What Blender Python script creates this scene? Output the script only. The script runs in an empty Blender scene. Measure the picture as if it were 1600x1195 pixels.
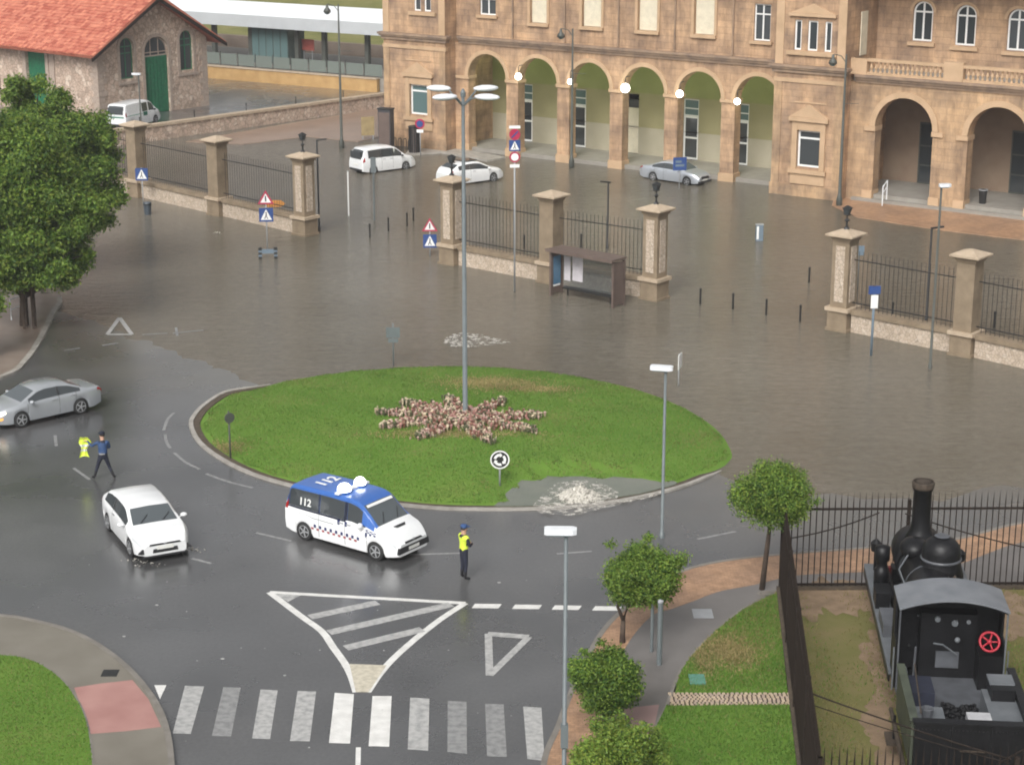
import bpy, bmesh, math, random
import numpy as np
from mathutils import Vector, Matrix
R = math.radians
random.seed(7); RNG = np.random.default_rng(11)
scene = bpy.context.scene
COL = scene.collection
# ---------------------------------------------------------------- camera
F, CX, CY, CAMH = 3000.0, 800.0, 597.5, 23.0           # the photograph's focal length in its pixels, its centre, camera height
PITCH = math.atan((CY + 280) / F); SP, CP = math.sin(PITCH), math.cos(PITCH)
cam = bpy.data.cameras.new('camera'); cam_o = bpy.data.objects.new('camera', cam); COL.objects.link(cam_o)
cam.sensor_width = 36; cam.lens = F / 1600 * 36; cam.clip_start = 1; cam.clip_end = 3000
cam_o.location = (0, 0, CAMH); cam_o.rotation_euler = (math.pi / 2 - PITCH, 0, 0)
scene.camera = cam_o
# ---------------------------------------------------------------- sky, sun, exposure
W = bpy.data.worlds.new('World'); scene.world = W; W.use_nodes = True
nt = W.node_tree; bg = nt.nodes['Background']
sky = nt.nodes.new('ShaderNodeTexSky'); sky.sky_type = 'NISHITA'; sky.sun_disc = False
sky.sun_elevation = R(42); sky.sun_rotation = R(200); sky.air_density = 1.0; sky.dust_density = 7.0; sky.ozone_density = 1.0
hs = nt.nodes.new('ShaderNodeHueSaturation'); hs.inputs['Saturation'].default_value = 0.12
nt.links.new(sky.outputs[0], hs.inputs['Color']); nt.links.new(hs.outputs[0], bg.inputs[0])
bg.inputs[1].default_value = 0.122
sl = bpy.data.lights.new('sun', 'SUN'); sl.energy = 1.3; sl.angle = R(25); sl.color = (1, .985, .96)
so = bpy.data.objects.new('sun', sl); COL.objects.link(so)
so.rotation_euler = (R(90 - 42), 0, R(-20)); so.location = (0, -20, 60)
scene.view_settings.view_transform = 'Standard'; scene.view_settings.look = 'None'
scene.view_settings.exposure = 0.31; scene.view_settings.gamma = 1.0; scene.view_settings.use_curve_mapping = False
scene.cycles.pixel_filter_type = 'BLACKMAN_HARRIS'; scene.cycles.filter_width = 1.9; scene.cycles.max_bounces = 8; scene.cycles.diffuse_bounces = 5; scene.cycles.transmission_bounces = 8; scene.cycles.use_denoising = True

def ray(px, py):
    a = (px - CX) / F; b = -(py - CY) / F
    return a, CP + b * SP, -SP + b * CP
def at(px, py, z=0.0):
    """point of the photograph -> point of the place at height z"""
    r = ray(px, py); k = (z - CAMH) / r[2]
    return Vector((r[0] * k, r[1] * k, z))
def up(base, px, py):
    """height of the pixel (px,py) on the vertical through base"""
    r = ray(px, py); return CAMH + r[2] * base[1] / r[1]

# ---------------------------------------------------------------- object helpers
def tag(o, label=None, cat=None, group=None, kind=None):
    if label: o['label'] = label
    if cat: o['category'] = cat
    if group: o['group'] = group
    if kind: o['kind'] = kind
    return o
def thing(name, label, cat, loc=(0, 0, 0), rz=0.0, group=None):
    o = bpy.data.objects.new(name, None); COL.objects.link(o)
    o.empty_display_size = .3; o.location = loc; o.rotation_euler = (0, 0, rz)
    return tag(o, label, cat, group)
def new(name, me, parent=None, loc=None, rot=None):
    o = bpy.data.objects.new(name, me); COL.objects.link(o)
    if parent: o.parent = parent
    if loc is not None: o.location = loc
    if rot is not None: o.rotation_euler = rot
    return o
def copy_tree(o, parent=None):
    c = o.copy(); COL.objects.link(c); c.parent = parent
    for ch in o.children: copy_tree(ch, c)
    return c

class MB:
    def __init__(s): s.v = []; s.f = []; s.m = []; s.mi = 0; s.seg = []
    def add(s, vs, fs):
        n = len(s.v); s.seg.append((n, len(s.f), len(vs), len(fs))); s.v += [tuple(p) for p in vs]; s.f += [tuple(i + n for i in f) for f in fs]; s.m += [s.mi] * len(fs); return s
    def box(s, x0, x1, y0, y1, z0, z1):
        return s.add([(x, y, z) for z in (z0, z1) for y in (y0, y1) for x in (x0, x1)],
                     [(0, 2, 3, 1), (4, 5, 7, 6), (0, 1, 5, 4), (2, 6, 7, 3), (0, 4, 6, 2), (1, 3, 7, 5)])
    def obox(s, c, sx, sy, sz, M):
        vs = [Vector(c) + M @ Vector((x * sx / 2, y * sy / 2, z * sz / 2)) for z in (-1, 1) for y in (-1, 1) for x in (-1, 1)]
        return s.add(vs, [(0, 2, 3, 1), (4, 5, 7, 6), (0, 1, 5, 4), (2, 6, 7, 3), (0, 4, 6, 2), (1, 3, 7, 5)])
    def taper(s, x, y, z0, z1, a0, b0, a1, b1):
        vs = [(x - a0, y - b0, z0), (x + a0, y - b0, z0), (x + a0, y + b0, z0), (x - a0, y + b0, z0),
              (x - a1, y - b1, z1), (x + a1, y - b1, z1), (x + a1, y + b1, z1), (x - a1, y + b1, z1)]
        return s.add(vs, [(3, 2, 1, 0), (4, 5, 6, 7), (0, 1, 5, 4), (1, 2, 6, 5), (2, 3, 7, 6), (3, 0, 4, 7)])
    def prism(s, poly, z0, z1, fn=None):
        n = len(poly); fn = fn or (lambda a, b, c: (a, b, c))
        vs = [fn(p[0], p[1], z0) for p in poly] + [fn(p[0], p[1], z1) for p in poly]
        fs = [tuple(range(n))[::-1], tuple(range(n, 2 * n))] + [(i, (i + 1) % n, n + (i + 1) % n, n + i) for i in range(n)]
        return s.add(vs, fs)
    def tube(s, pts, r, n=8, cap=True):
        pts = [Vector(p) for p in pts]; rs = r if isinstance(r, (list, tuple)) else [r] * len(pts)
        vs = []; fs = []
        for i, p in enumerate(pts):
            d = (pts[min(i + 1, len(pts) - 1)] - pts[max(i - 1, 0)]).normalized()
            a = d.cross(Vector((0, 0, 1)) if abs(d.z) < .9 else Vector((1, 0, 0))).normalized(); b = d.cross(a)
            for k in range(n):
                t = 2 * math.pi * k / n; vs.append(p + (a * math.cos(t) + b * math.sin(t)) * rs[i])
        for i in range(len(pts) - 1):
            for k in range(n):
                k2 = (k + 1) % n; fs.append((i * n + k, i * n + k2, (i + 1) * n + k2, (i + 1) * n + k))
        if cap: fs += [tuple(range(n))[::-1], tuple(range((len(pts) - 1) * n, len(pts) * n))]
        return s.add(vs, fs)
    def lathe(s, prof, c=(0, 0, 0), n=16, M=None):
        vs = []; fs = []; c = Vector(c)
        for r, z in prof:
            for k in range(n):
                t = 2 * math.pi * k / n; p = Vector((r * math.cos(t), r * math.sin(t), z)); vs.append(c + (M @ p if M else p))
        for i in range(len(prof) - 1):
            for k in range(n):
                k2 = (k + 1) % n; fs.append((i * n + k, i * n + k2, (i + 1) * n + k2, (i + 1) * n + k))
        fs += [tuple(range(n))[::-1], tuple(range((len(prof) - 1) * n, len(prof) * n))]
        return s.add(vs, fs)
    def ball(s, c, rx, ry=None, rz=None, n=12, m=7, M=None):
        ry = ry or rx; rz = rz or rx
        prof = [(math.sin(math.pi * i / m), -math.cos(math.pi * i / m)) for i in range(m + 1)]
        prof[0] = (.02, -1); prof[-1] = (.02, 1)
        S = Matrix.Diagonal((rx, ry, rz)); return s.lathe(prof, c, n, (M @ S) if M else S)
    def quad(s, *p): return s.add(p, [tuple(range(len(p)))])
    def mesh(s, name, mats, smooth=False):
        me = bpy.data.meshes.new(name); me.from_pydata([tuple(p) for p in s.v], [], s.f)
        for m in (mats if isinstance(mats, (list, tuple)) else [mats]): me.materials.append(m)
        me.polygons.foreach_set('material_index', s.m)
        if smooth: me.polygons.foreach_set('use_smooth', [True] * len(s.f))
        me.update(); return me
    def build(s, name, mats, parent=None, smooth=False, loc=None, rot=None):
        return new(name, s.mesh(name, mats, smooth), parent, loc, rot)
def each(mb, name, m, parent):
    """every shape of mb as an object of its own"""
    for v0, f0, nv, nf in mb.seg:
        q = MB(); q.add(mb.v[v0:v0 + nv], [tuple(i - v0 for i in f) for f in mb.f[f0:f0 + nf]]); q.build(name, m, parent)
def np_mesh(name, verts, k, mats, midx=None):
    """verts: (n*k,3) array, k corners per face, unshared"""
    n = len(verts) // k; me = bpy.data.meshes.new(name)
    me.vertices.add(n * k); me.vertices.foreach_set('co', np.ascontiguousarray(verts, dtype=np.float32).ravel())
    me.loops.add(n * k); me.loops.foreach_set('vertex_index', np.arange(n * k, dtype=np.int32))
    me.polygons.add(n); me.polygons.foreach_set('loop_start', np.arange(0, n * k, k, dtype=np.int32))
    for m in mats: me.materials.append(m)
    if midx is not None: me.polygons.foreach_set('material_index', np.asarray(midx, dtype=np.int32))
    me.update(calc_edges=True); return me

# ---------------------------------------------------------------- materials
def mat(name, col, rough=.6, var=.0, scale=6.0, col2=None, bump=0.0, bscale=None, metal=0.0, spec=None, emit=None, es=0, alpha=None, detail=4, obj=True, coat=0, trans=0):
    m = bpy.data.materials.new(name); m.use_nodes = True; n = m.node_tree; b = n.nodes['Principled BSDF']
    b.inputs['Base Color'].default_value = (*col, 1); b.inputs['Roughness'].default_value = rough; b.inputs['Metallic'].default_value = metal
    if spec is not None: b.inputs['Specular IOR Level'].default_value = spec
    if coat: b.inputs['Coat Weight'].default_value = coat; b.inputs['Coat Roughness'].default_value = .05
    if trans: b.inputs['Transmission Weight'].default_value = trans
    if emit: b.inputs['Emission Color'].default_value = (*emit, 1); b.inputs['Emission Strength'].default_value = es
    if var or col2 or bump:
        tc = n.nodes.new('ShaderNodeTexCoord'); co = tc.outputs['Object']
        no = n.nodes.new('ShaderNodeTexNoise'); no.inputs['Scale'].default_value = scale; no.inputs['Detail'].default_value = detail
        n.links.new(co, no.inputs['Vector'])
        if var or col2:
            r = n.nodes.new('ShaderNodeValToRGB'); r.color_ramp.elements[0].position = .3; r.color_ramp.elements[1].position = .7
            c2 = col2 or tuple(min(1, c * (1 + var)) for c in col); c1 = col if col2 else tuple(c * (1 - var) for c in col)
            r.color_ramp.elements[0].color = (*c1, 1); r.color_ramp.elements[1].color = (*c2, 1)
            n.links.new(no.outputs['Fac'], r.inputs[0]); n.links.new(r.outputs[0], b.inputs['Base Color'])
        if bump:
            nb = n.nodes.new('ShaderNodeTexNoise'); nb.inputs['Scale'].default_value = bscale or scale * 4; nb.inputs['Detail'].default_value = 4
            n.links.new(co, nb.inputs['Vector'])
            bp = n.nodes.new('ShaderNodeBump'); bp.inputs['Strength'].default_value = bump; bp.inputs['Distance'].default_value = .05
            n.links.new(nb.outputs['Fac'], bp.inputs['Height']); n.links.new(bp.outputs[0], b.inputs['Normal'])
    return m
def nodes_of(m): return m.node_tree, m.node_tree.nodes['Principled BSDF']
def stone_mat(name, c1, c2, mortar, bw, bh, msize=.012, rough=.8, stain=.35, bump=.5):
    """coursed blocks in the wall's own (along, up) coordinates, with big soft stains"""
    m = mat(name, c1, rough); n, b = nodes_of(m)
    tc = n.nodes.new('ShaderNodeTexCoord'); sx = n.nodes.new('ShaderNodeSeparateXYZ'); n.links.new(tc.outputs['Object'], sx.inputs[0])
    ad = n.nodes.new('ShaderNodeMath'); ad.operation = 'ADD'; n.links.new(sx.outputs[0], ad.inputs[0]); n.links.new(sx.outputs[1], ad.inputs[1])
    cb = n.nodes.new('ShaderNodeCombineXYZ'); n.links.new(ad.outputs[0], cb.inputs[0]); n.links.new(sx.outputs[2], cb.inputs[1])
    br = n.nodes.new('ShaderNodeTexBrick'); n.links.new(cb.outputs[0], br.inputs['Vector'])
    br.inputs['Color1'].default_value = (*c1, 1); br.inputs['Color2'].default_value = (*c2, 1); br.inputs['Mortar'].default_value = (*mortar, 1)
    br.inputs['Scale'].default_value = 1; br.inputs['Brick Width'].default_value = bw; br.inputs['Row Height'].default_value = bh
    br.inputs['Mortar Size'].default_value = msize; br.inputs['Bias'].default_value = 0
    no = n.nodes.new('ShaderNodeTexNoise'); no.inputs['Scale'].default_value = .55; no.inputs['Detail'].default_value = 8; no.inputs['Roughness'].default_value = .65
    n.links.new(tc.outputs['Object'], no.inputs['Vector'])
    rp = n.nodes.new('ShaderNodeValToRGB'); rp.color_ramp.elements[0].position = .35; rp.color_ramp.elements[1].position = .68
    rp.color_ramp.elements[0].color = (1 - stain, 1 - stain, 1 - stain * .9, 1); rp.color_ramp.elements[1].color = (1.12, 1.08, 1.02, 1)
    n.links.new(no.outputs['Fac'], rp.inputs[0])
    mx = n.nodes.new('ShaderNodeMixRGB'); mx.blend_type = 'MULTIPLY'; mx.inputs[0].default_value = 1
    n.links.new(br.outputs['Color'], mx.inputs[1]); n.links.new(rp.outputs[0], mx.inputs[2])
    mp = n.nodes.new('ShaderNodeMapping'); mp.inputs['Scale'].default_value = (2.6, 2.6, .5); n.links.new(tc.outputs['Object'], mp.inputs[0])
    ns = n.nodes.new('ShaderNodeTexNoise'); ns.inputs['Scale'].default_value = 1.0; ns.inputs['Detail'].default_value = 6; ns.inputs['Roughness'].default_value = .7; n.links.new(mp.outputs[0], ns.inputs['Vector'])
    r3 = n.nodes.new('ShaderNodeValToRGB'); r3.color_ramp.elements[0].position = .36; r3.color_ramp.elements[1].position = .58
    r3.color_ramp.elements[0].color = (.74, .71, .68, 1); r3.color_ramp.elements[1].color = (1.05, 1.04, 1.02, 1); n.links.new(ns.outputs['Fac'], r3.inputs[0])
    m2 = n.nodes.new('ShaderNodeMixRGB'); m2.blend_type = 'MULTIPLY'; m2.inputs[0].default_value = 1
    n.links.new(mx.outputs[0], m2.inputs[1]); n.links.new(r3.outputs[0], m2.inputs[2]); n.links.new(m2.outputs[0], b.inputs['Base Color'])
    bp = n.nodes.new('ShaderNodeBump'); bp.inputs['Strength'].default_value = bump; bp.inputs['Distance'].default_value = .03; bp.invert = True
    n.links.new(br.outputs['Fac'], bp.inputs['Height']); n.links.new(bp.outputs[0], b.inputs['Normal'])
    return m
def rubble_mat(name, cols, scale=3.0, bump=.8, rough=.85):
    m = mat(name, cols[0], rough); n, b = nodes_of(m)
    tc = n.nodes.new('ShaderNodeTexCoord')
    vo = n.nodes.new('ShaderNodeTexVoronoi'); vo.inputs['Scale'].default_value = scale; n.links.new(tc.outputs['Object'], vo.inputs['Vector'])
    sp = n.nodes.new('ShaderNodeSeparateColor'); n.links.new(vo.outputs['Color'], sp.inputs[0])
    rp = n.nodes.new('ShaderNodeValToRGB'); e = rp.color_ramp.elements
    e[0].color = (*cols[0], 1); e[1].color = (*cols[-1], 1)
    for i, c in enumerate(cols[1:-1]): k = e.new((i + 1) / (len(cols) - 1)); k.color = (*c, 1)
    n.links.new(sp.outputs[0], rp.inputs[0])
    v2 = n.nodes.new('ShaderNodeTexVoronoi'); v2.feature = 'DISTANCE_TO_EDGE'; v2.inputs['Scale'].default_value = scale; n.links.new(tc.outputs['Object'], v2.inputs['Vector'])
    r2 = n.nodes.new('ShaderNodeValToRGB'); r2.color_ramp.elements[0].position = 0; r2.color_ramp.elements[1].position = .09
    r2.color_ramp.elements[0].color = (.55, .55, .55, 1); r2.color_ramp.elements[1].color = (1, 1, 1, 1); n.links.new(v2.outputs['Distance'], r2.inputs[0])
    mx = n.nodes.new('ShaderNodeMixRGB'); mx.blend_type = 'MULTIPLY'; mx.inputs[0].default_value = 1
    n.links.new(rp.outputs[0], mx.inputs[1]); n.links.new(r2.outputs[0], mx.inputs[2]); n.links.new(mx.outputs[0], b.inputs['Base Color'])
    bp = n.nodes.new('ShaderNodeBump'); bp.inputs['Strength'].default_value = bump; bp.inputs['Distance'].default_value = .04
    n.links.new(r2.outputs[0], bp.inputs['Height']); n.links.new(bp.outputs[0], b.inputs['Normal'])
    return m
M = {}
def mat_once(k):
    if k not in M: M[k] = mat(k, (.17, .195, .175), .2, spec=.5)
    return M[k]
M['ashlar'] = stone_mat('ashlar', (.56, .38, .24), (.46, .31, .195), (.35, .24, .15), 1.0, .42, stain=.48)
M['ashlar_light'] = stone_mat('ashlar_light', (.52, .36, .22), (.45, .31, .19), (.36, .26, .17), .9, .42, stain=.42)
M['trim'] = mat('stone_trim', (.44, .30, .18), .8, col2=(.54, .37, .23), scale=1.2, bump=.25, bscale=14)
M['trim_dark'] = mat('weathered_cornice', (.20, .145, .11), .85, col2=(.36, .25, .165), scale=1.6, bump=.3, bscale=14)
M['pillar'] = mat('pillar_stone', (.185, .14, .09), .8, col2=(.28, .215, .145), scale=1.8, bump=.3, bscale=12)
M['cap'] = mat('capstone', (.40, .31, .22), .75, col2=(.50, .40, .29), scale=3, bump=.2)
M['rubble'] = rubble_mat('rubble_wall', [(.34, .26, .20), (.54, .41, .32), (.46, .34, .26), (.66, .55, .45)], 3.2)
M['mosaic'] = rubble_mat('mosaic_stone', [(.42, .335, .25), (.54, .445, .35), (.47, .375, .285), (.59, .505, .41)], 6.0, .5)
M['quoin'] = mat('quoin_stone', (.32, .25, .21), .85, col2=(.42, .34, .27), scale=4, bump=.3)
M['tile'] = mat('roof_tile', (.42, .115, .068), .7, col2=(.52, .19, .12), scale=1.3, bump=.2)
M['white'] = mat('white_paint', (.80, .80, .78), .45, var=.04, scale=3)
M['metal_white'] = mat('lamp_housing', (.74, .76, .78), .35, var=.05, scale=5)
M['cream'] = mat('cream_blind', (.66, .60, .46), .7, var=.08, scale=2.5)
M['green_door'] = mat('green_door', (.012, .13, .06), .5, var=.2, scale=4)
M['glass'] = mat('dark_glass', (.045, .052, .056), .05, spec=.9)
M['glass_pale'] = mat('pale_glass', (.10, .16, .16), .12, spec=.6)
M['black'] = mat('black_iron', (.018, .018, .018), .45, var=.2, scale=9)
M['brown_iron'] = mat('rusty_iron', (.014, .010, .008), .8, col2=(.030, .021, .016), scale=7, spec=.2)
M['grey_pole'] = mat('grey_pole', (.13, .15, .155), .4, var=.1, scale=3)
M['dark_pole'] = mat('dark_green_pole', (.07, .075, .065), .5, var=.15, scale=3)
M['grey'] = mat('grey_metal', (.32, .33, .34), .5, var=.08, scale=3)
M['roof_white'] = mat('shelter_roof', (.80, .82, .84), .35, var=.05, scale=.8)
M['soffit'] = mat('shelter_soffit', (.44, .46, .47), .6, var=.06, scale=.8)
M['concrete'] = mat('concrete', (.24, .22, .19), .6, col2=(.30, .28, .245), scale=1.5, bump=.1)
M['orange_wall'] = mat('ochre_wall', (.42, .25, .095), .7, col2=(.52, .33, .14), scale=1.3, bump=.2)
M['green_glow_wall'] = mat('plaster_green_glow', (.235, .25, .085), .8, col2=(.29, .30, .115), scale=.7)  # green lamp glow put into the colour of upper wall and ceiling
M['plaster'] = mat('painted_plaster_beige', (.36, .325, .235), .8, col2=(.42, .38, .285), scale=.7)
M['faint_glow_plaster'] = mat('plaster_faint_glow', (.275, .25, .125), .8, col2=(.33, .295, .155), scale=.7)  # middle band: the glow fading downwards, put into the plaster colour
M['brown_wall'] = mat('brown_plaster', (.24, .165, .115), .85, col2=(.32, .235, .165), scale=.8)
M['lamp'] = mat('lit_globe', (1, 1, .9), .3, emit=(1, 1, .86), es=9)
M['beacon'] = mat('lit_beacon', (1, 1, 1), .3, emit=(1, 1, 1), es=4)
M['blue_sign'] = mat('blue_sign', (.03, .07, .22), .4, var=.1)
M['pale_blue'] = mat('pale_blue_plate', (.15, .20, .245), .5, var=.1)
M['red_sign'] = mat('red_sign', (.40, .025, .07), .4, var=.1)
M['orange_sign'] = mat('orange_sign', (.60, .27, .06), .5, var=.1)
M['yellow'] = mat('yellow_paint', (.52, .40, .05), .6, var=.1)
M['kiosk'] = mat('brown_kiosk_metal', (.13, .095, .08), .45, var=.15, scale=2)
M['poster'] = mat('pale_poster', (.55, .52, .54), .5, var=.12, scale=3)
M['ad_blue'] = mat('blue_advert', (.05, .13, .22), .3, col2=(.10, .22, .33), scale=2.5)
M['leafstub'] = None; M['bark'] = mat('bark', (.055, .038, .028), .9, col2=(.095, .068, .05), scale=6, bump=.5)
M['wood_hut'] = mat('dark_glass_booth', (.06, .085, .08), .25, col2=(.11, .14, .13), scale=.9)
# ================================================================ SETTING
def interp(xs, ys, x):
    return float(np.interp(x, xs, ys))
SH = [at(*q) for q in ((-500, 430), (80, 478), (200, 520), (330, 566), (400, 596))] + [at(*q) for q in ((1130, 735), (1250, 772), (1600, 768), (2400, 760))]
SHX = [p.x for p in SH]; SHY = [p.y for p in SH]
def hash_noise(x, y):
    return (math.sin(x * .9 + 1.3 * math.sin(y * .7)) + math.sin(y * 1.1 + x * .35 + 2) + .6 * math.sin(x * 2.3 - y * 1.7)) / 2.6
def ground_z(x, y):
    d = y - interp(SHX, SHY, x)
    if d < -2.5: return 0.0
    e = d + .9 * hash_noise(x, y)
    return -max(0., min(.30, .012 * (e + .6))) if e < 2 else -min(.30, .012 * 2.6 + .03 * (e - 2))
xs = np.concatenate([np.linspace(-400, -60, 12), np.arange(-48, 48.1, .8), np.linspace(60, 400, 12)])
ys = np.concatenate([np.linspace(-150, 20, 7), np.arange(34, 110, .8), np.linspace(112, 175, 20), np.linspace(190, 800, 14)])
g = MB(); nx = len(xs)
g.v = [(x, y, ground_z(x, y)) for y in ys for x in xs]
g.f = [(j * nx + i, j * nx + i + 1, (j + 1) * nx + i + 1, (j + 1) * nx + i) for j in range(len(ys) - 1) for i in range(nx - 1)]
g.m = [0] * len(g.f)
# wet asphalt
ma = mat('wet_asphalt', (.05, .05, .05), .3); n, b = nodes_of(ma)
tc = n.nodes.new('ShaderNodeTexCoord')
no = n.nodes.new('ShaderNodeTexNoise'); no.inputs['Scale'].default_value = .22; no.inputs['Detail'].default_value = 7; n.links.new(tc.outputs['Object'], no.inputs['Vector'])
rp = n.nodes.new('ShaderNodeValToRGB'); rp.color_ramp.elements[0].position = .35; rp.color_ramp.elements[1].position = .7
rp.color_ramp.elements[0].color = (.062, .062, .0625, 1); rp.color_ramp.elements[1].color = (.104, .1035, .103, 1)
n.links.new(no.outputs['Fac'], rp.inputs[0])
fi = n.nodes.new('ShaderNodeTexNoise'); fi.inputs['Scale'].default_value = 9; fi.inputs['Detail'].default_value = 6; n.links.new(tc.outputs['Object'], fi.inputs['Vector'])
mx = n.nodes.new('ShaderNodeMixRGB'); mx.blend_type = 'OVERLAY'; mx.inputs[0].default_value = .35
n.links.new(rp.outputs[0], mx.inputs[1]); n.links.new(fi.outputs['Fac'], mx.inputs[2])
at_ = n.nodes.new('ShaderNodeAttribute'); at_.attribute_name = 'mud_film'; mm = n.nodes.new('ShaderNodeMixRGB'); mm.inputs[2].default_value = (.125, .116, .098, 1)
n.links.new(at_.outputs['Fac'], mm.inputs[0]); n.links.new(mx.outputs[0], mm.inputs[1]); n.links.new(mm.outputs[0], b.inputs['Base Color'])
rr = n.nodes.new('ShaderNodeMapRange'); rr.inputs[1].default_value = .3; rr.inputs[2].default_value = .7; rr.inputs[3].default_value = .2; rr.inputs[4].default_value = .38
n.links.new(no.outputs['Fac'], rr.inputs[0]); n.links.new(rr.outputs[0], b.inputs['Roughness'])
bp = n.nodes.new('ShaderNodeBump'); bp.inputs['Strength'].default_value = .10; bp.inputs['Distance'].default_value = .02
n2 = n.nodes.new('ShaderNodeTexNoise'); n2.inputs['Scale'].default_value = 4; n2.inputs['Detail'].default_value = 5; n.links.new(tc.outputs['Object'], n2.inputs['Vector'])
n.links.new(n2.outputs['Fac'], bp.inputs['Height']); n.links.new(bp.outputs[0], b.inputs['Normal'])
b.inputs['Coat Roughness'].default_value = .24; b.inputs['Coat IOR'].default_value = 1.5
cw = n.nodes.new('ShaderNodeTexNoise'); cw.inputs['Scale'].default_value = .16; cw.inputs['Detail'].default_value = 5; n.links.new(tc.outputs['Object'], cw.inputs['Vector'])
cr = n.nodes.new('ShaderNodeMapRange'); cr.inputs[1].default_value = .35; cr.inputs[2].default_value = .6; cr.inputs[3].default_value = .45; cr.inputs[4].default_value = 1.0
n.links.new(cw.outputs['Fac'], cr.inputs[0]); n.links.new(cr.outputs[0], b.inputs['Coat Weight'])
M['asphalt'] = ma
road_o = g.build('road', ma, smooth=True)
fa = road_o.data.attributes.new('mud_film', 'FLOAT', 'POINT')
fa.data.foreach_set('value', [min(1., max(0., (y - interp(SHX, SHY, x) + 9.0 + 2.6 * hash_noise(x * .7, y * .9)) / 9.0)) ** 1.25 for x, y, z in g.v])
road = tag(road_o, 'wet grey asphalt of the roundabout and streets', None, None, 'structure')
# muddy flood water
mw = mat('muddy_water', (.115, .098, .078), .12); n, b = nodes_of(mw); b.inputs['IOR'].default_value = 1.33
tc = n.nodes.new('ShaderNodeTexCoord')
no = n.nodes.new('ShaderNodeTexNoise'); no.inputs['Scale'].default_value = .07; no.inputs['Detail'].default_value = 6; n.links.new(tc.outputs['Object'], no.inputs['Vector'])
rp = n.nodes.new('ShaderNodeValToRGB'); rp.color_ramp.elements[0].position = .35; rp.color_ramp.elements[1].position = .68
rp.color_ramp.elements[0].color = (.112, .098, .074, 1); rp.color_ramp.elements[1].color = (.158, .142, .115, 1)
n.links.new(no.outputs['Fac'], rp.inputs[0])
si = n.nodes.new('ShaderNodeTexNoise'); si.inputs['Scale'].default_value = 2.2; si.inputs['Detail'].default_value = 9; si.inputs['Roughness'].default_value = .72; n.links.new(tc.outputs['Object'], si.inputs['Vector'])
sr = n.nodes.new('ShaderNodeMapRange'); sr.inputs[1].default_value = .3; sr.inputs[2].default_value = .7; sr.inputs[3].default_value = .78; sr.inputs[4].default_value = 1.26; n.links.new(si.outputs['Fac'], sr.inputs[0])
sx_ = n.nodes.new('ShaderNodeMixRGB'); sx_.blend_type = 'MULTIPLY'; sx_.inputs[0].default_value = 1; n.links.new(rp.outputs[0], sx_.inputs[1]); n.links.new(sr.outputs[0], sx_.inputs[2]); n.links.new(sx_.outputs[0], b.inputs['Base Color'])
wv = n.nodes.new('ShaderNodeTexNoise'); wv.inputs['Scale'].default_value = 1.9; wv.inputs['Detail'].default_value = 5; wv.inputs['Roughness'].default_value = .6
mp = n.nodes.new('ShaderNodeMapping'); mp.inputs['Scale'].default_value = (.55, 1.25, 1); mp.inputs['Rotation'].default_value = (0, 0, R(12))
n.links.new(tc.outputs['Object'], mp.inputs[0]); n.links.new(mp.outputs[0], wv.inputs['Vector'])
w2 = n.nodes.new('ShaderNodeTexNoise'); w2.inputs['Scale'].default_value = 11; w2.inputs['Detail'].default_value = 2; n.links.new(mp.outputs[0], w2.inputs['Vector'])
sm = n.nodes.new('ShaderNodeMath'); sm.operation = 'MULTIPLY_ADD'; sm.inputs[1].default_value = .35; n.links.new(w2.outputs['Fac'], sm.inputs[0]); n.links.new(wv.outputs['Fac'], sm.inputs[2])
bp = n.nodes.new('ShaderNodeBump'); bp.inputs['Strength'].default_value = 1.0; bp.inputs['Distance'].default_value = .075
n.links.new(sm.outputs[0], bp.inputs['Height']); n.links.new(bp.outputs[0], b.inputs['Normal'])
M['water'] = mw
wb = MB(); wx = np.linspace(-70, 60, 40)
vv = []
for x in wx:
    y0 = interp(SHX, SHY, x) - 3; vv += [(x, y0, -.006), (x, 150 + max(0, -x) * 1.0, -.006)]
wb.add(vv, [(2 * i, 2 * i + 2, 2 * i + 3, 2 * i + 1) for i in range(len(wx) - 1)])
tag(wb.build('flood_water', mw), 'brown flood water covering the station forecourt', None, None, 'structure')

# ---- sheets drawn as outlines on the ground (x, y of each corner found from the photograph)
def smooth_poly(pts, n=4, closed=True):
    out = []; N = len(pts)
    rng = range(N) if closed else range(N - 1)
    for i in rng:
        p0, p1, p2, p3 = (pts[(i - 1) % N], pts[i], pts[(i + 1) % N], pts[(i + 2) % N]) if closed else (pts[max(i - 1, 0)], pts[i], pts[i + 1], pts[min(i + 2, N - 1)])
        for k in range(n):
            t = k / n
            out.append(0.5 * ((2 * p1) + (p2 - p0) * t + (2 * p0 - 5 * p1 + 4 * p2 - p3) * t * t + (3 * p1 - p0 - 3 * p2 + p3) * t ** 3))
    if not closed: out.append(pts[-1])
    return out
def line(*q, z=0.0, n=4):
    return smooth_poly([at(x, y, z) for x, y in q], n, False)
def slab(name, poly, z0, z1, m, parent=None):
    o = MB().prism([(p.x, p.y) for p in poly], z0, z1)
    return o.build(name, m, parent)
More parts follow.
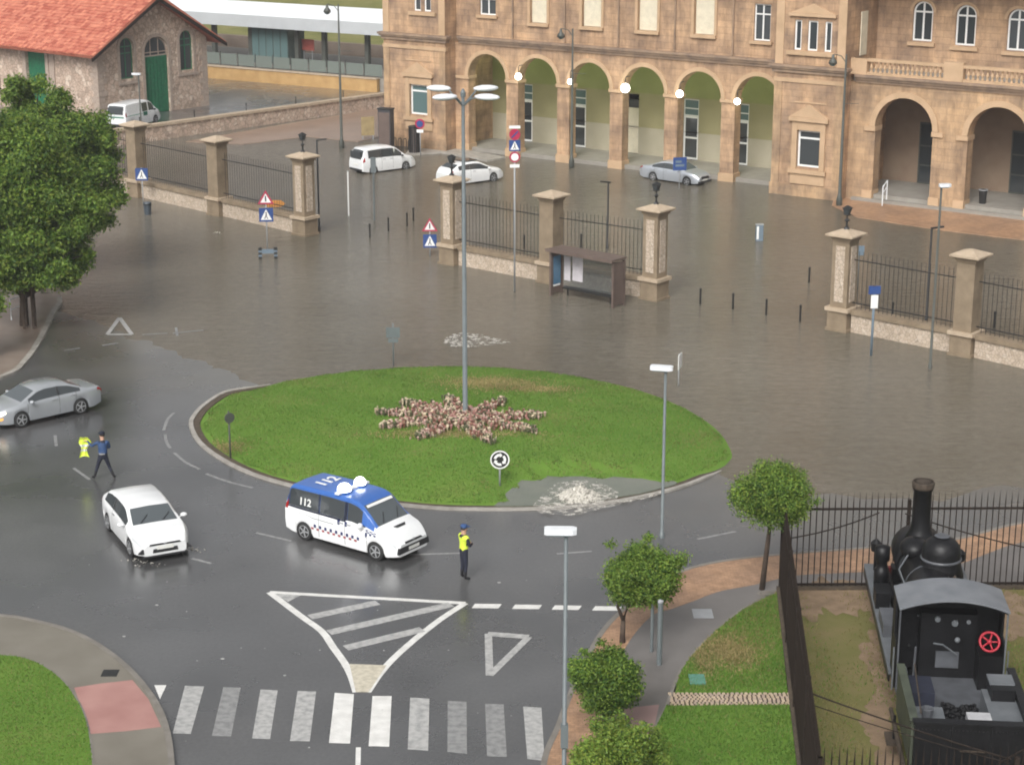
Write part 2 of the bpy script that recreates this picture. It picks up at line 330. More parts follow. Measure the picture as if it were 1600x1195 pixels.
def strip(name, pts, w, z0, z1, m, parent=None, side=0):
    """a kerb or painted line of width w along pts"""
    o = MB(); n = len(pts); vs = []
    for i, p in enumerate(pts):
        d = (pts[min(i + 1, n - 1)] - pts[max(i - 1, 0)]); d.z = 0; d.normalize(); q = Vector((-d.y, d.x, 0))
        a = p + q * (w * (side - .5)); c = p + q * (w * (side + .5))
        vs += [(a.x, a.y, z0), (c.x, c.y, z0), (c.x, c.y, z1), (a.x, a.y, z1)]
    fs = []
    for i in range(n - 1):
        for k in range(4): fs.append((4 * i + k, 4 * i + (k + 1) % 4, 4 * i + 4 + (k + 1) % 4, 4 * i + 4 + k))
    fs += [(3, 2, 1, 0), (4 * n - 4, 4 * n - 3, 4 * n - 2, 4 * n - 1)]
    o.add(vs, fs); return o.build(name, m, parent)
M['path'] = mat('wet_concrete_paving', (.165, .148, .118), .38, col2=(.215, .195, .16), scale=.9, bump=.06, bscale=18)
M['path_dark'] = mat('wet_asphalt_path', (.125, .115, .108), .3, col2=(.175, .16, .15), scale=.7, bump=.06, bscale=18)
M['kerb'] = mat('kerb_stone', (.26, .24, .21), .5, col2=(.42, .395, .36), scale=2.2, bump=.1)
M['path_kerb'] = mat('worn_kerb', (.16, .145, .125), .5, col2=(.24, .22, .195), scale=2.2, bump=.1)
M['tan'] = stone_mat('tan_paving', (.38, .235, .145), (.46, .29, .185), (.28, .18, .12), .22, .11, .008, .45, .25, .2)
n, b = nodes_of(M['tan'])
for l in list(n.links):
    if l.to_node.type == 'TEX_BRICK': n.links.remove(l); 
n.links.new(n.nodes['Texture Coordinate'].outputs['Object'], n.nodes['Brick Texture'].inputs['Vector'])
M['red_paving'] = mat('red_paving', (.34, .165, .145), .4, col2=(.43, .235, .205), scale=1.1, bump=.08, bscale=18)
M['pink_paving'] = mat('pink_paving', (.26, .17, .16), .4, col2=(.32, .21, .19), scale=1.1, bump=.08)
M['soil'] = mat('dark_soil', (.055, .042, .03), .9, col2=(.10, .075, .05), scale=4, bump=.5)
M['paint'] = mat('road_paint', (.60, .59, .56), .4, col2=(.78, .77, .74), scale=3, bump=.05)
def worn_paint(name, c1, c2):
    m = mat(name, c1, .35, col2=c2, scale=5.5, bump=.1, bscale=30, detail=8)
    e = m.node_tree.nodes['Color Ramp'].color_ramp.elements; e[0].position = .32; e[1].position = .6
    return m
M['worn'] = worn_paint('worn_road_paint', (.27, .27, .265), (.45, .445, .43))
M['very_worn'] = worn_paint('faded_road_paint', (.17, .17, .17), (.28, .28, .275))
M['cream_paint'] = worn_paint('cream_road_paint', (.42, .38, .29), (.60, .55, .44))

def grass_mat(name, c1, c2, c3):
    m = mat(name, c1, .75); n, b = nodes_of(m); tc = n.nodes.new('ShaderNodeTexCoord')
    no = n.nodes.new('ShaderNodeTexNoise'); no.inputs['Scale'].default_value = .35; no.inputs['Detail'].default_value = 8; no.inputs['Roughness'].default_value = .65
    n.links.new(tc.outputs['Object'], no.inputs['Vector'])
    rp = n.nodes.new('ShaderNodeValToRGB'); e = rp.color_ramp.elements; e[0].position = .3; e[1].position = .78
    e[0].color = (*c1, 1); e[1].color = (*c3, 1); k = e.new(.55); k.color = (*c2, 1)
    n.links.new(no.outputs['Fac'], rp.inputs[0]); n.links.new(rp.outputs[0], b.inputs['Base Color'])
    b.inputs['Specular IOR Level'].default_value = .2
    return m
M['grass'] = grass_mat('lawn_grass', (.095, .19, .025), (.12, .215, .032), (.17, .22, .05))
M['grass_dry'] = grass_mat('dry_grass', (.11, .125, .03), (.17, .15, .06), (.22, .165, .09))
M['straw'] = mat('straw_patch', (.30, .22, .09), .85, col2=(.38, .28, .13), scale=4)

def in_poly(px, py, poly):
    res = np.zeros(len(px), bool); n = len(poly)
    for i in range(n):
        x1, y1 = poly[i][0], poly[i][1]; x2, y2 = poly[(i + 1) % n][0], poly[(i + 1) % n][1]
        c = ((y1 > py) != (y2 > py)); 
        with np.errstate(divide='ignore', invalid='ignore'):
            xi = (x2 - x1) * (py - y1) / (y2 - y1) + x1
        res ^= c & (px < xi)
    return res
def blades(name, poly, num, hfn, h, w, mats, weights=None, parent=None, label=None, keep=None, tint=None):
    """grass blades standing inside an outline: one triangle each"""
    p = np.array([(q[0], q[1]) for q in poly]); lo = p.min(0); hi = p.max(0)
    pts = np.empty((0, 2))
    while len(pts) < num:
        c = RNG.uniform(lo, hi, (num * 2, 2)); c = c[in_poly(c[:, 0], c[:, 1], p)]
        if keep is not None: c = c[keep(c[:, 0], c[:, 1])]
        pts = np.vstack([pts, c])
    pts = pts[:num]; z = hfn(pts[:, 0], pts[:, 1])
    a = RNG.uniform(0, 2 * np.pi, num); hh = h * RNG.uniform(.5, 1.3, num); ww = w * RNG.uniform(.6, 1.3, num)
    lean = RNG.normal(0, .45, (num, 2)) * hh[:, None]
    v = np.empty((num, 3, 3)); dx, dy = np.cos(a) * ww, np.sin(a) * ww
    v[:, 0] = np.stack([pts[:, 0] - dx, pts[:, 1] - dy, z], 1); v[:, 1] = np.stack([pts[:, 0] + dx, pts[:, 1] + dy, z], 1)
    v[:, 2] = np.stack([pts[:, 0] + lean[:, 0], pts[:, 1] + lean[:, 1], z + hh], 1)
    if tint is not None: mi = tint(pts[:, 0], pts[:, 1])
    else: mi = RNG.choice(len(mats), num, p=weights)
    o = new(name, np_mesh(name, v.reshape(-1, 3), 3, mats, mi), parent)
    return tag(o, label, None, None, 'stuff')
M['blade1'] = mat('grass_blade', (.105, .215, .028), .7, var=.15, scale=.4); M['blade2'] = mat('grass_blade_light', (.16, .255, .042), .7, var=.15, scale=.4)
M['blade3'] = mat('grass_blade_yellow', (.27, .235, .09), .7, var=.15, scale=.4)
def translucent(m, k=.4):
    """let light through thin leaves"""
    n, b = nodes_of(m); t = n.nodes.new('ShaderNodeBsdfTranslucent'); x = n.nodes.new('ShaderNodeMixShader'); x.inputs[0].default_value = k
    src = b.inputs['Base Color'].links[0].from_socket if b.inputs['Base Color'].links else None
    if src: n.links.new(src, t.inputs['Color'])
    else: t.inputs['Color'].default_value = b.inputs['Base Color'].default_value
    n.links.new(b.outputs[0], x.inputs[1]); n.links.new(t.outputs[0], x.inputs[2]); n.links.new(x.outputs[0], n.nodes['Material Output'].inputs['Surface']); return m
for k_ in ('blade1', 'blade2', 'blade3'): translucent(M[k_])
GR = [M['blade1'], M['blade2'], M['blade3']]

# ---- the roundabout island
OUT = [(295, 665), (302, 648), (318, 632), (350, 613), (400, 604), (460, 592), (530, 582), (610, 575), (690, 572), (760, 573), (840, 579), (920, 591), (990, 606), (1050, 627),
       (1098, 652), (1130, 678), (1147, 708), (1142, 722), (1120, 740), (1085, 756), (1040, 770), (985, 782), (920, 792), (840, 797), (760, 798), (680, 796), (600, 788), (520, 776),
       (450, 760), (390, 742), (340, 717), (308, 692)]
ring = smooth_poly([at(x, y, .0) for x, y in OUT], 3)
cen = sum(ring, Vector()) / len(ring)
def wet(p):
    """1 where the flood drowns the island's kerb, 0 where the kerb stands clear"""
    return min(1., max(0., (p.y - interp(SHX, SHY, p.x) + 1.2) / 1.6)) if p.x > -12.2 or p.y > 76 else 0.
WET = [wet(p) for p in ring]
def scaled(poly, d, dw):
    return [p + (cen - p).normalized() * (d + (dw - d) * w_) for p, w_ in zip(poly, WET)]
kerb_o, kerb_i, soil_i = ring, scaled(ring, .18, .04), scaled(ring, .46, .09)
def ring_mesh(outer, inner, z0, z1):
    o = MB(); n = len(outer)
    zt = [z1 + (-.03 - z1) * w_ for w_ in WET]
    vs = [(p.x, p.y, z0) for p in outer] + [(p.x, p.y, z) for p, z in zip(outer, zt)] + [(p.x, p.y, z) for p, z in zip(inner, zt)] + [(p.x, p.y, z0) for p in inner]
    fs = []
    for i in range(n):
        j = (i + 1) % n
        fs += [(i, j, n + j, n + i), (n + i, n + j, 2 * n + j, 2 * n + i), (2 * n + i, 2 * n + j, 3 * n + j, 3 * n + i)]
    return o.add(vs, fs)
island = tag(MB().prism([(p.x, p.y) for p in soil_i], -.35, -.02).build('traffic_island', M['soil']), 'oval grass roundabout island ringed by a pale kerb', None, None, 'structure')
ring_mesh(kerb_o, kerb_i, -.35, .07).build('kerb', M['kerb'], island)
ring_mesh(kerb_i, soil_i, -.35, .035).build('soil_edge', M['soil'], island)
poolpx = [(808, 796), (812, 778), (822, 765), (845, 750), (885, 741), (925, 738), (965, 742), (1010, 752), (1042, 766), (1000, 778), (930, 790), (860, 797)]
pool = smooth_poly([at(x, y, .1) for x, y in poolpx], 3)
_pc = sum(pool, Vector()) / len(pool)
scaled_pool = [Vector((_pc.x + (p.x - _pc.x) * 1.3, _pc.y + (p.y - _pc.y) * (1.5 if p.y > _pc.y else 1.0), p.z)) for p in pool]
_si = [(p.x, p.y) for p in scaled(ring, .30, .2)]
for i_, p in enumerate(scaled_pool):
    while not in_poly(np.array([p.x]), np.array([p.y]), _si)[0]: p = p + (cen - p) * .01
    scaled_pool[i_] = p
pool_np = np.array([(p.x, p.y) for p in pool]); gr_np = np.array([(p.x, p.y) for p in soil_i]); pc = pool_np.mean(0)
A_ = np.array([(p.x - cen.x, p.y - cen.y) for p in soil_i]); ANG = np.arctan2(A_[:, 1], A_[:, 0]); RAD = np.hypot(A_[:, 0], A_[:, 1]); o_ = np.argsort(ANG)
ANG, RAD = ANG[o_], RAD[o_]
def mound(x, y):
    x = np.atleast_1d(np.asarray(x, float)); y = np.atleast_1d(np.asarray(y, float))
    a = np.arctan2(y - cen.y, x - cen.x); r = np.hypot(x - cen.x, y - cen.y) / np.interp(a, ANG, RAD, period=2 * np.pi)
    h = .05 + .5 * np.clip(1 - r ** 2, 0, 1)
    d = np.hypot((x - pc[0]) / 3.0, (y - pc[1]) / 2.0)
    nz = .35 * np.sin(x * 2.1 + 1.7 * np.sin(y * 1.6)) * np.cos(y * 2.3 + x * .6) + .2 * np.sin(x * 5.3 + y * 3.1)
    return .035 + (h - .035) * np.clip((d + nz * .3 - .72) / .55, 0., 1) ** 1.3 + .012 * np.sin(x * 3) * np.cos(y * 2.7)
# mound as rings
mo = MB(); K = 26; n_ = len(soil_i); vs = []
for k in range(K + 1):
    for p in soil_i:
        q = cen + (p - cen) * (1 - k / K * .995); vs.append((q.x, q.y))
zz = mound([v[0] for v in vs], [v[1] for v in vs])
mo.add([(v[0], v[1], z if i >= n_ else .0) for i, (v, z) in enumerate(zip(vs, zz))], [(k * n_ + i, k * n_ + (i + 1) % n_, (k + 1) * n_ + (i + 1) % n_, (k + 1) * n_ + i) for k in range(K) for i in range(n_)])
mo.build('lawn', M['grass'], island, True)
straws = [(at(768, 604, .2), 2.1, 1.3), (at(700, 690, .2), 3.0, .5), (at(835, 612, .2), 2.2, .9), (at(840, 665, .2), 2.0, 1.2), (at(905, 735, .1), 2.8, .45), (at(345, 700, .1), 1.3, .9), (at(1085, 690, .1), 1.1, 1.6)]
def island_tint(x, y):
    t = RNG.choice(3, len(x), p=[.55, .38, .07])
    for c, rx, ry in straws:
        d = ((x - c.x) / rx) ** 2 + ((y - c.y) / ry) ** 2
        t = np.where(RNG.random(len(x)) < np.exp(-d * 1.5) * .6, 2, t)
    nz = np.sin(x * .8 + 2 * np.sin(y * .5)) * np.sin(y * 1.1 + x * .3)
    return np.where((nz > .5) & (RNG.random(len(x)) < .22), 2, t)
blades('island_grass', soil_i, 110000, lambda x, y: mound(x, y) - .01, .05, .022, GR, parent=None, label='short green grass of the roundabout island, yellowed in patches', keep=lambda x, y: mound(x, y) > .066, tint=island_tint)
M['straw_blade'] = translucent(mat('straw_blade', (.42, .335, .155), .8, var=.2, scale=.6))
def near_patches(lst, pw=1.2):
    def k(x, y):
        r = np.zeros(len(x))
        for c_, rx, ry in lst: r = np.maximum(r, np.exp(-(((x - c_.x) / rx) ** 2 + ((y - c_.y) / ry) ** 2) * pw))
        return RNG.random(len(x)) < r ** 1.5
    return k
blades('dry_grass', soil_i, 7500, lambda x, y: mound(x, y) + .005, .055, .026, [M['straw_blade'], M['blade3']], [.75, .25], label='straw coloured dry patches in the island grass', keep=near_patches(straws[:1] + [straws[1], (straws[2][0], 1.6, .7), (straws[5][0], 1.0, .8)]))
mp_ = mat('murky_pool', (.13, .145, .11), .08, col2=(.18, .185, .145), scale=.8, bump=.35, bscale=3)
pw = slab('pool_water', scaled_pool, -.02, .068, mp_); tag(pw, 'murky grey-green puddle lying on the near right of the island', None, None, 'structure')

# ---- boiling foam
def lacy(m, lo, hi, scale):
    """foam breaks into lace where it thins"""
    n, b = nodes_of(m); tc = n.nodes.new('ShaderNodeTexCoord'); no = n.nodes.new('ShaderNodeTexNoise'); no.inputs['Scale'].default_value = scale; no.inputs['Detail'].default_value = 8; no.inputs['Roughness'].default_value = .7
    n.links.new(tc.outputs['Object'], no.inputs['Vector']); mr = n.nodes.new('ShaderNodeMapRange'); mr.inputs[1].default_value = lo; mr.inputs[2].default_value = hi; n.links.new(no.outputs['Fac'], mr.inputs[0]); n.links.new(mr.outputs[0], b.inputs['Alpha']); return m
M['foam'] = mat('water_foam', (.40, .375, .32), .45, col2=(.60, .57, .51), scale=9, bump=.6, bscale=14)
def foam(name, lumps, label):
    v = []
    o = MB()
    for c, r, hz in lumps:
        a = random.uniform(0, 6); Mx = Matrix.Rotation(a, 3, 'Z')
        o.ball(c, r * random.uniform(.7, 1.2), r * random.uniform(.6, 1.1), hz, 7, 5, Mx)
    o.v = [(x + .15 * .2 * math.sin(31 * y + 17 * z), y + .03 * math.sin(29 * x + 11 * z), z + .04 * math.sin(23 * x + 19 * y)) for x, y, z in o.v]
    return tag(o.build(name, M['foam'], None, True), label, None, None, 'stuff')
from mathutils import noise as mnoise
def foam_sheet(name, c, rx, ry, hz, z0, label, drops, cut=.0, seed=0, m='foam'):
    """churned foam: a dense height field torn by turbulence, with loose droplets round it"""
    n = 64; vs = []; idx = {}
    o = MB()
    for j in range(n):
        for i in range(n):
            u, v = -1 + 2 * i / (n - 1), -1 + 2 * j / (n - 1); p = Vector((u * 2.6 + seed, v * 2.6, seed * .7))
            t = mnoise.fractal(p * 1.6, 1, 2, 6); e = mnoise.fractal(p * 4.5, 1, 2, 4); r = math.hypot(u, v) + .28 * t
            f = max(0, 1 - r * 1.12); z = hz * (min(1, f) ** 1.1) * (.70 + .75 * t) + .13 * e * min(1, f * 3)
            if f > .02 + cut * max(0, e): idx[i, j] = len(vs); vs.append((c.x + u * rx + .07 * e, c.y + v * ry + .06 * t - .05 * e, z0 + max(-.01, z)))
    fs = [(idx[i, j], idx[i + 1, j], idx[i + 1, j + 1], idx[i, j + 1]) for j in range(n - 1) for i in range(n - 1) if all(k in idx for k in ((i, j), (i + 1, j), (i + 1, j + 1), (i, j + 1)))]
    o.add(vs, fs)
    for p, r_, h_ in drops: o.ball(p, r_ * random.uniform(.6, 1.2), r_ * random.uniform(.5, 1), h_, 6, 4)
    return tag(o.build(name, M[m], None, True), label, None, None, 'stuff')
M['lace'] = lacy(mat('lacy_foam', (.50, .475, .42), .4, col2=(.66, .63, .57), scale=6), .47, .62, 3.2)
c = at(905, 776, .06); D = []
for i in range(70):
    a = random.uniform(0, 6.28); r = random.uniform(.5, 1.25); D.append((Vector((c.x + .95 * r * math.cos(a), c.y + .95 * r * math.sin(a), .08 + max(0, random.gauss(.05, .14)))), .018 * random.uniform(.4, 1.4), .016 * random.uniform(.5, 1.5)))
for i in range(0):
    t = random.random(); px = 842 + 118 * t; py = 798 - 7 * t + random.gauss(0, 1.8) - 4 * math.sin(t * 9) * .4; D.append((at(px, py, .075), .045 * random.uniform(.3, 1.2), .02))
for i in range(0):
    t = random.random(); px = 940 + 95 * t; py = 790 - 19 * t + random.gauss(0, 1.0); D.append((at(px, py, .085), .035 * random.uniform(.3, 1.1), .018))
for i in range(0):
    a = random.uniform(0, 6.28); r = random.random() ** .55 * .72; k_ = 1 - (r / .72) ** 1.6; D.append((Vector((c.x + 1.0 * r * math.cos(a), c.y + .9 * r * math.sin(a), .06 + k_ * .48 * random.uniform(.45, 1.12))), .042 * random.uniform(.3, 1.5), .036 * random.uniform(.4, 1.4)))
foam_sheet('water_spout', c, .92, .8, .58, .06, 'white foam boiling up from a drain on the island edge', D)
c = at(720, 531); D = []
for i in range(0):
    a = random.uniform(0, 6.28); r = random.gauss(.8, .2); D.append((Vector((c.x + 1.2 * r * math.cos(a), c.y + 1.6 * r * math.sin(a), .0)), .05 * random.uniform(.4, 1.3), .02))
for i in range(0): D.append((Vector((c.x + random.uniform(.4, 2.2), c.y + random.gauss(0, .4), -.003)), .07 * random.uniform(.3, 1), .012))
foam_sheet('foam_ring', c, .8, 1.3, .05, .004, 'ring of pale foam welling up in the flood behind the island', D, .25, 5, 'lace')
def flat_foam(name, pts, label, parent=None):
    o = MB(); n = len(pts)
    o.add([(p.x, p.y, p.z) for p in pts], [tuple(range(n))]); o_ = o.build(name, M['lace'], parent); return tag(o_, label, None, None, 'stuff')
flat_foam('foam_film', [at(x, y, .0745) for x, y in ((832, 790), (850, 770), (868, 755), (905, 748), (945, 756), (968, 770), (962, 782), (930, 789), (890, 794), (850, 796))], 'lacy foam film spreading over the pool round the upwelling')
flat_foam('foam_edge', [at(x, y, .0765) for x, y in ((838, 797), (870, 794), (905, 791), (940, 787), (975, 780), (1010, 773), (1034, 767), (1036, 771), (1012, 778), (978, 786), (945, 793), (918, 800), (895, 806), (868, 803), (848, 803))], 'foam running over the island kerb on to the road')
flat_foam('foam_film', [at(x, y, .004) for x, y in ((690, 534), (700, 524), (722, 519), (748, 522), (790, 531), (800, 536), (760, 540), (728, 543), (702, 541))], 'faint foam streaks round the upwelling behind the island')
L_ = []
for q, k in (((340, 364), 26), ((208, 876), 14), ((232, 882), 16), ((296, 860), 40)):
    c = at(*q)
    for i in range(k): L_.append((Vector((c.x + random.gauss(0, .22), c.y + random.gauss(0, .10), .01)), .03 * random.uniform(.3, 1.2), .012))
foam('splash', L_, 'small flecks of foam and spray on the wet road')

# ---- left pavement (bottom left) with red section and lawn
ko = line((-150, 962), (0, 966), (60, 976), (110, 990), (155, 1013), (200, 1048), (237, 1092), (258, 1135), (268, 1195), (266, 1290))
ki = line((-150, 1022), (0, 1029), (48, 1037), (88, 1060), (114, 1090), (134, 1130), (144, 1195), (146, 1290))
slab('pavement', ko + ki[::-1], -.2, .11, M['path']); pv = bpy.data.objects['pavement']; tag(pv, 'grey pavement curving round the bottom left lawn', None, None, 'structure')
strip('kerb', ko, .16, -.2, .118, M['path_kerb'], pv)
strip('lawn_edging', ki, .10, -.2, .125, M['path_kerb'], pv)
slab('red_paving', [at(*q, .11) for q in ((116, 1074), (160, 1067), (207, 1062), (232, 1092), (252, 1135), (203, 1141), (142, 1146), (130, 1112))], .09, .114, M['red_paving'], pv)
lw = slab('lawn', ki + [at(-400, 1290), at(-400, 1022)], -.2, .13, M['grass']); tag(lw, 'bottom left lawn', None, None, 'structure')
def flat(z): return lambda x, y: np.full(len(x), z)
blades('lawn_grass', ki + [at(-150, 1290), at(-150, 1022)], 30000, flat(.12), .05, .018, GR, [.45, .42, .13], label='mown grass of the lawn in the bottom left corner')
for q, w_, d_ in (((172, 1051), .9, .45),):
    p = at(*q, .112); MB().box(p.x - w_ / 4, p.x + w_ / 4, p.y - d_ / 2, p.y + d_ / 2, .10, .1165).build('drain_cover', M['black'], pv)

# ---- pavement under the left trees
kl = line((-200, 660), (0, 592), (38, 567), (62, 533), (82, 492), (93, 470), (60, 462), (-200, 468))
pl = slab('pavement', kl, -.3, .10, mat('brown_wet_paving', (.19, .145, .115), .35, col2=(.26, .21, .175), scale=1.2)); tag(pl, 'brown wet pavement under the trees on the left', None, None, 'structure')
strip('kerb', kl[:22], .25, -.3, .11, M['kerb'], pl)

# ---- right pavement: tan band, grey path, two lawns, cobble strip
tan_o = line((846, 1290), (850, 1195), (872, 1140), (893, 1085), (934, 1002), (970, 960), (1010, 930), (1052, 902), (1110, 884), (1200, 872), (1340, 861), (1480, 849), (1600, 820), (1750, 806), (2300, 796))
tan_i = line((915, 1290), (925, 1195), (948, 1100), (975, 1020), (1016, 968), (1051, 955), (1084, 943), (1124, 928), (1177, 918), (1245, 903), (1340, 898), (1480, 890), (1600, 850), (1750, 842), (2300, 834))
rp_ = slab('pavement', tan_o + tan_i[::-1], -.2, .10, M['tan']); tag(rp_, 'tan brick pavement along the right kerb', None, None, 'structure')
strip('kerb', tan_o, .16, -.2, .108, M['path_kerb'], rp_)
gi = line((1008, 1290), (1000, 1195), (1041, 1108), (1051, 1081), (1066, 1048), (1101, 1006), (1131, 978), (1165, 953), (1194, 938), (1219, 927), (1600, 924), (1750, 922), (2300, 922))
pa = slab('path', tan_i + gi[::-1], -.2, .096, M['path_dark']); tag(pa, 'grey footpath between the tan band and the right lawns', None, None, 'structure')
strip('lawn_edging', gi, .09, -.2, .112, M['path_kerb'], pa)
slab('pink_paving', [at(*q, .1) for q in ((960, 1108), (1030, 1100), (1020, 1145), (1002, 1188), (935, 1195))], .08, .1, M['pink_paving'], pa)
p = at(1098, 958, .1); MB().box(p.x - .3, p.x + .3, p.y - .35, p.y + .35, .09, .102).build('drain_cover', M['grey'], pa)
lawn1 = line((1055, 1086), (1066, 1050), (1101, 1008), (1131, 980), (1165, 955), (1194, 940), (1214, 930)) + [at(1230, 1086)]
lawn2 = [at(x, y) for x, y in ((1041, 1108), (1020, 1150), (1000, 1195), (996, 1290), (1262, 1290), (1253, 1195), (1232, 1106))]
l1 = slab('lawn', lawn1, -.2, .115, M['grass']); tag(l1, 'upper right lawn with a straw patch', None, None, 'structure')
l2 = slab('lawn', lawn2, -.2, .115, M['grass']); tag(l2, 'lower right lawn beside the pavement', None, None, 'structure')
sc_ = at(1136, 1018, .1)
p = at(1089, 1063, .1); MB().box(p.x - .22, p.x + .22, p.y - .3, p.y + .3, .10, .165).build('valve_cover', mat('green_cover', (.10, .25, .19), .5, var=.1), l1)
def l1t(x, y):
    t = RNG.choice(3, len(x), p=[.5, .38, .12]); d = ((x - sc_.x) / 1.1) ** 2 + ((y - sc_.y) / 1.3) ** 2
    t = np.where(RNG.random(len(x)) < np.exp(-d * 1.3) * .95, 2, t)
    return np.where((RNG.random(len(x)) < .35) & (y > sc_.y), 2, t)
blades('lawn_grass', lawn1, 12000, flat(.105), .08, .018, GR, tint=l1t, label='grass of the upper right lawn, dry beside the path')
blades('dry_grass', lawn1, 3600, flat(.11), .075, .024, [M['straw_blade'], M['blade3']], [.75, .25], label='straw coloured patch beside the path in the upper right lawn', keep=near_patches([(sc_, .85, 1.1), (at(1100, 1030, .1), .3, 1.2)]))
blades('lawn_grass', lawn2, 14000, flat(.105), .08, .018, GR, [.56, .40, .04], label='deep green grass of the lower right lawn')
cob = MB(); a_, b_ = at(1046, 1096), at(1236, 1096)
cobs = [at(1052, 1087), at(1232, 1087), at(1233, 1105), at(1042, 1107)]
cs = slab('cobble_strip', cobs, -.2, .09, M['soil']); tag(cs, 'strip of pale cobbles between the two right lawns', None, None, 'structure')
x = cobs[3].x
rows = 7
for r_ in range(rows):
    y = cobs[3].y + (cobs[0].y - cobs[3].y) * (r_ + .5) / rows
    x0 = cobs[3].x + .06 + random.random() * .05; x1 = cobs[1].x
    while x0 < x1:
        w_ = random.uniform(.10, .15); hgt = .115 + random.uniform(0, .02); cob.mi = random.choice((0, 0, 1)); cob.taper(x0 + w_ / 2, y, .06, hgt, w_ / 2 - .012, .045, w_ / 2 - .03, .03); x0 += w_
co_ = cob.build('cobbles', [M['cap'], mat('pink_cobble', (.38, .30, .24), .7, var=.12)], cs); co_['kind'] = 'stuff'
# ---- locomotive yard
yard = [at(1222, 922), at(2300, 920), at(2500, 1400), at(1262, 1400)]
yo = slab('yard_ground', yard, -.2, .108, M['grass_dry']); tag(yo, 'patchy grass and earth of the fenced locomotive yard', None, None, 'structure')
es_ = MB(); random.seed(5)
def blob(cx, cy, rx, ry, z):
    pts = [(cx + rx * math.cos(a) * random.uniform(.6, 1.15), cy + ry * math.sin(a) * random.uniform(.6, 1.15)) for a in [2 * math.pi * i / 18 for i in range(18)]]
    es_.add([(x, y, z) for x, y in pts], [tuple(range(18))])
for i in range(16): p = at(1385 + 12 * math.sin(i) + i * .8, 950 + i * 16, .1); blob(p.x - .25, p.y, random.uniform(.25, .5), .75, .112 + i * .0004)
for i in range(11): p = at(1250 + i * 13, 932 + 14 * math.sin(i * 1.7), .1); blob(p.x, p.y, random.uniform(.35, .7), random.uniform(.6, 1.3), .120 + i * .0004)
for i in range(7): p = at(random.uniform(1560, 1600), random.uniform(940, 1010), .1); blob(p.x, p.y, .5, .9, .126 + i * .0004)
o_e = es_.build('bare_earth', mat('bare_earth', (.17, .115, .07), .9, col2=(.27, .19, .12), scale=2.2, bump=.4), yo); o_e['kind'] = 'stuff'
def yt(x, y):
    return np.where(RNG.random(len(x)) < .62 + .25 * np.sin(x * 1.3 + y * .6) + .25 * (y > 50), 2, RNG.choice(2, len(x)))
blades('yard_grass', yard, 52000, flat(.10), .09, .016, GR, tint=yt, label='thin yellow-green grass inside the locomotive yard', keep=lambda x, y: (RNG.random(len(x)) < np.clip(.55 - .25 * np.sin(x * 1.1) * np.sin(y * .8) - (y > 50) * .2 - (np.abs(x - 9.6) < .5) * .45, .05, 1)))

# ---- painted markings
def mark(name, pxs, m, z=.005, parent=None):
    return slab(name, [at(x, y) for x, y in pxs], z - .003, z, M[m], parent or road)
def seg(name, a, b, w, m, z=.005):
    return strip(name, [at(*a), at(*b)], w, z - .003, z, M[m], road)
stripes = [((289, 1071), (319, 1072), (298, 1146), (270, 1145), 'worn'), ((349, 1073), (376, 1074), (361, 1150), (331, 1149), 'very_worn'), ((407, 1077), (434, 1078), (422, 1154), (394, 1153), 'worn'),
           ((465, 1079), (494, 1080), (484, 1157.5), (453, 1157), 'worn'), ((523, 1082), (553, 1084), (547, 1161), (514, 1160), 'paint'), ((582, 1087), (612, 1087), (608, 1166), (576, 1165), 'paint'),
           ((641, 1089.5), (671, 1091), (669, 1172), (637, 1170), 'worn'), ((699.5, 1094.5), (729, 1096), (729.5, 1177), (699, 1174), 'very_worn'), ((758, 1099), (787, 1100), (792, 1182), (761, 1181), 'very_worn'),
           ((817.5, 1103.5), (846, 1105), (851, 1188), (824, 1185), 'worn')]
for s_ in stripes: mark('crosswalk_stripe', s_[:4], s_[4])
mark('white_triangle', ((241, 1070), (260, 1070), (250, 1092)), 'paint')
# hatched island
lft = line((421, 925), (470, 962), (503, 986), (520, 1010), (538, 1035), (549, 1056), (557, 1081), n=3)
rgt = line((727, 942), (690, 966), (650, 997), (613, 1030), (590, 1057), (574, 1081), n=3)
strip('chevron_outline', lft, .22, .002, .0052, M['paint'], road); strip('chevron_outline', rgt, .22, .002, .0052, M['paint'], road)
seg('chevron_outline', (421, 925), (727, 942), .20, 'paint', .0054)
mark('chevron_tip', ((546, 1037), (604, 1039), (576, 1081), (556, 1081)), 'cream_paint', .0066)
mark('chevron_corner', ((430, 928), (470, 930), (450, 940)), 'worn', .0066)
for a, c_ in (((484, 964), (590, 941)), ((514, 988), (705, 944)), ((540, 1012), (660, 983))): seg('chevron_bar', a, c_, .38, 'worn', .006)
for x0 in (738, 801, 863, 926): mark('give_way_dash', ((x0 + 4, 943 + (x0 - 738) * .02), (x0 + 46, 943.5 + (x0 - 738) * .02), (x0 + 41, 950 + (x0 - 738) * .02), (x0 - 1, 949.5 + (x0 - 738) * .02)), 'paint')
yt_ = [((762, 990), (826, 995), .30), ((826, 995), (765, 1055), .22), ((763, 990), (765, 1055), .22)]
for a, c_, w_ in yt_: seg('yield_triangle', a, c_, w_, 'worn', .0056 + .0012 * w_ * 10 + (.002 if a[0] == 763 else 0))
for a, c_ in (((187, 497), (206, 523)), ((206, 523), (168, 523)), ((168, 523), (187, 497))): seg('yield_triangle', a, c_, .2, 'worn', .0126 + a[1] * 1e-5 * (1 if a[0] > 180 else 3))
strip('lane_line', [at(560, 1167), at(557, 1290)], .13, .002, .005, M['paint'], road)
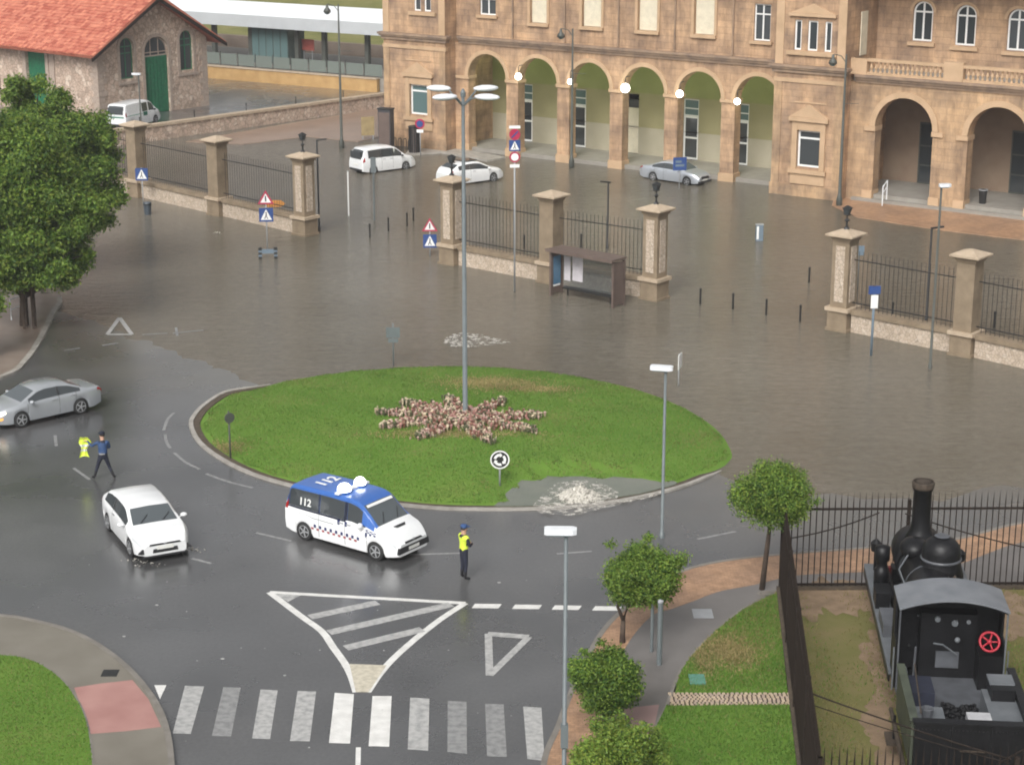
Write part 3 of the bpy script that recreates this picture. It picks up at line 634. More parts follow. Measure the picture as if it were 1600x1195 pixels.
for q in (((272, 645), (262, 655), (256, 672)), ((272, 707), (290, 722), (312, 733)), ((322, 740), (355, 752), (395, 762)), ((258, 678), (260, 690), (266, 700)), ((115, 731), (140, 749)), ((86, 680), (88, 697)), ((270, 521), (318, 516)), ((222, 523), (262, 521)), ((275, 512), (277, 525)),
          ((925, 861), (870, 865)), ((1090, 842), (1150, 830)), ((400, 832), (455, 845)), ((100, 548), (125, 544)), ((160, 540), (185, 536)), ((300, 872), (330, 880)), ((640, 866), (720, 864))):
    strip('lane_line', line(*q, n=3), .12, .002 if q[0][1] > 600 else .009, .005 if q[0][1] > 600 else .012, M['very_worn'], road)
lit_ = MB()
for i in range(40):
    px = random.uniform(10, 870); py = random.uniform(880, 1180); p = at(px, py); s_ = random.uniform(.012, .035)
    if in_poly(np.array([p.x]), np.array([p.y]), [(q.x, q.y) for q in ko + ki[::-1]])[0] or px < 270 and py > 960: continue
    lit_.ball((p.x, p.y, .005), s_, s_ * .7, .008, 6, 3)
for q in ((194, 994), (245, 945), (348, 1029), (780, 910), (445, 1055)):
    p = at(*q); lit_.ball((p.x, p.y, .008), .07 * random.uniform(.6, 1.1), .05, .012, 7, 4)
tag(lit_.build('litter', M['worn'], road), None, None, None, 'stuff')
# ---- far ground: pavements by the station, yard street, embankment
tp = slab('pavement', [at(*q) for q in ((1300, 322), (1338, 340), (1476, 361), (1620, 378), (1800, 402), (1800, 340), (1500, 300), (1310, 290))], -.3, .04, M['tan']); tag(tp, 'orange paving before the big station arches', None, None, 'structure')
pk = slab('pavement', [at(*q) for q in ((290, 222), (340, 213), (600, 168), (625, 170), (640, 205), (560, 222), (480, 214), (380, 226))], -.3, .03, mat('reflection_tinted_paving', (.24, .165, .12), .3, col2=(.32, .22, .16), scale=.6)); tag(pk, 'reflection-tinted wet paving below the retaining wall, tinted with the station reflection', None, None, 'structure')  # the orange station's reflection is put into this paving colour
k2 = slab('kerb_island', [at(*q) for q in ((632, 244), (642, 233), (680, 230), (740, 238), (790, 248), (760, 253), (690, 240))], -.3, .10, M['kerb']); tag(k2, 'pale kerbed corner before the left station wing', None, None, 'structure')
em = MB(); e0 = 0
rowsY = [(186, .6), (200, .8), (212, 2.0), (226, 2.6), (245, 6.0), (300, 9), (700, 12)]
exs = np.linspace(-120, 160, 29); ev = []
for y, z in rowsY:
    for x in exs: ev.append((x, y + (0 - x) * .60 * .8, z + .25 * math.sin(x * .3 + y)))
em.add(ev, [(j * 29 + i, j * 29 + i + 1, (j + 1) * 29 + i + 1, (j + 1) * 29 + i) for j in range(len(rowsY) - 1) for i in range(28)])
tag(em.build('embankment', grass_mat('embankment_grass', (.12, .13, .035), (.19, .185, .06), (.26, .22, .11)), None, True), 'yellow-green grassy embankment beyond the railway', None, None, 'structure')
# ================================================================ BUILDINGS
def arch_top(op, u):
    uc, hw, sill, spring, rise = op
    return spring + (rise * math.sqrt(max(0, 1 - ((u - uc) / hw) ** 2)) if rise else 0)
def wall(mb, u0, u1, z0, z1, v0, v1, ops, N=14):
    """wall slab with real openings; op = (centre, half width, sill, spring, rise)"""
    cuts = {u0, u1}
    for op in ops:
        k = N if op[4] else 1
        for i in range(k + 1):
            t = -math.cos(math.pi * i / k) if op[4] else (-1 + 2 * i / k)
            cuts.add(op[0] + op[1] * t)
    cs = sorted(c for c in cuts if u0 - 1e-6 <= c <= u1 + 1e-6)
    def pan(a, b, za0, zb0, za1, zb1, v, flip):
        q = [(a, v, za0), (b, v, zb0), (b, v, zb1), (a, v, za1)]; mb.add(q[::-1] if flip else q, [(0, 1, 2, 3)])
    for a, b in zip(cs, cs[1:]):
        if b - a < 1e-5: continue
        mid = (a + b) / 2; op = next((o for o in ops if abs(mid - o[0]) < o[1]), None)
        if op is None:
            pan(a, b, z0, z0, z1, z1, v0, False); pan(a, b, z0, z0, z1, z1, v1, True)
        else:
            ta, tb = arch_top(op, a), arch_top(op, b)
            if op[2] > z0 + 1e-4:
                pan(a, b, z0, z0, op[2], op[2], v0, False); pan(a, b, z0, z0, op[2], op[2], v1, True)
                mb.quad((a, v0, op[2]), (b, v0, op[2]), (b, v1, op[2]), (a, v1, op[2]))
            pan(a, b, ta, tb, z1, z1, v0, False); pan(a, b, ta, tb, z1, z1, v1, True)
            mb.quad((a, v0, ta), (a, v1, ta), (b, v1, tb), (b, v0, tb))
    for op in ops:
        for s in (-1, 1):
            u = op[0] + s * op[1]; q = [(u, v0, op[2]), (u, v1, op[2]), (u, v1, op[3]), (u, v0, op[3])]
            mb.add(q if s < 0 else q[::-1], [(0, 1, 2, 3)])
    mb.quad((u0, v0, z0), (u0, v0, z1), (u0, v1, z1), (u0, v1, z0)); mb.quad((u1, v0, z0), (u1, v1, z0), (u1, v1, z1), (u1, v0, z1)); mb.quad((u0, v0, z1), (u1, v0, z1), (u1, v1, z1), (u0, v1, z1))
    return mb
def archivolt(mb, op, v, w=.28, proud=.09, N=16):
    uc, hw, _, sp, rise = op; vs = []
    for i in range(N + 1):
        t = math.pi * i / N
        for r, k in ((0, 0), (w, 0), (w, 1), (0, 1)):
            vs.append((uc - (hw + r) * math.cos(t), v - proud * k - .003 * (1 - k), sp + (rise + r) * math.sin(t)))
    fs = [(4 * i + a, 4 * i + (a + 1) % 4, 4 * i + 4 + (a + 1) % 4, 4 * i + 4 + a) for i in range(N) for a in range(4)]
    return mb.add(vs, fs)
def window(parent, u0, u1, z0, z1, v, bars=(.5,), rails=(), arched=False, fw=.09, fm='white', gm='glass', axis=0, name='window'):
    """a window: frame mesh with a pane child; axis 0 = along u, 1 = along v (return walls)"""
    fr = MB(); w = u1 - u0; mp = (lambda a, b, c: (a, b, c)) if axis == 0 else (lambda a, b, c: (b, a, c))
    def bx(a0, a1, c0, c1, d0=-.05, d1=.05):
        n = len(fr.v); fr.box(a0, a1, v + d0, v + d1, c0, c1)
        if axis: fr.v[n:] = [mp(*p) for p in fr.v[n:]]
    sp = z1 - w / 2 if arched else z1
    bx(u0, u0 + fw, z0, sp); bx(u1 - fw, u1, z0, sp); bx(u0 + fw, u1 - fw, z0, z0 + fw)
    if arched:
        n = len(fr.v); N = 12; r = w / 2; uc = (u0 + u1) / 2; vs = []
        for i in range(N + 1):
            t = math.pi * i / N
            for rr, d in ((r, -.05), (r - fw, -.05), (r - fw, .05), (r, .05)): vs.append((uc - rr * math.cos(t), v + d, sp + rr * math.sin(t)))
        fr.add(vs, [(4 * i + a, 4 * i + (a + 1) % 4, 4 * i + 4 + (a + 1) % 4, 4 * i + 4 + a) for i in range(N) for a in range(4)])
        bx(u0 + fw, u1 - fw, sp - fw / 2, sp + fw / 2, -.04, .04)
    else: bx(u0 + fw, u1 - fw, z1 - fw, z1)
    for b in bars: bx(u0 + w * b - fw * .55, u0 + w * b + fw * .55, z0 + fw, (z1 - fw), -.045, .045)
    for r in rails: bx(u0 + fw, u1 - fw, z0 + (z1 - z0) * r - fw / 2, z0 + (z1 - z0) * r + fw / 2, -.042, .042)
    o = fr.build(name, M[fm], parent)
    pn = MB(); uc = (u0 + u1) / 2
    if arched: poly = [(u0 + .02, z0 + .02), (u1 - .02, z0 + .02)] + [(uc + (w / 2 - .02) * math.cos(math.pi * i / 12), sp + (w / 2 - .02) * math.sin(math.pi * i / 12)) for i in range(13)]
    else: poly = [(u0 + .02, z0 + .02), (u1 - .02, z0 + .02), (u1 - .02, z1 - .02), (u0 + .02, z1 - .02)]
    pn.prism(poly, v - .012, v + .012, lambda a, c, d: mp(a, d, c)); pn.build('pane', M[gm], o)
    return o

# ---------------------------------------------------------------- station
SO = Vector((7.31, 130.96, 0)); ST = Vector((.82106, -.57084, 0)); SN = Vector((.57084, .82106, 0))
station = thing('station_building', 'long tan ashlar railway station with round-arched arcade and projecting wings', 'building', SO, math.atan2(ST.y, ST.x))
def fac(px, py, v):
    r = ray(px, py); O = SO + SN * v; k = (O.x * SN.x + O.y * SN.y) / (r[0] * SN.x + r[1] * SN.y)
    q = Vector((r[0] * k, r[1] * k, 0)) - O; return q.x * ST.x + q.y * ST.y, CAMH + r[2] * k
VL, VR, VC, VU = -1.2, -2.0, -1.0, 2.5      # planes of left wing, right wing, centre arcade, centre upper wall
LU0, LU1, RU0, RU1, CU1 = -19.45, -13.85, 12.75, 17.55, 46.0
arc = [(-11.05 + 4.32 * k, 1.66, -.45, 5.45, 1.66) for k in range(6)]
wall(MB(), LU1, RU0, -.45, 7.75, 0, .85, arc).build('arcade_wall', M['ashlar'], station)
for op in arc: archivolt(MB(), op, 0).build('arch_moulding', M['trim'], station)
for i in range(7):
    uc = -11.05 + 4.32 * (i - .5); hw = .52
    MB().box(uc - hw - .06, uc + hw + .06, -.10, .93, 5.22, 5.44).build('impost', M['trim'], station); MB().box(uc - hw - .05, uc + hw + .05, -.08, .90, -.45, .55).build('pier_base', M['trim'], station)
# upper wall over the arcade with blind windows
blind = [(-6.75, .70), (-2.38, .78), (2.04, .76), (6.36, .76)]
ops = [(u, hw, 9.5, 12.4, 0) for u, hw in blind] + [(10.6, .6, 9.35, 11.7, 0), (-11.1, .70, 9.8, 10.95, 0)]
wall(MB(), LU1, RU0, 8.25, 15.4, .15, .9, ops).build('upper_wall', M['ashlar'], station)
for u, hw in blind:
    MB().box(u - hw + .01, u + hw - .01, .36, .42, 9.51, 12.39).build('blind_panel', M['cream'], station)
    MB().box(u - hw - .18, u + hw + .18, -.05, .146, 9.28, 9.498).build('window_sill', M['trim'], station)
    for x0, x1 in ((u - hw - .2, u - hw - .003), (u + hw + .003, u + hw + .2)): MB().box(x0, x1, .06, .146, 9.5, 12.6).build('window_jamb', M['trim'], station)
window(station, 10.0, 11.2, 9.36, 11.7, .35, (.5,), (.72,)); window(station, -11.8, -10.4, 9.81, 10.94, .35, (.5,))
MB().box(9.8, 11.4, -.05, .146, 9.15, 9.345).build('window_sill', M['trim'], station); MB().box(-12.0, -10.2, -.05, .146, 9.6, 9.795).build('window_sill', M['trim'], station)
for u in (-8.9, -4.55, -.2, 4.2, 8.55): MB().tube([(u, .06, 8.3), (u, .06, 15.2)], .06, 6).build('downpipe', M['trim_dark'], station)
# cornices
c_ = MB()
def course(u0, u1, v, z, prof=((.34, .16), (.26, .12), (.14, .22))):
    zz = z
    for d, h in prof: c_.box(u0 - d, u1 + d, v - d, v + .3, zz - h, zz - .002); zz -= h
course(LU0, LU1, VL, 8.3); course(RU0, RU1, VR, 8.3)
c_.box(LU1 + .35, RU0 - .35, -.34, .3, 8.10, 8.248); c_.box(LU1 + .35, RU0 - .35, -.24, .3, 7.95, 8.098); c_.box(LU1 + .35, RU0 - .35, -.12, .3, 7.752, 7.948)
c_.box(RU1 + .35, CU1, VC - .34, VC + .3, 7.74, 7.9); c_.box(RU1 + .35, CU1, VC - .22, VC + .3, 7.58, 7.738); c_.box(RU1 + .35, CU1, VC - .1, VC + .3, 7.40, 7.578)
each(c_, 'cornice', M['trim_dark'], station)
fz = MB(); fz.box(LU0 - .06, LU1 + .06, VL - .06, VL + .2, 7.2, 7.45); fz.box(RU0 - .06, RU1 + .06, VR - .06, VR + .2, 7.2, 7.45); each(fz, 'frieze_band', M['trim'], station)
# loggia behind the arcade
BV = 4.6
lg = MB(); lg.box(LU1 - 1, RU0 + 2, .3, BV, -.45, .28); lg.build('loggia_floor', M['concrete'], station)
lc = MB(); lc.box(LU1 - 1, RU0 + 2, .86, BV, 7.3, 7.5); lc.build('loggia_ceiling', M['green_glow_wall'], station)
doors = []
for px in (821, 904, 986, 1079, 1157):
    u, _ = fac(px, 200, BV); doors.append(u)
dops = [(u, .62, .28, 4.5, 0) for u in doors]
wall(MB(), LU1 - 3, RU0 + 2, 4.602, 7.3, BV, BV + .4, []).build('loggia_upper_wall', M['green_glow_wall'], station)
wall(MB(), LU1 - 3, RU0 + 2, 2.2, 4.6, BV, BV + .4, [(u, .62, 2.2, 4.5, 0) for u in doors]).build('loggia_middle_wall', M['faint_glow_plaster'], station)
wall(MB(), LU1 - 3, RU0 + 2, .28, 2.198, BV, BV + .4, [(u, .62, .28, 2.198, 0) for u in doors]).build('loggia_lower_wall', M['plaster'], station)
for i, u in enumerate(doors):
    if i == 2:
        d = MB().box(u - .6, u + .6, BV + .1, BV + .16, .3, 3.5).build('door', M['cream'], station)
        MB().box(u - .6, u + .6, BV + .1, BV + .15, 3.52, 4.1).build('transom', M['glass'], station)
    else: window(station, u - .6, u + .6, .3, 3.3, BV + .15, (.12, ) if i == 0 else (), (.5,), fw=.13, name='door'); window(station, u - .6, u + .6, 3.32, 4.48, BV + .15, (), (.45,), fw=.07, gm='glass_pale', name='fanlight')
# wings
def wing(u0, u1, v, back, mt):
    w = MB(); uc = fac_w[0]
    w_ = wall(MB(), u0, u1, -.45, 8.0, v, v + .5, [(fac_w[0], fac_w[1], fac_w[2], fac_w[3], 0)]); w_.build('wing_wall', M[mt], station)
    for uu, sgn in ((u0, 1), (u1, -1)): MB().box(min(uu, uu + sgn * .5), max(uu, uu + sgn * .5), v + .502, back, -.45, 8.0).build('wing_side', M[mt], station)
wl = fac(640, 178, VL), fac(670, 134, VL); fac_w = ((wl[0][0] + wl[1][0]) / 2, .82, wl[0][1], wl[1][1]); wing(LU0, LU1, VL, 12, 'ashlar'); lw_ = fac_w
wr = fac(1246, 260, VR), fac(1281, 206, VR); fac_w = ((wr[0][0] + wr[1][0]) / 2, .80, wr[0][1], wr[1][1]); wing(RU0, RU1, VR, 8, 'ashlar'); rw_ = fac_w
for (uc, hw, z0, z1), v in ((lw_, VL), (rw_, VR)):
    window(station, uc - hw, uc + hw, z0, z1, v + .2, (), (.78,), fw=.12, gm='glass_pale' if v == VL else 'glass')
    p = MB(); p.box(uc - hw - .35, uc - hw - .004, v - .12, v - .002, z0 - .15, z1 + .55); p.box(uc + hw + .004, uc + hw + .35, v - .12, v - .002, z0 - .15, z1 + .55)
    p.box(uc - hw - .003, uc + hw + .003, v - .10, v - .002, z1 + .004, z1 + .55); p.box(uc - hw - .55, uc + hw + .55, v - .26, v - .002, z1 + .56, z1 + .82)
    p.prism([(uc - hw - .55, z1 + .83), (uc + hw + .55, z1 + .83), (uc, z1 + 1.65)], v - .22, v - .002, lambda a, c, d: (a, d, c))
    p.box(uc - hw - .3, uc + hw + .3, v - .05, v - .003, z1 + 1.7, z1 + 1.78)
    p.box(uc - hw - .5, uc + hw + .5, v - .22, v - .002, z0 - .42, z0 - .16); p.box(uc - hw - .4, uc + hw + .4, v - .08, v - .002, z0 - 1.1, z0 - .43)
    each(p, 'window_pediment', M['trim'], station)
    q = MB(); u0, u1 = (LU0, LU1) if v == VL else (RU0, RU1)
    for uu in (u0, u1 - .55): q.box(uu, uu + .55, v - .06, v - .002, .75, 7.19)
    q.box(u0 - .08, u1 + .08, v - .1, v - .002, -.45, .75); each(q, 'corner_pilaster', M['ashlar_light'], station)
# wing upper storeys
ul = [(fac(660, 10, VL)[0] - .45, .30), (fac(660, 10, VL)[0] + .45, .30)]
zl = fac(660, 18, VL)[1]
wall(MB(), LU0, LU1, 8.31, 15.4, VL, VL + .5, [(u, h, zl, zl + 2.3, 0) for u, h in ul]).build('wing_upper_wall', M['ashlar'], station)
for u, h in ul: window(station, u - h, u + h, zl, zl + 2.3, VL + .15, (), (.6,), fw=.1)
z3 = fac(1270, 80, VR)[1]; ur = [(fac(1247, 55, VR)[0], .24), (fac(1270, 55, VR)[0], .34), (fac(1294, 57, VR)[0], .24)]
wall(MB(), RU0, RU1, 8.31, 15.4, VR, VR + .5, [(u, h, z3, z3 + 1.85, 0) for u, h in ur]).build('wing_upper_wall', M['ashlar'], station)
for u, h in ur: window(station, u - h, u + h, z3, z3 + 1.85, VR + .15, (), (), fw=.1)
s = MB(); uc = ur[1][0]; s.box(uc - 1.7, uc + 1.7, VR - .18, VR - .002, z3 - .3, z3 - .05); s.box(uc - 1.6, uc + 1.6, VR - .2, VR - .002, z3 + 2.1, z3 + 2.3)
s.prism([(uc - 1.5, z3 + 2.31), (uc + 1.5, z3 + 2.31), (uc, z3 + 2.9)], VR - .14, VR - .002, lambda a, c, d: (a, d, c))
uc = (ul[0][0] + ul[1][0]) / 2; s.box(uc - 1.2, uc + 1.2, VL - .15, VL - .002, zl - .3, zl - .05)
for v, u0, u1 in ((VL, LU0, LU1), (VR, RU0, RU1)):
    for uu in (u0, u1 - .55): s.box(uu, uu + .55, v - .06, v - .002, 8.312, 15.3)
each(s, 'window_surround', M['trim'], station)
for uu, v, bk in ((LU0, VL, 12), (LU1 - .5, VL, 12), (RU0, VR, 8), (RU1 - .5, VR, 8)): MB().box(uu, uu + .5, v + .502, bk, 8.002, 15.4).build('wing_side', M['ashlar'], station)
# blind slit on the return wall beside the terrace
u_, z_ = fac(1373, 82, .3)
MB().box(RU1 + .002, RU1 + .05, .0, .9, 8.9, 11.6).build('blind_panel', M['cream'], station)
# centre: big arches, terrace, balustrade, upper wall
ca = []
for pxl, pxr, pyt in ((1365, 1455, 153), (1510, 1606, 167)):
    l, r = fac(pxl, 250, VC)[0], fac(pxr, 250, VC)[0]; zt = fac((pxl + pxr) / 2, pyt, VC)[1]; hw = (r - l) / 2; ca.append(((l + r) / 2, hw, -.45, zt - hw, hw))
st_ = ca[1][0] - ca[0][0]; ca += [(ca[1][0] + st_ * k, ca[1][1], -.45, ca[1][3], ca[1][4]) for k in (1, 2)]
wall(MB(), RU1, CU1, -.45, 7.4, VC, VC + .9, ca).build('arcade_wall', M['ashlar_light'], station)
for op in ca:
    archivolt(MB(), op, VC, .36, .12).build('arch_moulding', M['trim'], station)
    for s_ in (-1, 1):
        e = op[0] + s_ * (op[1] + .32); MB().box(e - .37, e + .37, VC - .13, VC + .95, op[3] - .3, op[3] - .02).build('impost', M['trim'], station); MB().box(e - .34, e + .34, VC - .11, VC + .93, -.45, .7).build('pier_base', M['trim'], station)
MB().box(RU1 + .01, CU1, VC + .31, VU + .5, 7.42, 7.88).build('terrace_floor', M['concrete'], station)
bl = MB(); bl.box(RU1 + .1, CU1, VC - .12, VC + .18, 7.902, 8.06); bl.box(RU1 + .1, CU1, VC - .14, VC + .2, 8.72, 8.90)
peds = [RU1 + .45, ca[0][0] + st_ / 2, ca[1][0] + st_ / 2, ca[2][0] + st_ / 2]
each(bl, 'balustrade_rail', M['trim'], station)
for u in peds: MB().box(u - .62, u + .62, VC - .19, VC + .25, 7.901, 9.05 if u > 20 else 8.9).build('balustrade_pedestal', M['trim'], station)
bme = MB().lathe([(.09, 0), (.09, .06), (.055, .12), (.11, .28), (.05, .48), (.09, .58), (.09, .66)], (0, 0, 0), 6).mesh('baluster', M['trim'])
u = RU1 + 1.3
while u < CU1 - .3:
    if min(abs(u - p) for p in peds) > .75: new('baluster', bme, station, (u, VC + .03, 8.062))
    u += .30
uw = []
for px, py, pt in ((1440, 65, 2), (1507, 72, 8), (1588, 80, 14)):
    u, z = fac(px, py, VU); uw.append((u, z, fac(px, pt, VU)[1]))
d_ = uw[2][0] - uw[1][0]; uw += [(uw[2][0] + (uw[1][0] - uw[0][0]), uw[2][1], uw[2][2]), (uw[2][0] + (uw[1][0] - uw[0][0]) + d_, uw[2][1], uw[2][2])]
wall(MB(), RU1, CU1, 7.89, 15.4, VU, VU + .5, [(u, .66, z0, z1 - .66, .66) for u, z0, z1 in uw]).build('upper_wall', M['ashlar'], station)
for u, z0, z1 in uw:
    a = MB(); window(station, u - .655, u + .655, z0 + .01, z1 - .01, VU + .18, (.5,), (), True, fw=.11)
    archivolt(a, (u, .7, 0, z1 - .66, .66), VU, .18, .06); a.box(u - .9, u + .9, VU - .16, VU - .002, z0 - .28, z0 - .06); each(a, 'window_surround', M['trim'], station)
# centre loggia
cf = MB(); cf.box(RU1, CU1, VC + .2, 4.5, -.45, .45); cf.box(RU1 + .5, CU1, VC - .35, VC + .198, -.45, .22); cf.build('loggia_floor', M['concrete'], station)
cw = MB(); cw.box(RU1 - 1, CU1, 4.5, 4.8, .45, 7.4); cw.build('loggia_upper_wall', M['brown_wall'], station)
for px in (1447, 1592): 
    u, _ = fac(px, 260, 4.45); window(station, u - .55, u + .55, .46, 4.4, 4.44, (), (.3, .62), fw=.1, fm='dark_pole', gm='glass', name='door')
MB().box(RU1 + .3, CU1, VC + .9, 4.5, 7.2, 7.41).build('loggia_ceiling', M['brown_wall'], station)
# eaves and roof (above the picture, seen in the water)
e = MB(); e.box(LU0 - .6, CU1, VR - .5, 14, 15.4, 15.9); e.build('eaves', M['trim_dark'], station)
rf = MB(); rf.add([(LU0 - .7, -2.6, 15.9), (CU1, -2.6, 15.9), (CU1, 14, 15.9), (LU0 - .7, 14, 15.9), (LU0 + 5, 5.5, 18.5), (CU1, 5.5, 18.5)], [(0, 1, 5, 4), (2, 3, 4, 5), (3, 0, 4)])
rf.build('roof', mat('slate_roof', (.09, .09, .10), .5, var=.2), station)
MB().box(LU0, CU1, 11.5, 12, -.45, 15.4).build('back_wall', M['ashlar'], station)
# globe lamps hung before the piers
lab = ['leftmost lit globe lamp at the pier between the first two arches', 'small lit globe lamp beside the tall dark lamp post before the arcade', 'largest glowing globe lamp of the arcade with a yellow glow beside it',
       'lit globe lamp on the pier above the silver saloon', 'rightmost lit globe lamp nearest the projecting right wing']
for (px, py), l_, r_ in zip(((810, 120), (891, 128), (977, 138), (1062, 147), (1152, 159)), lab, (.235, .19, .31, .24, .21)):
    u, z = fac(px, py, -.55); p = SO + ST * u + SN * -.55
    t = thing('globe_lamp', l_, 'wall lamp', (p.x, p.y, z), station.rotation_euler.z, 'lit globe lamps along the arcade')
    MB().tube([(0, .53, .75), (0, .1, .75), (0, 0, .62), (0, 0, r_)], .03, 6).build('bracket', M['black'], t)
    MB().ball((0, 0, 0), r_, n=16, m=10).build('globe', M['lamp'], t, True)
# tubes of light inside the loggia: the photograph shows them washing the walls green
for k, op in enumerate(arc):
    ld = bpy.data.lights.new('loggia_light', 'POINT'); ld.energy = 55; ld.color = (.86, 1, .62); ld.shadow_soft_size = .3
    lo = new('loggia_light', ld, station, (op[0], 2.3, 6.7))
# ---------------------------------------------------------------- stone goods building
YZ = .45
GO = at(157, 190, YZ); gt = (at(326, 165, YZ) - GO); GW = gt.length; gt.normalize()
shed = thing('goods_building', 'rubble stone goods building with orange tiled roof and green doors', 'building', GO, math.atan2(gt.y, gt.x))
GNv = Vector((-gt.y, gt.x, 0))   # local +y: away from the gable, along the left wall
def gab(px, py):
    r = ray(px, py); k = (GO.x * GNv.x + GO.y * GNv.y) / (r[0] * GNv.x + r[1] * GNv.y); q = Vector((r[0] * k, r[1] * k, 0)) - GO
    return q.x * gt.x + q.y * gt.y, CAMH + r[2] * k - YZ
def lft_(px, py):
    r = ray(px, py); k = (GO.x * gt.x + GO.y * gt.y) / (r[0] * gt.x + r[1] * gt.y); q = Vector((r[0] * k, r[1] * k, 0)) - GO
    return q.x * GNv.x + q.y * GNv.y, CAMH + r[2] * k - YZ
EZ = 5.65; RZ = EZ + GW / 2 * .62; GL = 46
w1, w2, w3 = [(gab(*a), gab(*b_)) for a, b_ in (((189, 125), (207, 57)), ((282, 111), (300, 45)), ((229, 157), (261, 53)))]
gops = [((a[0] + b_[0]) / 2, (b_[0] - a[0]) / 2, a[1] if i < 2 else 0.0, b_[1] - (b_[0] - a[0]) / 2, (b_[0] - a[0]) / 2 * .9) for i, (a, b_) in enumerate((w1, w2, w3))]
ZM = max(o[3] + o[4] for o in gops) + .12; IN = (ZM - EZ) / .62
wall(MB(), IN, GW - IN, 0, ZM, 0, .5, gops, 10).build('gable_wall', M['rubble'], shed)
g2 = MB(); yq = lambda a, c, d: (a, d, c)
g2.prism([(0, 0), (IN - .001, 0), (IN - .001, ZM), (0, EZ)], 0, .5, yq); g2.build('gable_wall', M['rubble'], shed)
g2 = MB(); g2.prism([(GW - IN + .001, 0), (GW, 0), (GW, EZ), (GW - IN + .001, ZM)], 0, .5, yq); g2.build('gable_wall', M['rubble'], shed)
g2 = MB(); g2.prism([(IN, ZM + .002), (GW - IN, ZM + .002), (GW / 2, RZ)], 0, .5, yq); g2.build('gable_top', M['rubble'], shed)
for i, o in enumerate(gops):
    top = o[3] + o[4]
    if i < 2:
        window(shed, o[0] - o[1], o[0] + o[1], o[2], top, .25, (.5,), (.62,), True, fw=.09, fm='green_door', gm='glass')
    else:
        d = MB().box(o[0] - o[1], o[0] + o[1], .22, .3, 0, o[3] - .45); d = d.build('door', M['green_door'], shed)
        for k in range(7):
            x0 = o[0] - o[1] + k * 2 * o[1] / 7; MB().box(x0 + .02, x0 + 2 * o[1] / 7 - .02, .185, .218, .05, o[3] - .5).build('plank', M['green_door'], d)
        window(shed, o[0] - o[1], o[0] + o[1], o[3] - .42, top, .25, (.33, .66), (), True, fw=.08, fm='quoin', gm='glass', name='fanlight')
s = MB()
for o in gops: archivolt(s, o, 0, .26, .07, 10); s.box(o[0] - o[1] - .27, o[0] - o[1] - .003, -.06, -.002, max(0, o[2] - .2), o[3] - .003); s.box(o[0] + o[1] + .003, o[0] + o[1] + .27, -.06, -.002, max(0, o[2] - .2), o[3] - .003)
for o in gops[:2]: s.box(o[0] - o[1] - .3, o[0] + o[1] + .3, -.12, -.002, o[2] - .42, o[2] - .203)
each(s, 'opening_surround', M['quoin'], shed)
for k in range(12):
    a_ = .55 if k % 2 else .85; b_ = .85 if k % 2 else .55
    for cx, sg in ((0, 1), (GW, -1)):
        q = MB(); q.box(min(cx - sg * .04, cx + sg * a_), max(cx - sg * .04, cx + sg * a_), -.04, -.003, k * .47, k * .47 + .44)
        if sg > 0: q.box(-.04, -.003, -.003, b_, k * .47, k * .47 + .44)
        q.build('quoin', M['quoin'], shed)
# left (long) wall with its door
d0, d1 = lft_(72, 110), lft_(40, 80)
lwm = MB(); wall(lwm, 0, GL, 0, EZ, 0, .5, [((d0[0] + d1[0]) / 2, abs(d1[0] - d0[0]) / 2, 0, d1[1], 0)])
lwm.v = [(y, x, z) for x, y, z in lwm.v]; lwm.f = [f[::-1] for f in lwm.f]; lwm.v = [(x, y if y > .5 else y + .502 * (1 - y / .5) if y < .5 else y, z) for x, y, z in lwm.v]
lwm.build('long_wall', M['rubble'], shed)
dm = (d0[0] + d1[0]) / 2; dw = abs(d1[0] - d0[0]) / 2
MB().box(.2, .3, dm - dw, dm + dw, 0, d1[1] - .01).build('door', M['green_door'], shed)
s = MB(); s.box(-.08, -.002, dm - dw - .4, dm - dw - .003, 0, EZ - .2); s.box(-.08, -.002, dm + dw + .003, dm + dw + .4, 0, EZ - .2); s.box(-.1, -.002, dm - dw - .002, dm + dw + .002, d1[1] + .004, d1[1] + .35)
for y in (5.2, 12.4, 17.5, 24): s.box(-.12, -.002, y, y + .6, 0, EZ - .1)
each(s, 'opening_surround', M['quoin'], shed)
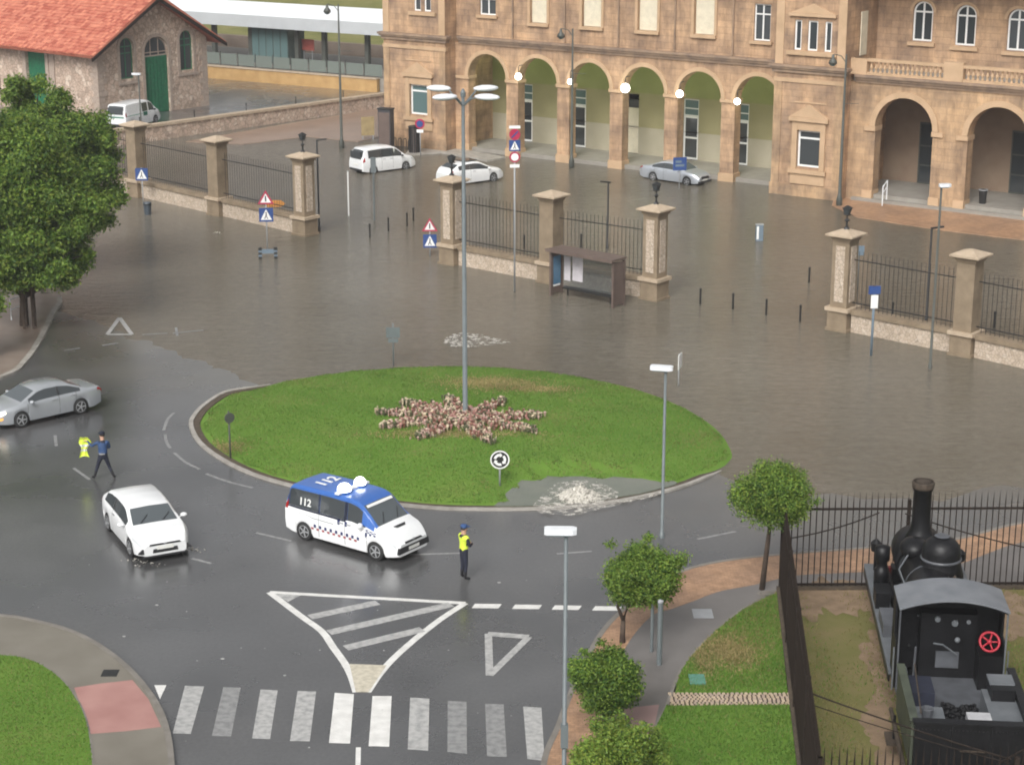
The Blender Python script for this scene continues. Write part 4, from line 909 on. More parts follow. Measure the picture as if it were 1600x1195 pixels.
# roof of half-round tiles
def roof_side(sg):
    n = Vector((0, 0, 1)); mb = MB(); over = 1.25; sl = math.hypot(GW / 2 + over, (GW / 2 + over) * .62); ang = math.atan(.62)
    def P_(t, y, h):   # t from ridge down
        x = GW / 2 - sg * (t * math.cos(ang)) - sg * h * math.sin(ang) * 1; return (x, y, RZ + .32 - t * math.sin(ang) + h * math.cos(ang))
    y0, y1 = -1.1, GL if sg > 0 else 16
    mb.add([P_(0, y0, 0), P_(0, y1, 0), P_(sl, y1, 0), P_(sl, y0, 0), P_(0, y0, -.2), P_(0, y1, -.2), P_(sl, y1, -.2), P_(sl, y0, -.2)], [(0, 1, 2, 3), (4, 7, 6, 5), (0, 3, 7, 4), (2, 1, 5, 6), (3, 2, 6, 7)])
    r = mb.build('roof', [M['tile'], M['brown_iron']], shed)
    if sg > 0:
        t = 0; tm = MB(); row = 0
        while t < sl - .1:
            y = y0 + (.0 if row % 2 else .0)
            while y < 24:
                w = .30; tl = min(.42, sl - t); dz = random.uniform(-.012, .012); tm.mi = random.choice((0, 0, 0, 1, 2))
                vs = []
                for tt, hh in ((t, .015), (t + tl, .055)):
                    for k in range(4): vs.append(P_(tt, y + w * (.04 + .92 * k / 3), hh + dz + (.085 if k in (1, 2) else .0)))
                tm.add(vs, [(k, k + 1, k + 5, k + 4) for k in range(3)] + [(4, 5, 6, 7)])
                y += w
            t += .40; row += 1
        o = tm.build('roof_tiles', [M['tile'], mat('roof_tile_pale', (.56, .21, .13), .75, var=.1), mat('roof_tile_dark', (.36, .09, .055), .75, var=.1)], r); o['kind'] = 'stuff'
    return r
roof_side(1); roof_side(-1)
v_ = MB(); v_.prism([(-1.3, EZ - .55), (GW / 2, RZ + .05), (GW + 1.3, EZ - .55), (GW + 1.3, EZ - .85), (GW / 2, RZ - .25), (-1.3, EZ - .85)], -1.12, -1.0, lambda a, c, d: (a, d, c)); v_.build('verge_board', M['brown_iron'], shed)
MB().box(-.0, .5, GL - .5, GL, 0, EZ).build('back_wall', M['rubble'], shed)
# ---------------------------------------------------------------- upper yard, retaining wall, platform shelter
wa, wb_ = at(120, 236, 0), at(620, 165, 0)
yd = MB().prism([(p.x, p.y) for p in (wa, wb_, at(640, 135, 0), at(330, 110, 0), at(-400, 100, 0), at(-400, 330, 0), at(0, 290, 0))], -.3, YZ)
tag(yd.build('yard_surface', M['asphalt']), 'dark wet yard in front of the stone goods building', None, None, 'structure')
for q in ((348, 146), (346, 157), (350, 170)):
    pass
d = (wb_ - wa); dl = d.length; rz = math.atan2(d.y, d.x)
t = thing('retaining_wall', 'low rubble retaining wall with pale coping below the goods yard', 'wall', wa, rz)
MB().box(0, dl, -.35, .0, -.3, 1.05).build('wall_face', M['rubble'], t)
k = 0; x = 0
while x < dl - .1:
    L = min(1.6, dl - x); MB().box(x + .01, x + L - .01, -.45, .12, 1.052, 1.25).build('coping_stone', M['cap'], t); x += 1.6
for i, l_ in enumerate(('nearest the yard lamp', 'second from the yard lamp', 'midway along the wall', 'left of the bell lamp post', 'nearest the station wing')):
    p = wa.lerp(wb_, .2 + i * .16) + Vector((-d.y, d.x, 0)).normalized() * 1.0
    q = thing('yard_post', 'thin dark railing post above the retaining wall, ' + l_, 'post', (p.x, p.y, YZ), 0, 'thin railing posts above the retaining wall')
    MB().tube([(0, 0, 0), (0, 0, 1.15)], .04, 6).build('shaft', M['black'], q); MB().ball((0, 0, 1.18), .06, n=6, m=4).build('knob', M['black'], q)
oa, ob = at(322, 122, YZ), at(545, 141, YZ); d = ob - oa; dl = d.length; rz = math.atan2(d.y, d.x)
od = d.normalized(); on = Vector((-od.y, od.x, 0))
def pln(px, py, O, nv):
    r = ray(px, py); k = (O.x * nv.x + O.y * nv.y) / (r[0] * nv.x + r[1] * nv.y); return Vector((r[0] * k, r[1] * k, CAMH + r[2] * k))
t = thing('platform_wall', 'ochre platform wall with pale top running behind the yard', 'wall', oa, rz)
PZ = pln(340, 103, oa, on).z
MB().box(-6, dl + 3, 0, .4, -.3, PZ - YZ - .1).build('wall_face', M['orange_wall'], t); MB().box(-6, dl + 3, -.08, .48, PZ - YZ - .098, PZ - YZ).build('coping', M['cap'], t)
pf = MB().prism([(p.x, p.y) for p in (oa - od * 40 + on * .5, ob + od * 25 + on * .5, ob + od * 25 + on * 13, oa - od * 40 + on * 13)], -.3, PZ - .1)
tag(pf.build('platform', M['concrete']), 'grey station platform behind the ochre wall', None, None, 'structure')
S0 = oa + on * 3.5; a_, b_ = pln(345, 15, S0, on), pln(598, 38, S0, on); zf = (a_.z + b_.z) / 2
sh = thing('platform_shelter', 'long white-roofed platform shelter on dark columns beside the goods building', 'shelter', (S0.x, S0.y, PZ - .1), rz)
zb = zf - PZ + .1; LX0, LX1 = -12, dl + 24
r_ = MB(); r_.prism([(-.3, zb), (-.3, zb - .25), (2.2, zb - .75), (6.0, zb - .25), (6.0, zb + .15), (3, zb + .75)], LX0, LX1, lambda a, c, d: (d, a, c)); r_.build('roof', M['roof_white'], sh)
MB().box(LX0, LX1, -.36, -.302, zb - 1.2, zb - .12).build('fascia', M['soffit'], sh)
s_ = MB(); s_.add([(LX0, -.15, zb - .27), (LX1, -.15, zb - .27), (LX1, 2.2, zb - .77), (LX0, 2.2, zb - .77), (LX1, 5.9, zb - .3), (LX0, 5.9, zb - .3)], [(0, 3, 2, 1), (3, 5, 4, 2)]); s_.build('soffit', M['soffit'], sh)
for px in (336, 393, 465, 507, 574):
    p = pln(px, 100, S0 + on * 1.2, on) - S0; x = p.x * od.x + p.y * od.y
    MB().box(x - .2, x + .2, 1.1, 1.5, 0, zb - .5).build('column', M['dark_pole'], sh)
p0 = pln(396, 100, S0 + on * 1.0, on) - S0; p1 = pln(452, 100, S0 + on * 1.0, on) - S0; x0 = p0.x * od.x + p0.y * od.y; x1 = p1.x * od.x + p1.y * od.y
b_ = MB().box(x0, x1, .9, 3.4, 0, zb - .75).build('glass_booth', M['wood_hut'], sh)
n_b = 5
for i in range(n_b):
    xa = x0 + (x1 - x0) * i / n_b; MB().box(xa + .06, xa + (x1 - x0) / n_b - .06, .86, .898, .15, zb - .9).build('pane', M['glass_pale'], b_)
# glass rail along the platform edge
gr_ = thing('platform_railing', 'pale glass railing panels on thin posts along the platform wall', 'railing', (oa.x + on.x * .9, oa.y + on.y * .9, PZ - .1), rz)
x = -5
while x < dl + 2:
    MB().box(x, x + .06, 0, .06, 0, 1.3).build('post', M['dark_pole'], gr_); MB().box(x + .1, x + 1.9, .02, .04, .15, 1.15).build('glass_panel', M['glass_pale'] if 0 else mat_once('railing_glass'), gr_); x += 2.0
sg = thing('red_board', 'red notice board on the platform under the shelter', 'sign', tuple(pln(482, 100, S0 + on * 2, on).xy) + (PZ - .1,), rz)
MB().box(-.7, .7, -.03, .03, 1.3, 2.3).build('board', mat('faded_red_board', (.36, .09, .07), .5, var=.15), sg); l_ = MB(); l_.box(-.5, -.44, -.03, .03, 0, 1.3); l_.box(.44, .5, -.03, .03, 0, 1.3); each(l_, 'leg', M['grey'], sg)
# far rail-side wall and rails
f0 = oa + on * 15
t = thing('trackside_wall', 'brown trackside wall across the rails below the embankment', 'wall', f0, rz)
MB().box(-60, 90, 0, .6, 0, 2.0).build('wall_face', mat('brown_trackside_wall', (.17, .13, .10), .9, col2=(.24, .19, .15), scale=.5), t)
for k in range(2):
    rl = MB().box(-60, 90, -.04, .04, 0, .18); o = rl.build('rail', M['brown_iron'], None, False, oa + on * (13.3 + k * 1.0) + Vector((0, 0, .62)), (0, 0, rz)); tag(o, ('nearer' if k == 0 else 'farther') + ' rusty rail of the track behind the platform', 'rail', 'rails behind the platform')
# far building behind the shelter, only its foot in view
p = pln(575, 4, oa + on * 70, on)
fb = thing('far_house', 'dim brown house far behind the shelter roof', 'building', (p.x, p.y, 5.0), rz)
MB().box(-4, 12, 0, 8, -4, 7).build('wall', M['brown_wall'], fb); MB().prism([(-.4, 7.01), (8.4, 7.01), (4, 9)], -4.4, 12.4, lambda a, c, d: (d, a, c)).build('roof', M['tile'], fb)
for i in range(4): window(fb, -3 + i * 3.6, -1.7 + i * 3.6, .0, 1.9, -.03)
# ================================================================ STATION FENCE
def pillar(px, py, ornate, lantern, label, h=4.75):
    b_ = at(px, py); t = thing('gate_pillar', label, 'pillar', (b_.x, b_.y, 0), R(-39.5), 'stone pillars of the station fence')
    w = .44
    MB().box(-w - .14, w + .14, -w - .14, w + .14, -.4, .12).build('plinth', M['pillar'], t)
    MB().box(-w - .08, w + .08, -w - .08, w + .08, .122, .95).build('base', M['pillar'], t)
    MB().box(-w - .18, w + .18, -w - .18, w + .18, .952, 1.12).build('base_moulding', M['cap'], t)
    MB().box(-w, w, -w, w, 1.122, h - .45).build('shaft', M['pillar'], t)
    s = MB(); s.box(-w - .07, w + .07, -w - .07, w + .07, h - .448, h - .30); s.box(-w - .2, w + .2, -w - .2, w + .2, h - .298, h - .16); s.build('necking', M['pillar'], t)
    MB().taper(0, 0, h - .158, h + .06, w + .27, w + .27, .10, .10).build('capstone', M['cap'], t)
    MB().box(-w - .27, w + .27, -w - .27, w + .27, h - .24, h - .1585).build('cap_slab', M['cap'], t)
    if ornate:
        for sx, sy in ((0, -1), (-1, 0), (1, 0)):
            m = MB()
            if sy: m.box(-.24, .24, -w - .03, -w - .002, 1.4, h - .7)
            else: m.box(min(sx * (w + .002), sx * (w + .03)), max(sx * (w + .002), sx * (w + .03)), -.24, .24, 1.4, h - .7)
            m.build('mosaic_panel', M['mosaic'], t)
    if lantern:
        l = MB(); l.lathe([(.16, 0), (.12, .08), (.05, .14), (.05, .34), (.14, .42), (.06, .5)], (0, 0, h + .04), 8); l.tube([(0, 0, h + .5), (0, 0, h + .72)], .03, 6); l.taper(0, 0, h + .7, h + .74, .12, .12, .16, .16); o = l.build('lantern', M['black'], t)
        MB().taper(0, 0, h + .745, h + 1.02, .10, .10, .16, .16).build('lantern_glass', M['glass'], o); MB().taper(0, 0, h + 1.022, h + 1.16, .2, .2, .03, .03).build('lantern_cap', M['black'], o)
    return b_
PL = [((217, 306), 0, 0, 'plain fence pillar half behind the left tree'), ((343, 335), 0, 0, 'plain fence pillar in the middle of the left railing'), ((477, 366), 1, 1, 'mosaic gate pillar with black lantern ending the left railing'),
      ((707, 411), 1, 1, 'mosaic gate pillar right of the open gateway, white car behind it'), ((861, 440), 0, 0, 'plain fence pillar behind the bus stop shelter'), ((1022, 466), 1, 1, 'mosaic gate pillar just right of the bus stop shelter'),
      ((1315, 514), 1, 1, 'mosaic gate pillar starting the right railing'), ((1507, 553), 0, 0, 'plain fence pillar in the right railing near the picture edge'), ((1700, 596), 0, 0, 'plain fence pillar second beyond the right picture edge')]
PL[8] = ((1700, 596), 0, 0, 'plain fence pillar just beyond the right picture edge'); PL.append(((1900, 638), 0, 0, 'plain fence pillar farthest along the right railing'))
PP = [pillar(*a, b, c, d) for (a, b, c, d) in PL]
LFT = at(60, 274)
bar_me = MB().tube([(0, 0, 0), (0, 0, 2.75)], .013, 5).mesh('bar', M['black'])
def bay(A, B, label, first=.62, last=.62):
    d = B - A; L = d.length; t = thing('fence_bay', label, 'fence', (A.x, A.y, 0), math.atan2(d.y, d.x), 'railing bays of the station fence')
    MB().box(first, L - last, -.2, .2, -.4, .86).build('low_wall', M['mosaic'], t)
    MB().box(first, L - last, -.31, .31, .862, 1.10).build('coping', M['pillar'], t)
    for z in (1.35, 3.4): MB().box(first - .1, L - last + .1, -.02, .02, z, z + .045).build('rail', M['black'], t)
    x = first + .15
    while x < L - last:
        new('bar', bar_me, t, (x, 0, 1.102)); x += .235
bay(LFT, PP[0], 'railing bay hidden mostly by the left tree'); bay(PP[0], PP[1], 'left railing bay between the two plain pillars'); bay(PP[1], PP[2], 'left railing bay ending at the lantern pillar behind the yellow arrow sign')
bay(PP[3], PP[4], 'middle railing bay left of the bus stop shelter'); bay(PP[4], PP[5], 'middle railing bay behind the bus stop shelter'); bay(PP[6], PP[7], 'right railing bay behind the white stop plate'); bay(PP[7], PP[8], 'right railing bay running out of the picture'); bay(PP[8], PP[9], 'last railing bay beyond the right picture edge')
# ================================================================ BOLLARDS AND POSTS
bm = MB().lathe([(.05, -.3), (.05, .70), (.06, .72), (.06, .78), (.02, .82)], n=8).mesh('bollard', M['black'])
BL = [((578, 371), 'bollard nearest the left gate pillar in the open gateway'), ((607, 361), 'second bollard from the left in the open gateway'), ((636, 353), 'third bollard from the left in the open gateway'), ((646, 345), 'farthest bollard of the open gateway'),
      ((1094, 475), 'bollard next to the bus stop gate pillar in the right gateway'), ((1145, 483), 'second bollard from the bus stop in the right gateway'), ((1197, 492), 'third bollard from the bus stop in the right gateway'), ((1250, 502), 'bollard nearest the right railing pillar'), ((1264, 441), 'lone bollard standing farther back in the flood behind the right gateway'),
      ((819, 389), 'bollard seen through the railing left of the bus stop shelter'), ((908, 387), 'bollard seen through the railing above the bus stop shelter'), ((1394, 497), 'bollard seen through the right railing'), ((1553, 512), 'bollard seen through the railing at the right edge')]
for q, l in BL: tag(new('bollard', bm, None, at(*q)), 'thin black ' + l, 'bollard', 'black bollards in the flood')
# ================================================================ LAMPS
def pole(name, base, h, r, label, m, r2=None, grp='street lamps', cat='street lamp'):
    t = thing(name, label, cat, (base.x, base.y, -.05), 0, grp)
    MB().tube([(0, 0, -.3), (0, 0, .25), (0, 0, .26), (0, 0, h)], [r * 1.5, r * 1.5, r, r2 or r * .7], 10).build('pole', M[m], t, True); return t
def head(t, c, sx, sy, sz, rz=0, tilt=0, name='lamp_head'):
    Mx = Matrix.Rotation(rz, 3, 'Z') @ Matrix.Rotation(tilt, 3, 'Y'); o = MB().ball(c, sx, sy, sz, 14, 8, Mx).build(name, M['metal_white'], t, True)
    MB().ball(Vector(c) + Mx @ Vector((0, 0, -sz * .45)), sx * .8, sy * .75, sz * .62, 12, 6, Mx).build('diffuser', M['glass_pale'], o, True)
def flathead(t, c, L, Wd, rz):
    Mx = Matrix.Rotation(rz, 3, 'Z'); b_ = MB(); fn = lambda a, b, z: tuple(Vector(c) + Mx @ Vector((a, b, z)))
    b_.prism([(-L / 2, -Wd * .35), (-L / 2 + .06, -Wd / 2), (L / 2 - .1, -Wd / 2), (L / 2, -Wd * .3), (L / 2, Wd * .3), (L / 2 - .1, Wd / 2), (-L / 2 + .06, Wd / 2), (-L / 2, Wd * .35)], -.06, .07, fn)
    o = b_.build('lamp_head', M['metal_white'], t); d = MB(); d.prism([(-L * .4, -Wd * .35), (L * .3, -Wd * .35), (L * .3, Wd * .35), (-L * .4, Wd * .35)], -.10, -.062, fn); d.build('diffuser', M['glass_pale'], o)
# tall four-armed lamp of the island
b0 = at(727, 653, .45); hh = up(b0, 726, 163) - .12
t = pole('tall_lamp', b0, hh, .105, 'tall grey mast with four white lamp heads rising from the roundabout flower bed', 'grey_pole', .065); t.location.z = .4
for px, py, px2, rz_, tl in ((670, 138, 712, R(155), 0), (688, 154, 715, R(200), 0), (778, 137, 742, R(30), 0), (783, 152, 742, R(-15), 0)):
    k = (px - 727) / 500 * b0.y / 6.0; x = (px - 727) * b0.y / F * 1.0; xm = (px * .52 + px2 * .48 - 727) * b0.y / F
    dy = .7 if py < 145 else -.7; z = hh + .05 + (.12 if py < 145 else -.02)
    MB().tube([(0, 0, hh - .35), (xm * .35, dy * .3, hh - .05), (xm * .6, dy * .7, z)], [.05, .04, .03], 6).build('arm', M['grey_pole'], t)
    head(t, (xm * 1.05, dy, z + .05), .50, .22, .125, math.atan2(dy * .35, xm), 0)
MB().lathe([(.0, hh - .05), (.10, hh), (.10, hh + .15), (.03, hh + .3)], (0, 0, 0), 8).build('finial', M['grey_pole'], t)
b0 = at(881, 1250); hh = up(b0, 884, 828); t = pole('street_lamp', b0, hh, .062, 'nearest grey street lamp with flat white head over the right pavement', 'grey_pole', .048)
flathead(t, (-.13, 0, hh + .03), .76, .30, R(-2)); MB().box(-.09, .09, -.09, .09, 1.5, 2.1).build('service_box', M['grey_pole'], t)
b0 = at(1034, 840); hh = up(b0, 1040, 574); t = pole('street_lamp', b0, hh, .06, 'grey street lamp with flat white head before the right end of the island', 'grey_pole', .045)
flathead(t, (-.13, 0, hh + .03), .74, .30, R(-14))
b0 = at(1453, 576); hh = up(b0, 1467, 290); t = pole('street_lamp', b0, hh, .06, 'tall grey street lamp before the right railing and big station arches', 'dark_pole', .045)
flathead(t, (.15, 0, hh + .05), .5, .26, R(10))
b0 = at(221, 205, YZ); hh = up(b0, 219, 116) - YZ; t = pole('street_lamp', b0, hh, .06, 'small lamp with white head beside the van in the goods yard', 'dark_pole', .05); t.location.z = YZ
flathead(t, (-.15, 0, hh), .7, .3, R(-10))
def bell_lamp(base, ptop, sides, label, drop=.0):
    h = up(base, *ptop); t = pole('bell_lamp', base, h, .11, label, 'dark_pole', .055, 'old style bell lamp posts')
    MB().lathe([(.19, -.2), (.19, .5), (.13, .7), (.11, .9)], n=10).build('base', M['dark_pole'], t, True)
    for s in sides:
        MB().tube([(0, 0, h - .5), (s * .3, 0, h - .1), (s * .75, 0, h + .02), (s * .8, 0, h - .12)], .03, 6).build('arm', M['dark_pole'], t)
        hd = MB().lathe([(.04, .35), (.08, .3), (.10, .12), (.24, -.05), (.27, -.22)], (s * .8, 0, h - .35), 12).build('bell_shade', M['dark_pole'], t, True)
        MB().ball((s * .8, 0, h - .58), .2, .2, .15, 10, 6).build('globe', M['glass_pale'], hd, True)
    MB().box(.03, .9, -.02, .02, h * .68, h * .68 + .03).build('bracket', M['dark_pole'], t)
    return t
t = bell_lamp(at(534, 232), (529, 6), (-1,), 'tall dark bell lamp post left of the station wing')
MB().lathe([(.115, .0), (.115, .75)], (0, 0, .0), 10).build('warning_band', M['yellow'], t)
bell_lamp(at(893, 262), (891, 44), (-1,), 'tall dark bell lamp post standing before the arcade')
bell_lamp(at(1311, 322), (1319, 84), (-1,), 'tall dark bell lamp post at the corner of the right wing')
def arm_post(base, ptop, s, label):
    h = up(base, *ptop); t = pole('arm_post', base, h, .055, label, 'black', .05, 'thin black posts with small arms', 'post')
    MB().obox((s * .27, 0, h), .6, .16, .07, Matrix.Rotation(R(-8 * s), 3, 'Y')).build('arm_head', M['black'], t)
arm_post(at(499, 359), (498, 217), 1, 'thin black lamp with small arm beside the left gate pillar')
arm_post(at(949, 388), (952, 283), -.6, 'thin black lamp with small arm above the bus stop shelter')
arm_post(at(1447, 500), (1458, 354), 1, 'thin black lamp with small arm behind the right railing')
# ================================================================ SIGNS
def post(t, h, r=.035, m='grey', x=0): MB().tube([(x, 0, -.35), (x, 0, h)], r, 8).build('post', M[m], t, True)
def disc(t, z, r, m, name='plate', y=-.05, x=0, n=20, th=.02):
    Mx = Matrix.Rotation(R(90), 3, 'X'); return MB().lathe([(r, -th), (r, th)], (x, y, z), n, Mx).build(name, M[m], t)
def tri(z, r, y0, y1): return [(0, z + r), (-r * .87, z - r * .5), (r * .87, z - r * .5)]
yp = lambda a, c, d: (a, d, c)
def ped_plate(t, z, s, y=-.05):
    o = MB().box(-s / 2, s / 2, y - .015, y + .015, z - s / 2, z + s / 2).build('plate', M['blue_sign'], t)
    MB().prism([(0, z + s * .42), (-s * .40, z - s * .36), (s * .40, z - s * .36)], y - .022, y - .016, yp).build('white_triangle', M['white'], o)
    k = MB(); k.ball((0, y - .026, z + s * .16), s * .05, .004, s * .05, 8, 5); k.prism([(-s * .03, z + s * .10), (s * .05, z + s * .10), (s * .03, z - s * .06), (s * .13, z - s * .28), (s * .07, z - s * .28), (0, z - s * .1), (-s * .09, z - s * .28), (-s * .15, z - s * .28), (-s * .04, z - s * .04)], y - .028, y - .023, yp); k.build('walking_figure', M['black'], o)
def warn_plate(t, z, r, y=-.05):
    o = MB().prism([(0, z + r), (-r * .87, z - r * .5), (r * .87, z - r * .5)], y - .015, y + .015, yp).build('plate', M['red_sign'], t)
    MB().prism([(0, z + r * .66), (-r * .57, z - r * .33), (r * .57, z - r * .33)], y - .022, y - .016, yp).build('white_field', M['white'], o)
    k = MB(); k.box(-r * .07, r * .07, y - .028, y - .023, z - r * .2, z + r * .25); k.ball((0, y - .026, z + r * .33), r * .08, .004, r * .08, 8, 5); k.build('symbol', M['black'], o)
b0 = at(418, 392); t = thing('road_sign', 'red bordered warning triangle over a blue crossing plate before the left railing', 'sign', b0, R(4), 'crossing warning signs'); h = up(b0, 416, 300)
post(t, h - .25); ped_plate(t, h - 1.28, .78); warn_plate(t, h - .42, .52)
t = thing('road_sign', 'red bordered warning triangle over a blue crossing plate beside the middle gateway', 'sign', at(672, 400), R(2), 'crossing warning signs'); h = up(at(672, 400), 672, 343)
post(t, h - .2); ped_plate(t, h - 1.2, .74); warn_plate(t, h - .40, .50)
b0 = at(431, 352); t = thing('arrow_sign', 'yellow-orange arrow shaped direction sign behind the left warning sign', 'sign', b0, 0); h = up(b0, 431, 318)
post(t, h); MB().prism([(-.5, h - .2), (.35, h - .2), (.62, h), (.35, h + .2), (-.5, h + .2)], -.05, -.02, yp).build('arrow_plate', M['orange_sign'], t)
b0 = at(224, 318); t = thing('road_sign', 'blue pedestrian crossing sign before the fence pillar by the left tree', 'sign', b0, 0); h = up(b0, 224, 262); post(t, h); ped_plate(t, h - .42, .78)
b0 = at(231, 335); t = thing('waste_bin', 'small blue-grey bin standing in the flood under the blue crossing sign', 'bin', b0, 0); MB().lathe([(.2, -.2), (.24, .65), (.26, .68), (.22, .75), (.05, .78)], n=10).build('body', mat('blue_grey_bin', (.06, .075, .09), .5), t); MB().lathe([(.27, 0), (.27, .05)], (0, 0, .6), 10).build('rim', M['black'], t)
b0 = at(657, 243); t = thing('road_sign', 'round red no parking sign at the left station wing', 'sign', b0, R(-15)); h = up(b0, 657, 186); post(t, h); o = disc(t, h - .35, .36, 'red_sign'); disc(o, h - .35, .24, 'blue_sign', 'blue_field', -.075)
MB().obox((0, -.08, h - .35), .09, .012, .6, Matrix.Rotation(R(45), 3, 'Y')).build('red_bar', M['red_sign'], o); MB().box(-.25, .25, -.06, -.03, h - .98, h - .76).build('white_plate', M['white'], t)
b0 = at(804, 455); t = thing('sign_post', 'tall post carrying red, blue crossing, round no entry and white plates before the arcade', 'sign', b0, R(6)); h = up(b0, 810, 197)
post(t, h, .045); k = F / b0.y; 
MB().box(-.28, .28, -.07, -.03, h - .12, h + .02).build('white_plate', M['white'], t)
o = disc(t, h - .42, .28, 'red_sign'); MB().obox((0, -.08, h - .42), .07, .012, .45, Matrix.Rotation(R(45), 3, 'Y')).build('red_bar', M['blue_sign'], o)
ped_plate(t, h - .98, .56); o = disc(t, h - 1.55, .27, 'red_sign'); disc(o, h - 1.55, .19, 'white', 'white_field', -.075); MB().box(-.24, .24, -.07, -.03, h - 2.08, h - 1.92).build('white_plate', M['white'], t)
b0 = at(1061, 296); t = thing('info_sign', 'blue square sign on a thin post in front of the silver saloon', 'sign', b0, R(12)); h = up(b0, 1062, 246); post(t, h, .03)
o = MB().box(-.45, .45, -.06, -.02, h - .85, h).build('plate', M['blue_sign'], t); MB().box(-.3, .3, -.066, -.061, h - .6, h - .45).build('white_stripe', M['pale_blue'], o); MB().box(-.3, .1, -.066, -.061, h - .35, h - .2).build('white_stripe', M['pale_blue'], o)
b0 = at(1186, 376); t = thing('ticket_post', 'small blue and white parking meter standing alone in the flood', 'parking meter', b0, R(8)); MB().box(-.2, .2, -.12, .12, -.3, .9).build('body', M['pale_blue'], t); MB().box(-.19, -.06, -.126, -.121, .1, .85).build('white_front', M['white'], t); MB().box(-.22, .22, -.14, .14, .901, .96).build('cap', M['grey'], t)
b0 = at(1361, 555); t = thing('stop_post', 'blue bus stop post with white plate before the right railing', 'sign', b0, R(5)); h = up(b0, 1360, 447); post(t, h, .06, 'pale_blue'); MB().box(-.16, .16, -.09, -.065, h - 1.0, h - .4).build('white_plate', M['white'], t); MB().box(-.26, .26, -.06, .06, h - .36, h).build('blue_plate', M['blue_sign'], t)
b0 = at(1340, 450); t = thing('plate_sign', 'small blue plate on a thin post just right of the right gate pillar', 'sign', b0, R(10)); h = up(b0, 1342, 384); post(t, h, .03, 'grey_pole'); MB().box(-.24, .24, -.05, -.025, h - .5, h).build('plate', M['pale_blue'], t)
b0 = at(615, 571); t = thing('plate_sign', 'grey-blue backs of two road plates on a post behind the island', 'sign', b0, R(180)); h = up(b0, 615, 505); post(t, h, .035, 'grey_pole'); MB().box(-.30, .30, .02, .05, h - .65, h - .18).build('plate', M['grey_pole'], t); MB().box(-.22, .22, .052, .08, h - .86, h - .68).build('lower_plate', M['grey_pole'], t)
b0 = at(360, 712, .12); t = thing('round_sign', 'dark back of a round sign on the left end of the island', 'sign', b0, R(35)); h = up(b0, 355, 643) - .1; post(t, h, .035, 'dark_pole'); disc(t, h - .25, .20, 'dark_pole', 'plate', -.06)
b0 = at(781, 748, .35); t = thing('roundabout_sign', 'round black and white roundabout arrow sign on the island grass', 'sign', b0, R(3)); h = up(b0, 781, 703) - .35
post(t, h - .1); zc = h - .34; disc(t, zc, .345, 'black'); rg = MB()
for i in range(28):
    a0, a1 = 2 * math.pi * i / 28, 2 * math.pi * (i + 1) / 28
    rg.prism([(r * math.cos(a), zc + r * math.sin(a)) for r, a in ((.345, a0), (.345, a1), (.30, a1), (.30, a0))], -.082, -.072, yp)
rg.build('white_rim', M['white'], t); ar = MB()
for s in range(3):
    for i in range(7):
        a0 = R(90 + s * 120 + i * 11); a1 = a0 + R(11); ar.prism([(r * math.cos(a), zc + r * math.sin(a)) for r, a in ((.225, a0), (.225, a1), (.135, a1), (.135, a0))], -.082, -.072, yp)
    a0 = R(90 + s * 120 - 1); ar.prism([(r * math.cos(a), zc + r * math.sin(a)) for r, a in ((.27, a0), (.18, a0 - R(28)), (.09, a0))], -.0835, -.0725, yp)
ar.build('arrows', M['white'], t)
b0 = at(545, 337); t = thing('white_post', 'slim white post standing in the open gateway', 'post', b0); h = up(b0, 545, 268); MB().tube([(0, 0, -.3), (0, 0, h)], .045, 8).build('shaft', M['white'], t); MB().ball((0, 0, h), .05, n=8, m=5).build('cap', M['grey'], t)
b0 = at(585, 345); t = thing('grey_post', 'grey post standing in the flood before the white van', 'post', b0); h = up(b0, 583, 246); MB().tube([(0, 0, -.3), (0, 0, h)], .05, 8).build('shaft', M['grey_pole'], t); MB().box(-.16, .16, -.09, -.05, h - .9, h).build('plate', M['grey_pole'], t)
b0 = at(1060, 602); t = thing('edge_sign', 'narrow white sign seen edge-on on a post right of the island lamp', 'sign', b0, R(72)); h = up(b0, 1061, 553); post(t, h, .03); MB().box(-.3, .3, -.06, -.03, h - .62, h).build('plate', M['white'], t)
b0 = at(419, 404); t = thing('low_barrier', 'low blue-grey traffic barrier half under water at the foot of the warning sign', 'barrier', b0, R(6))
for x in (-.42, .42):
    MB().box(x - .09, x + .09, -.05, .05, -.3, .62).build('foot', M['black'], t)
    for z in (.12, .36): MB().box(x - .095, x + .095, -.058, -.052, z, z + .1).build('stripe', M['pale_blue'], t)
MB().box(-.32, .32, -.03, .03, .28, .52).build('plank', M['pale_blue'], t)
# kiosk boxes at the left wing
b0 = at(604, 238); t = thing('panel_box', 'tall dark grey panel beside the corner of the left wing', 'kiosk', b0, R(-25)); MB().box(-.5, .5, -.3, .3, -.3, 3.1).build('body', mat('dark_grey_panel', (.05, .05, .055), .5, var=.1), t); MB().box(-.44, .44, -.32, -.302, .5, 2.9).build('front_panel', M['kiosk'], t); MB().box(-.54, .54, -.34, .34, 3.102, 3.2).build('top', M['black'], t)
b0 = at(648, 240); t = thing('slatted_column', 'short dark slatted column by the no parking sign', 'kiosk', b0, 0); MB().lathe([(.42, -.3), (.42, .1)], n=16).build('base', M['black'], t)
for k in range(16):
    a = 2 * math.pi * k / 16; MB().obox((.4 * math.cos(a), .4 * math.sin(a), 1.0), .05, .1, 1.8, Matrix.Rotation(a, 3, 'Z')).build('slat', M['black'], t)
MB().lathe([(.39, .12), (.39, 1.88)], n=12).build('core', M['kiosk'], t); MB().lathe([(.45, 1.9), (.45, 1.98), (.1, 2.05)], n=16).build('top', M['black'], t)
b0 = at(626, 236); t = thing('bike_rack', 'low dark tubular stand between the grey panel and the slatted column', 'rack', b0, R(-20))
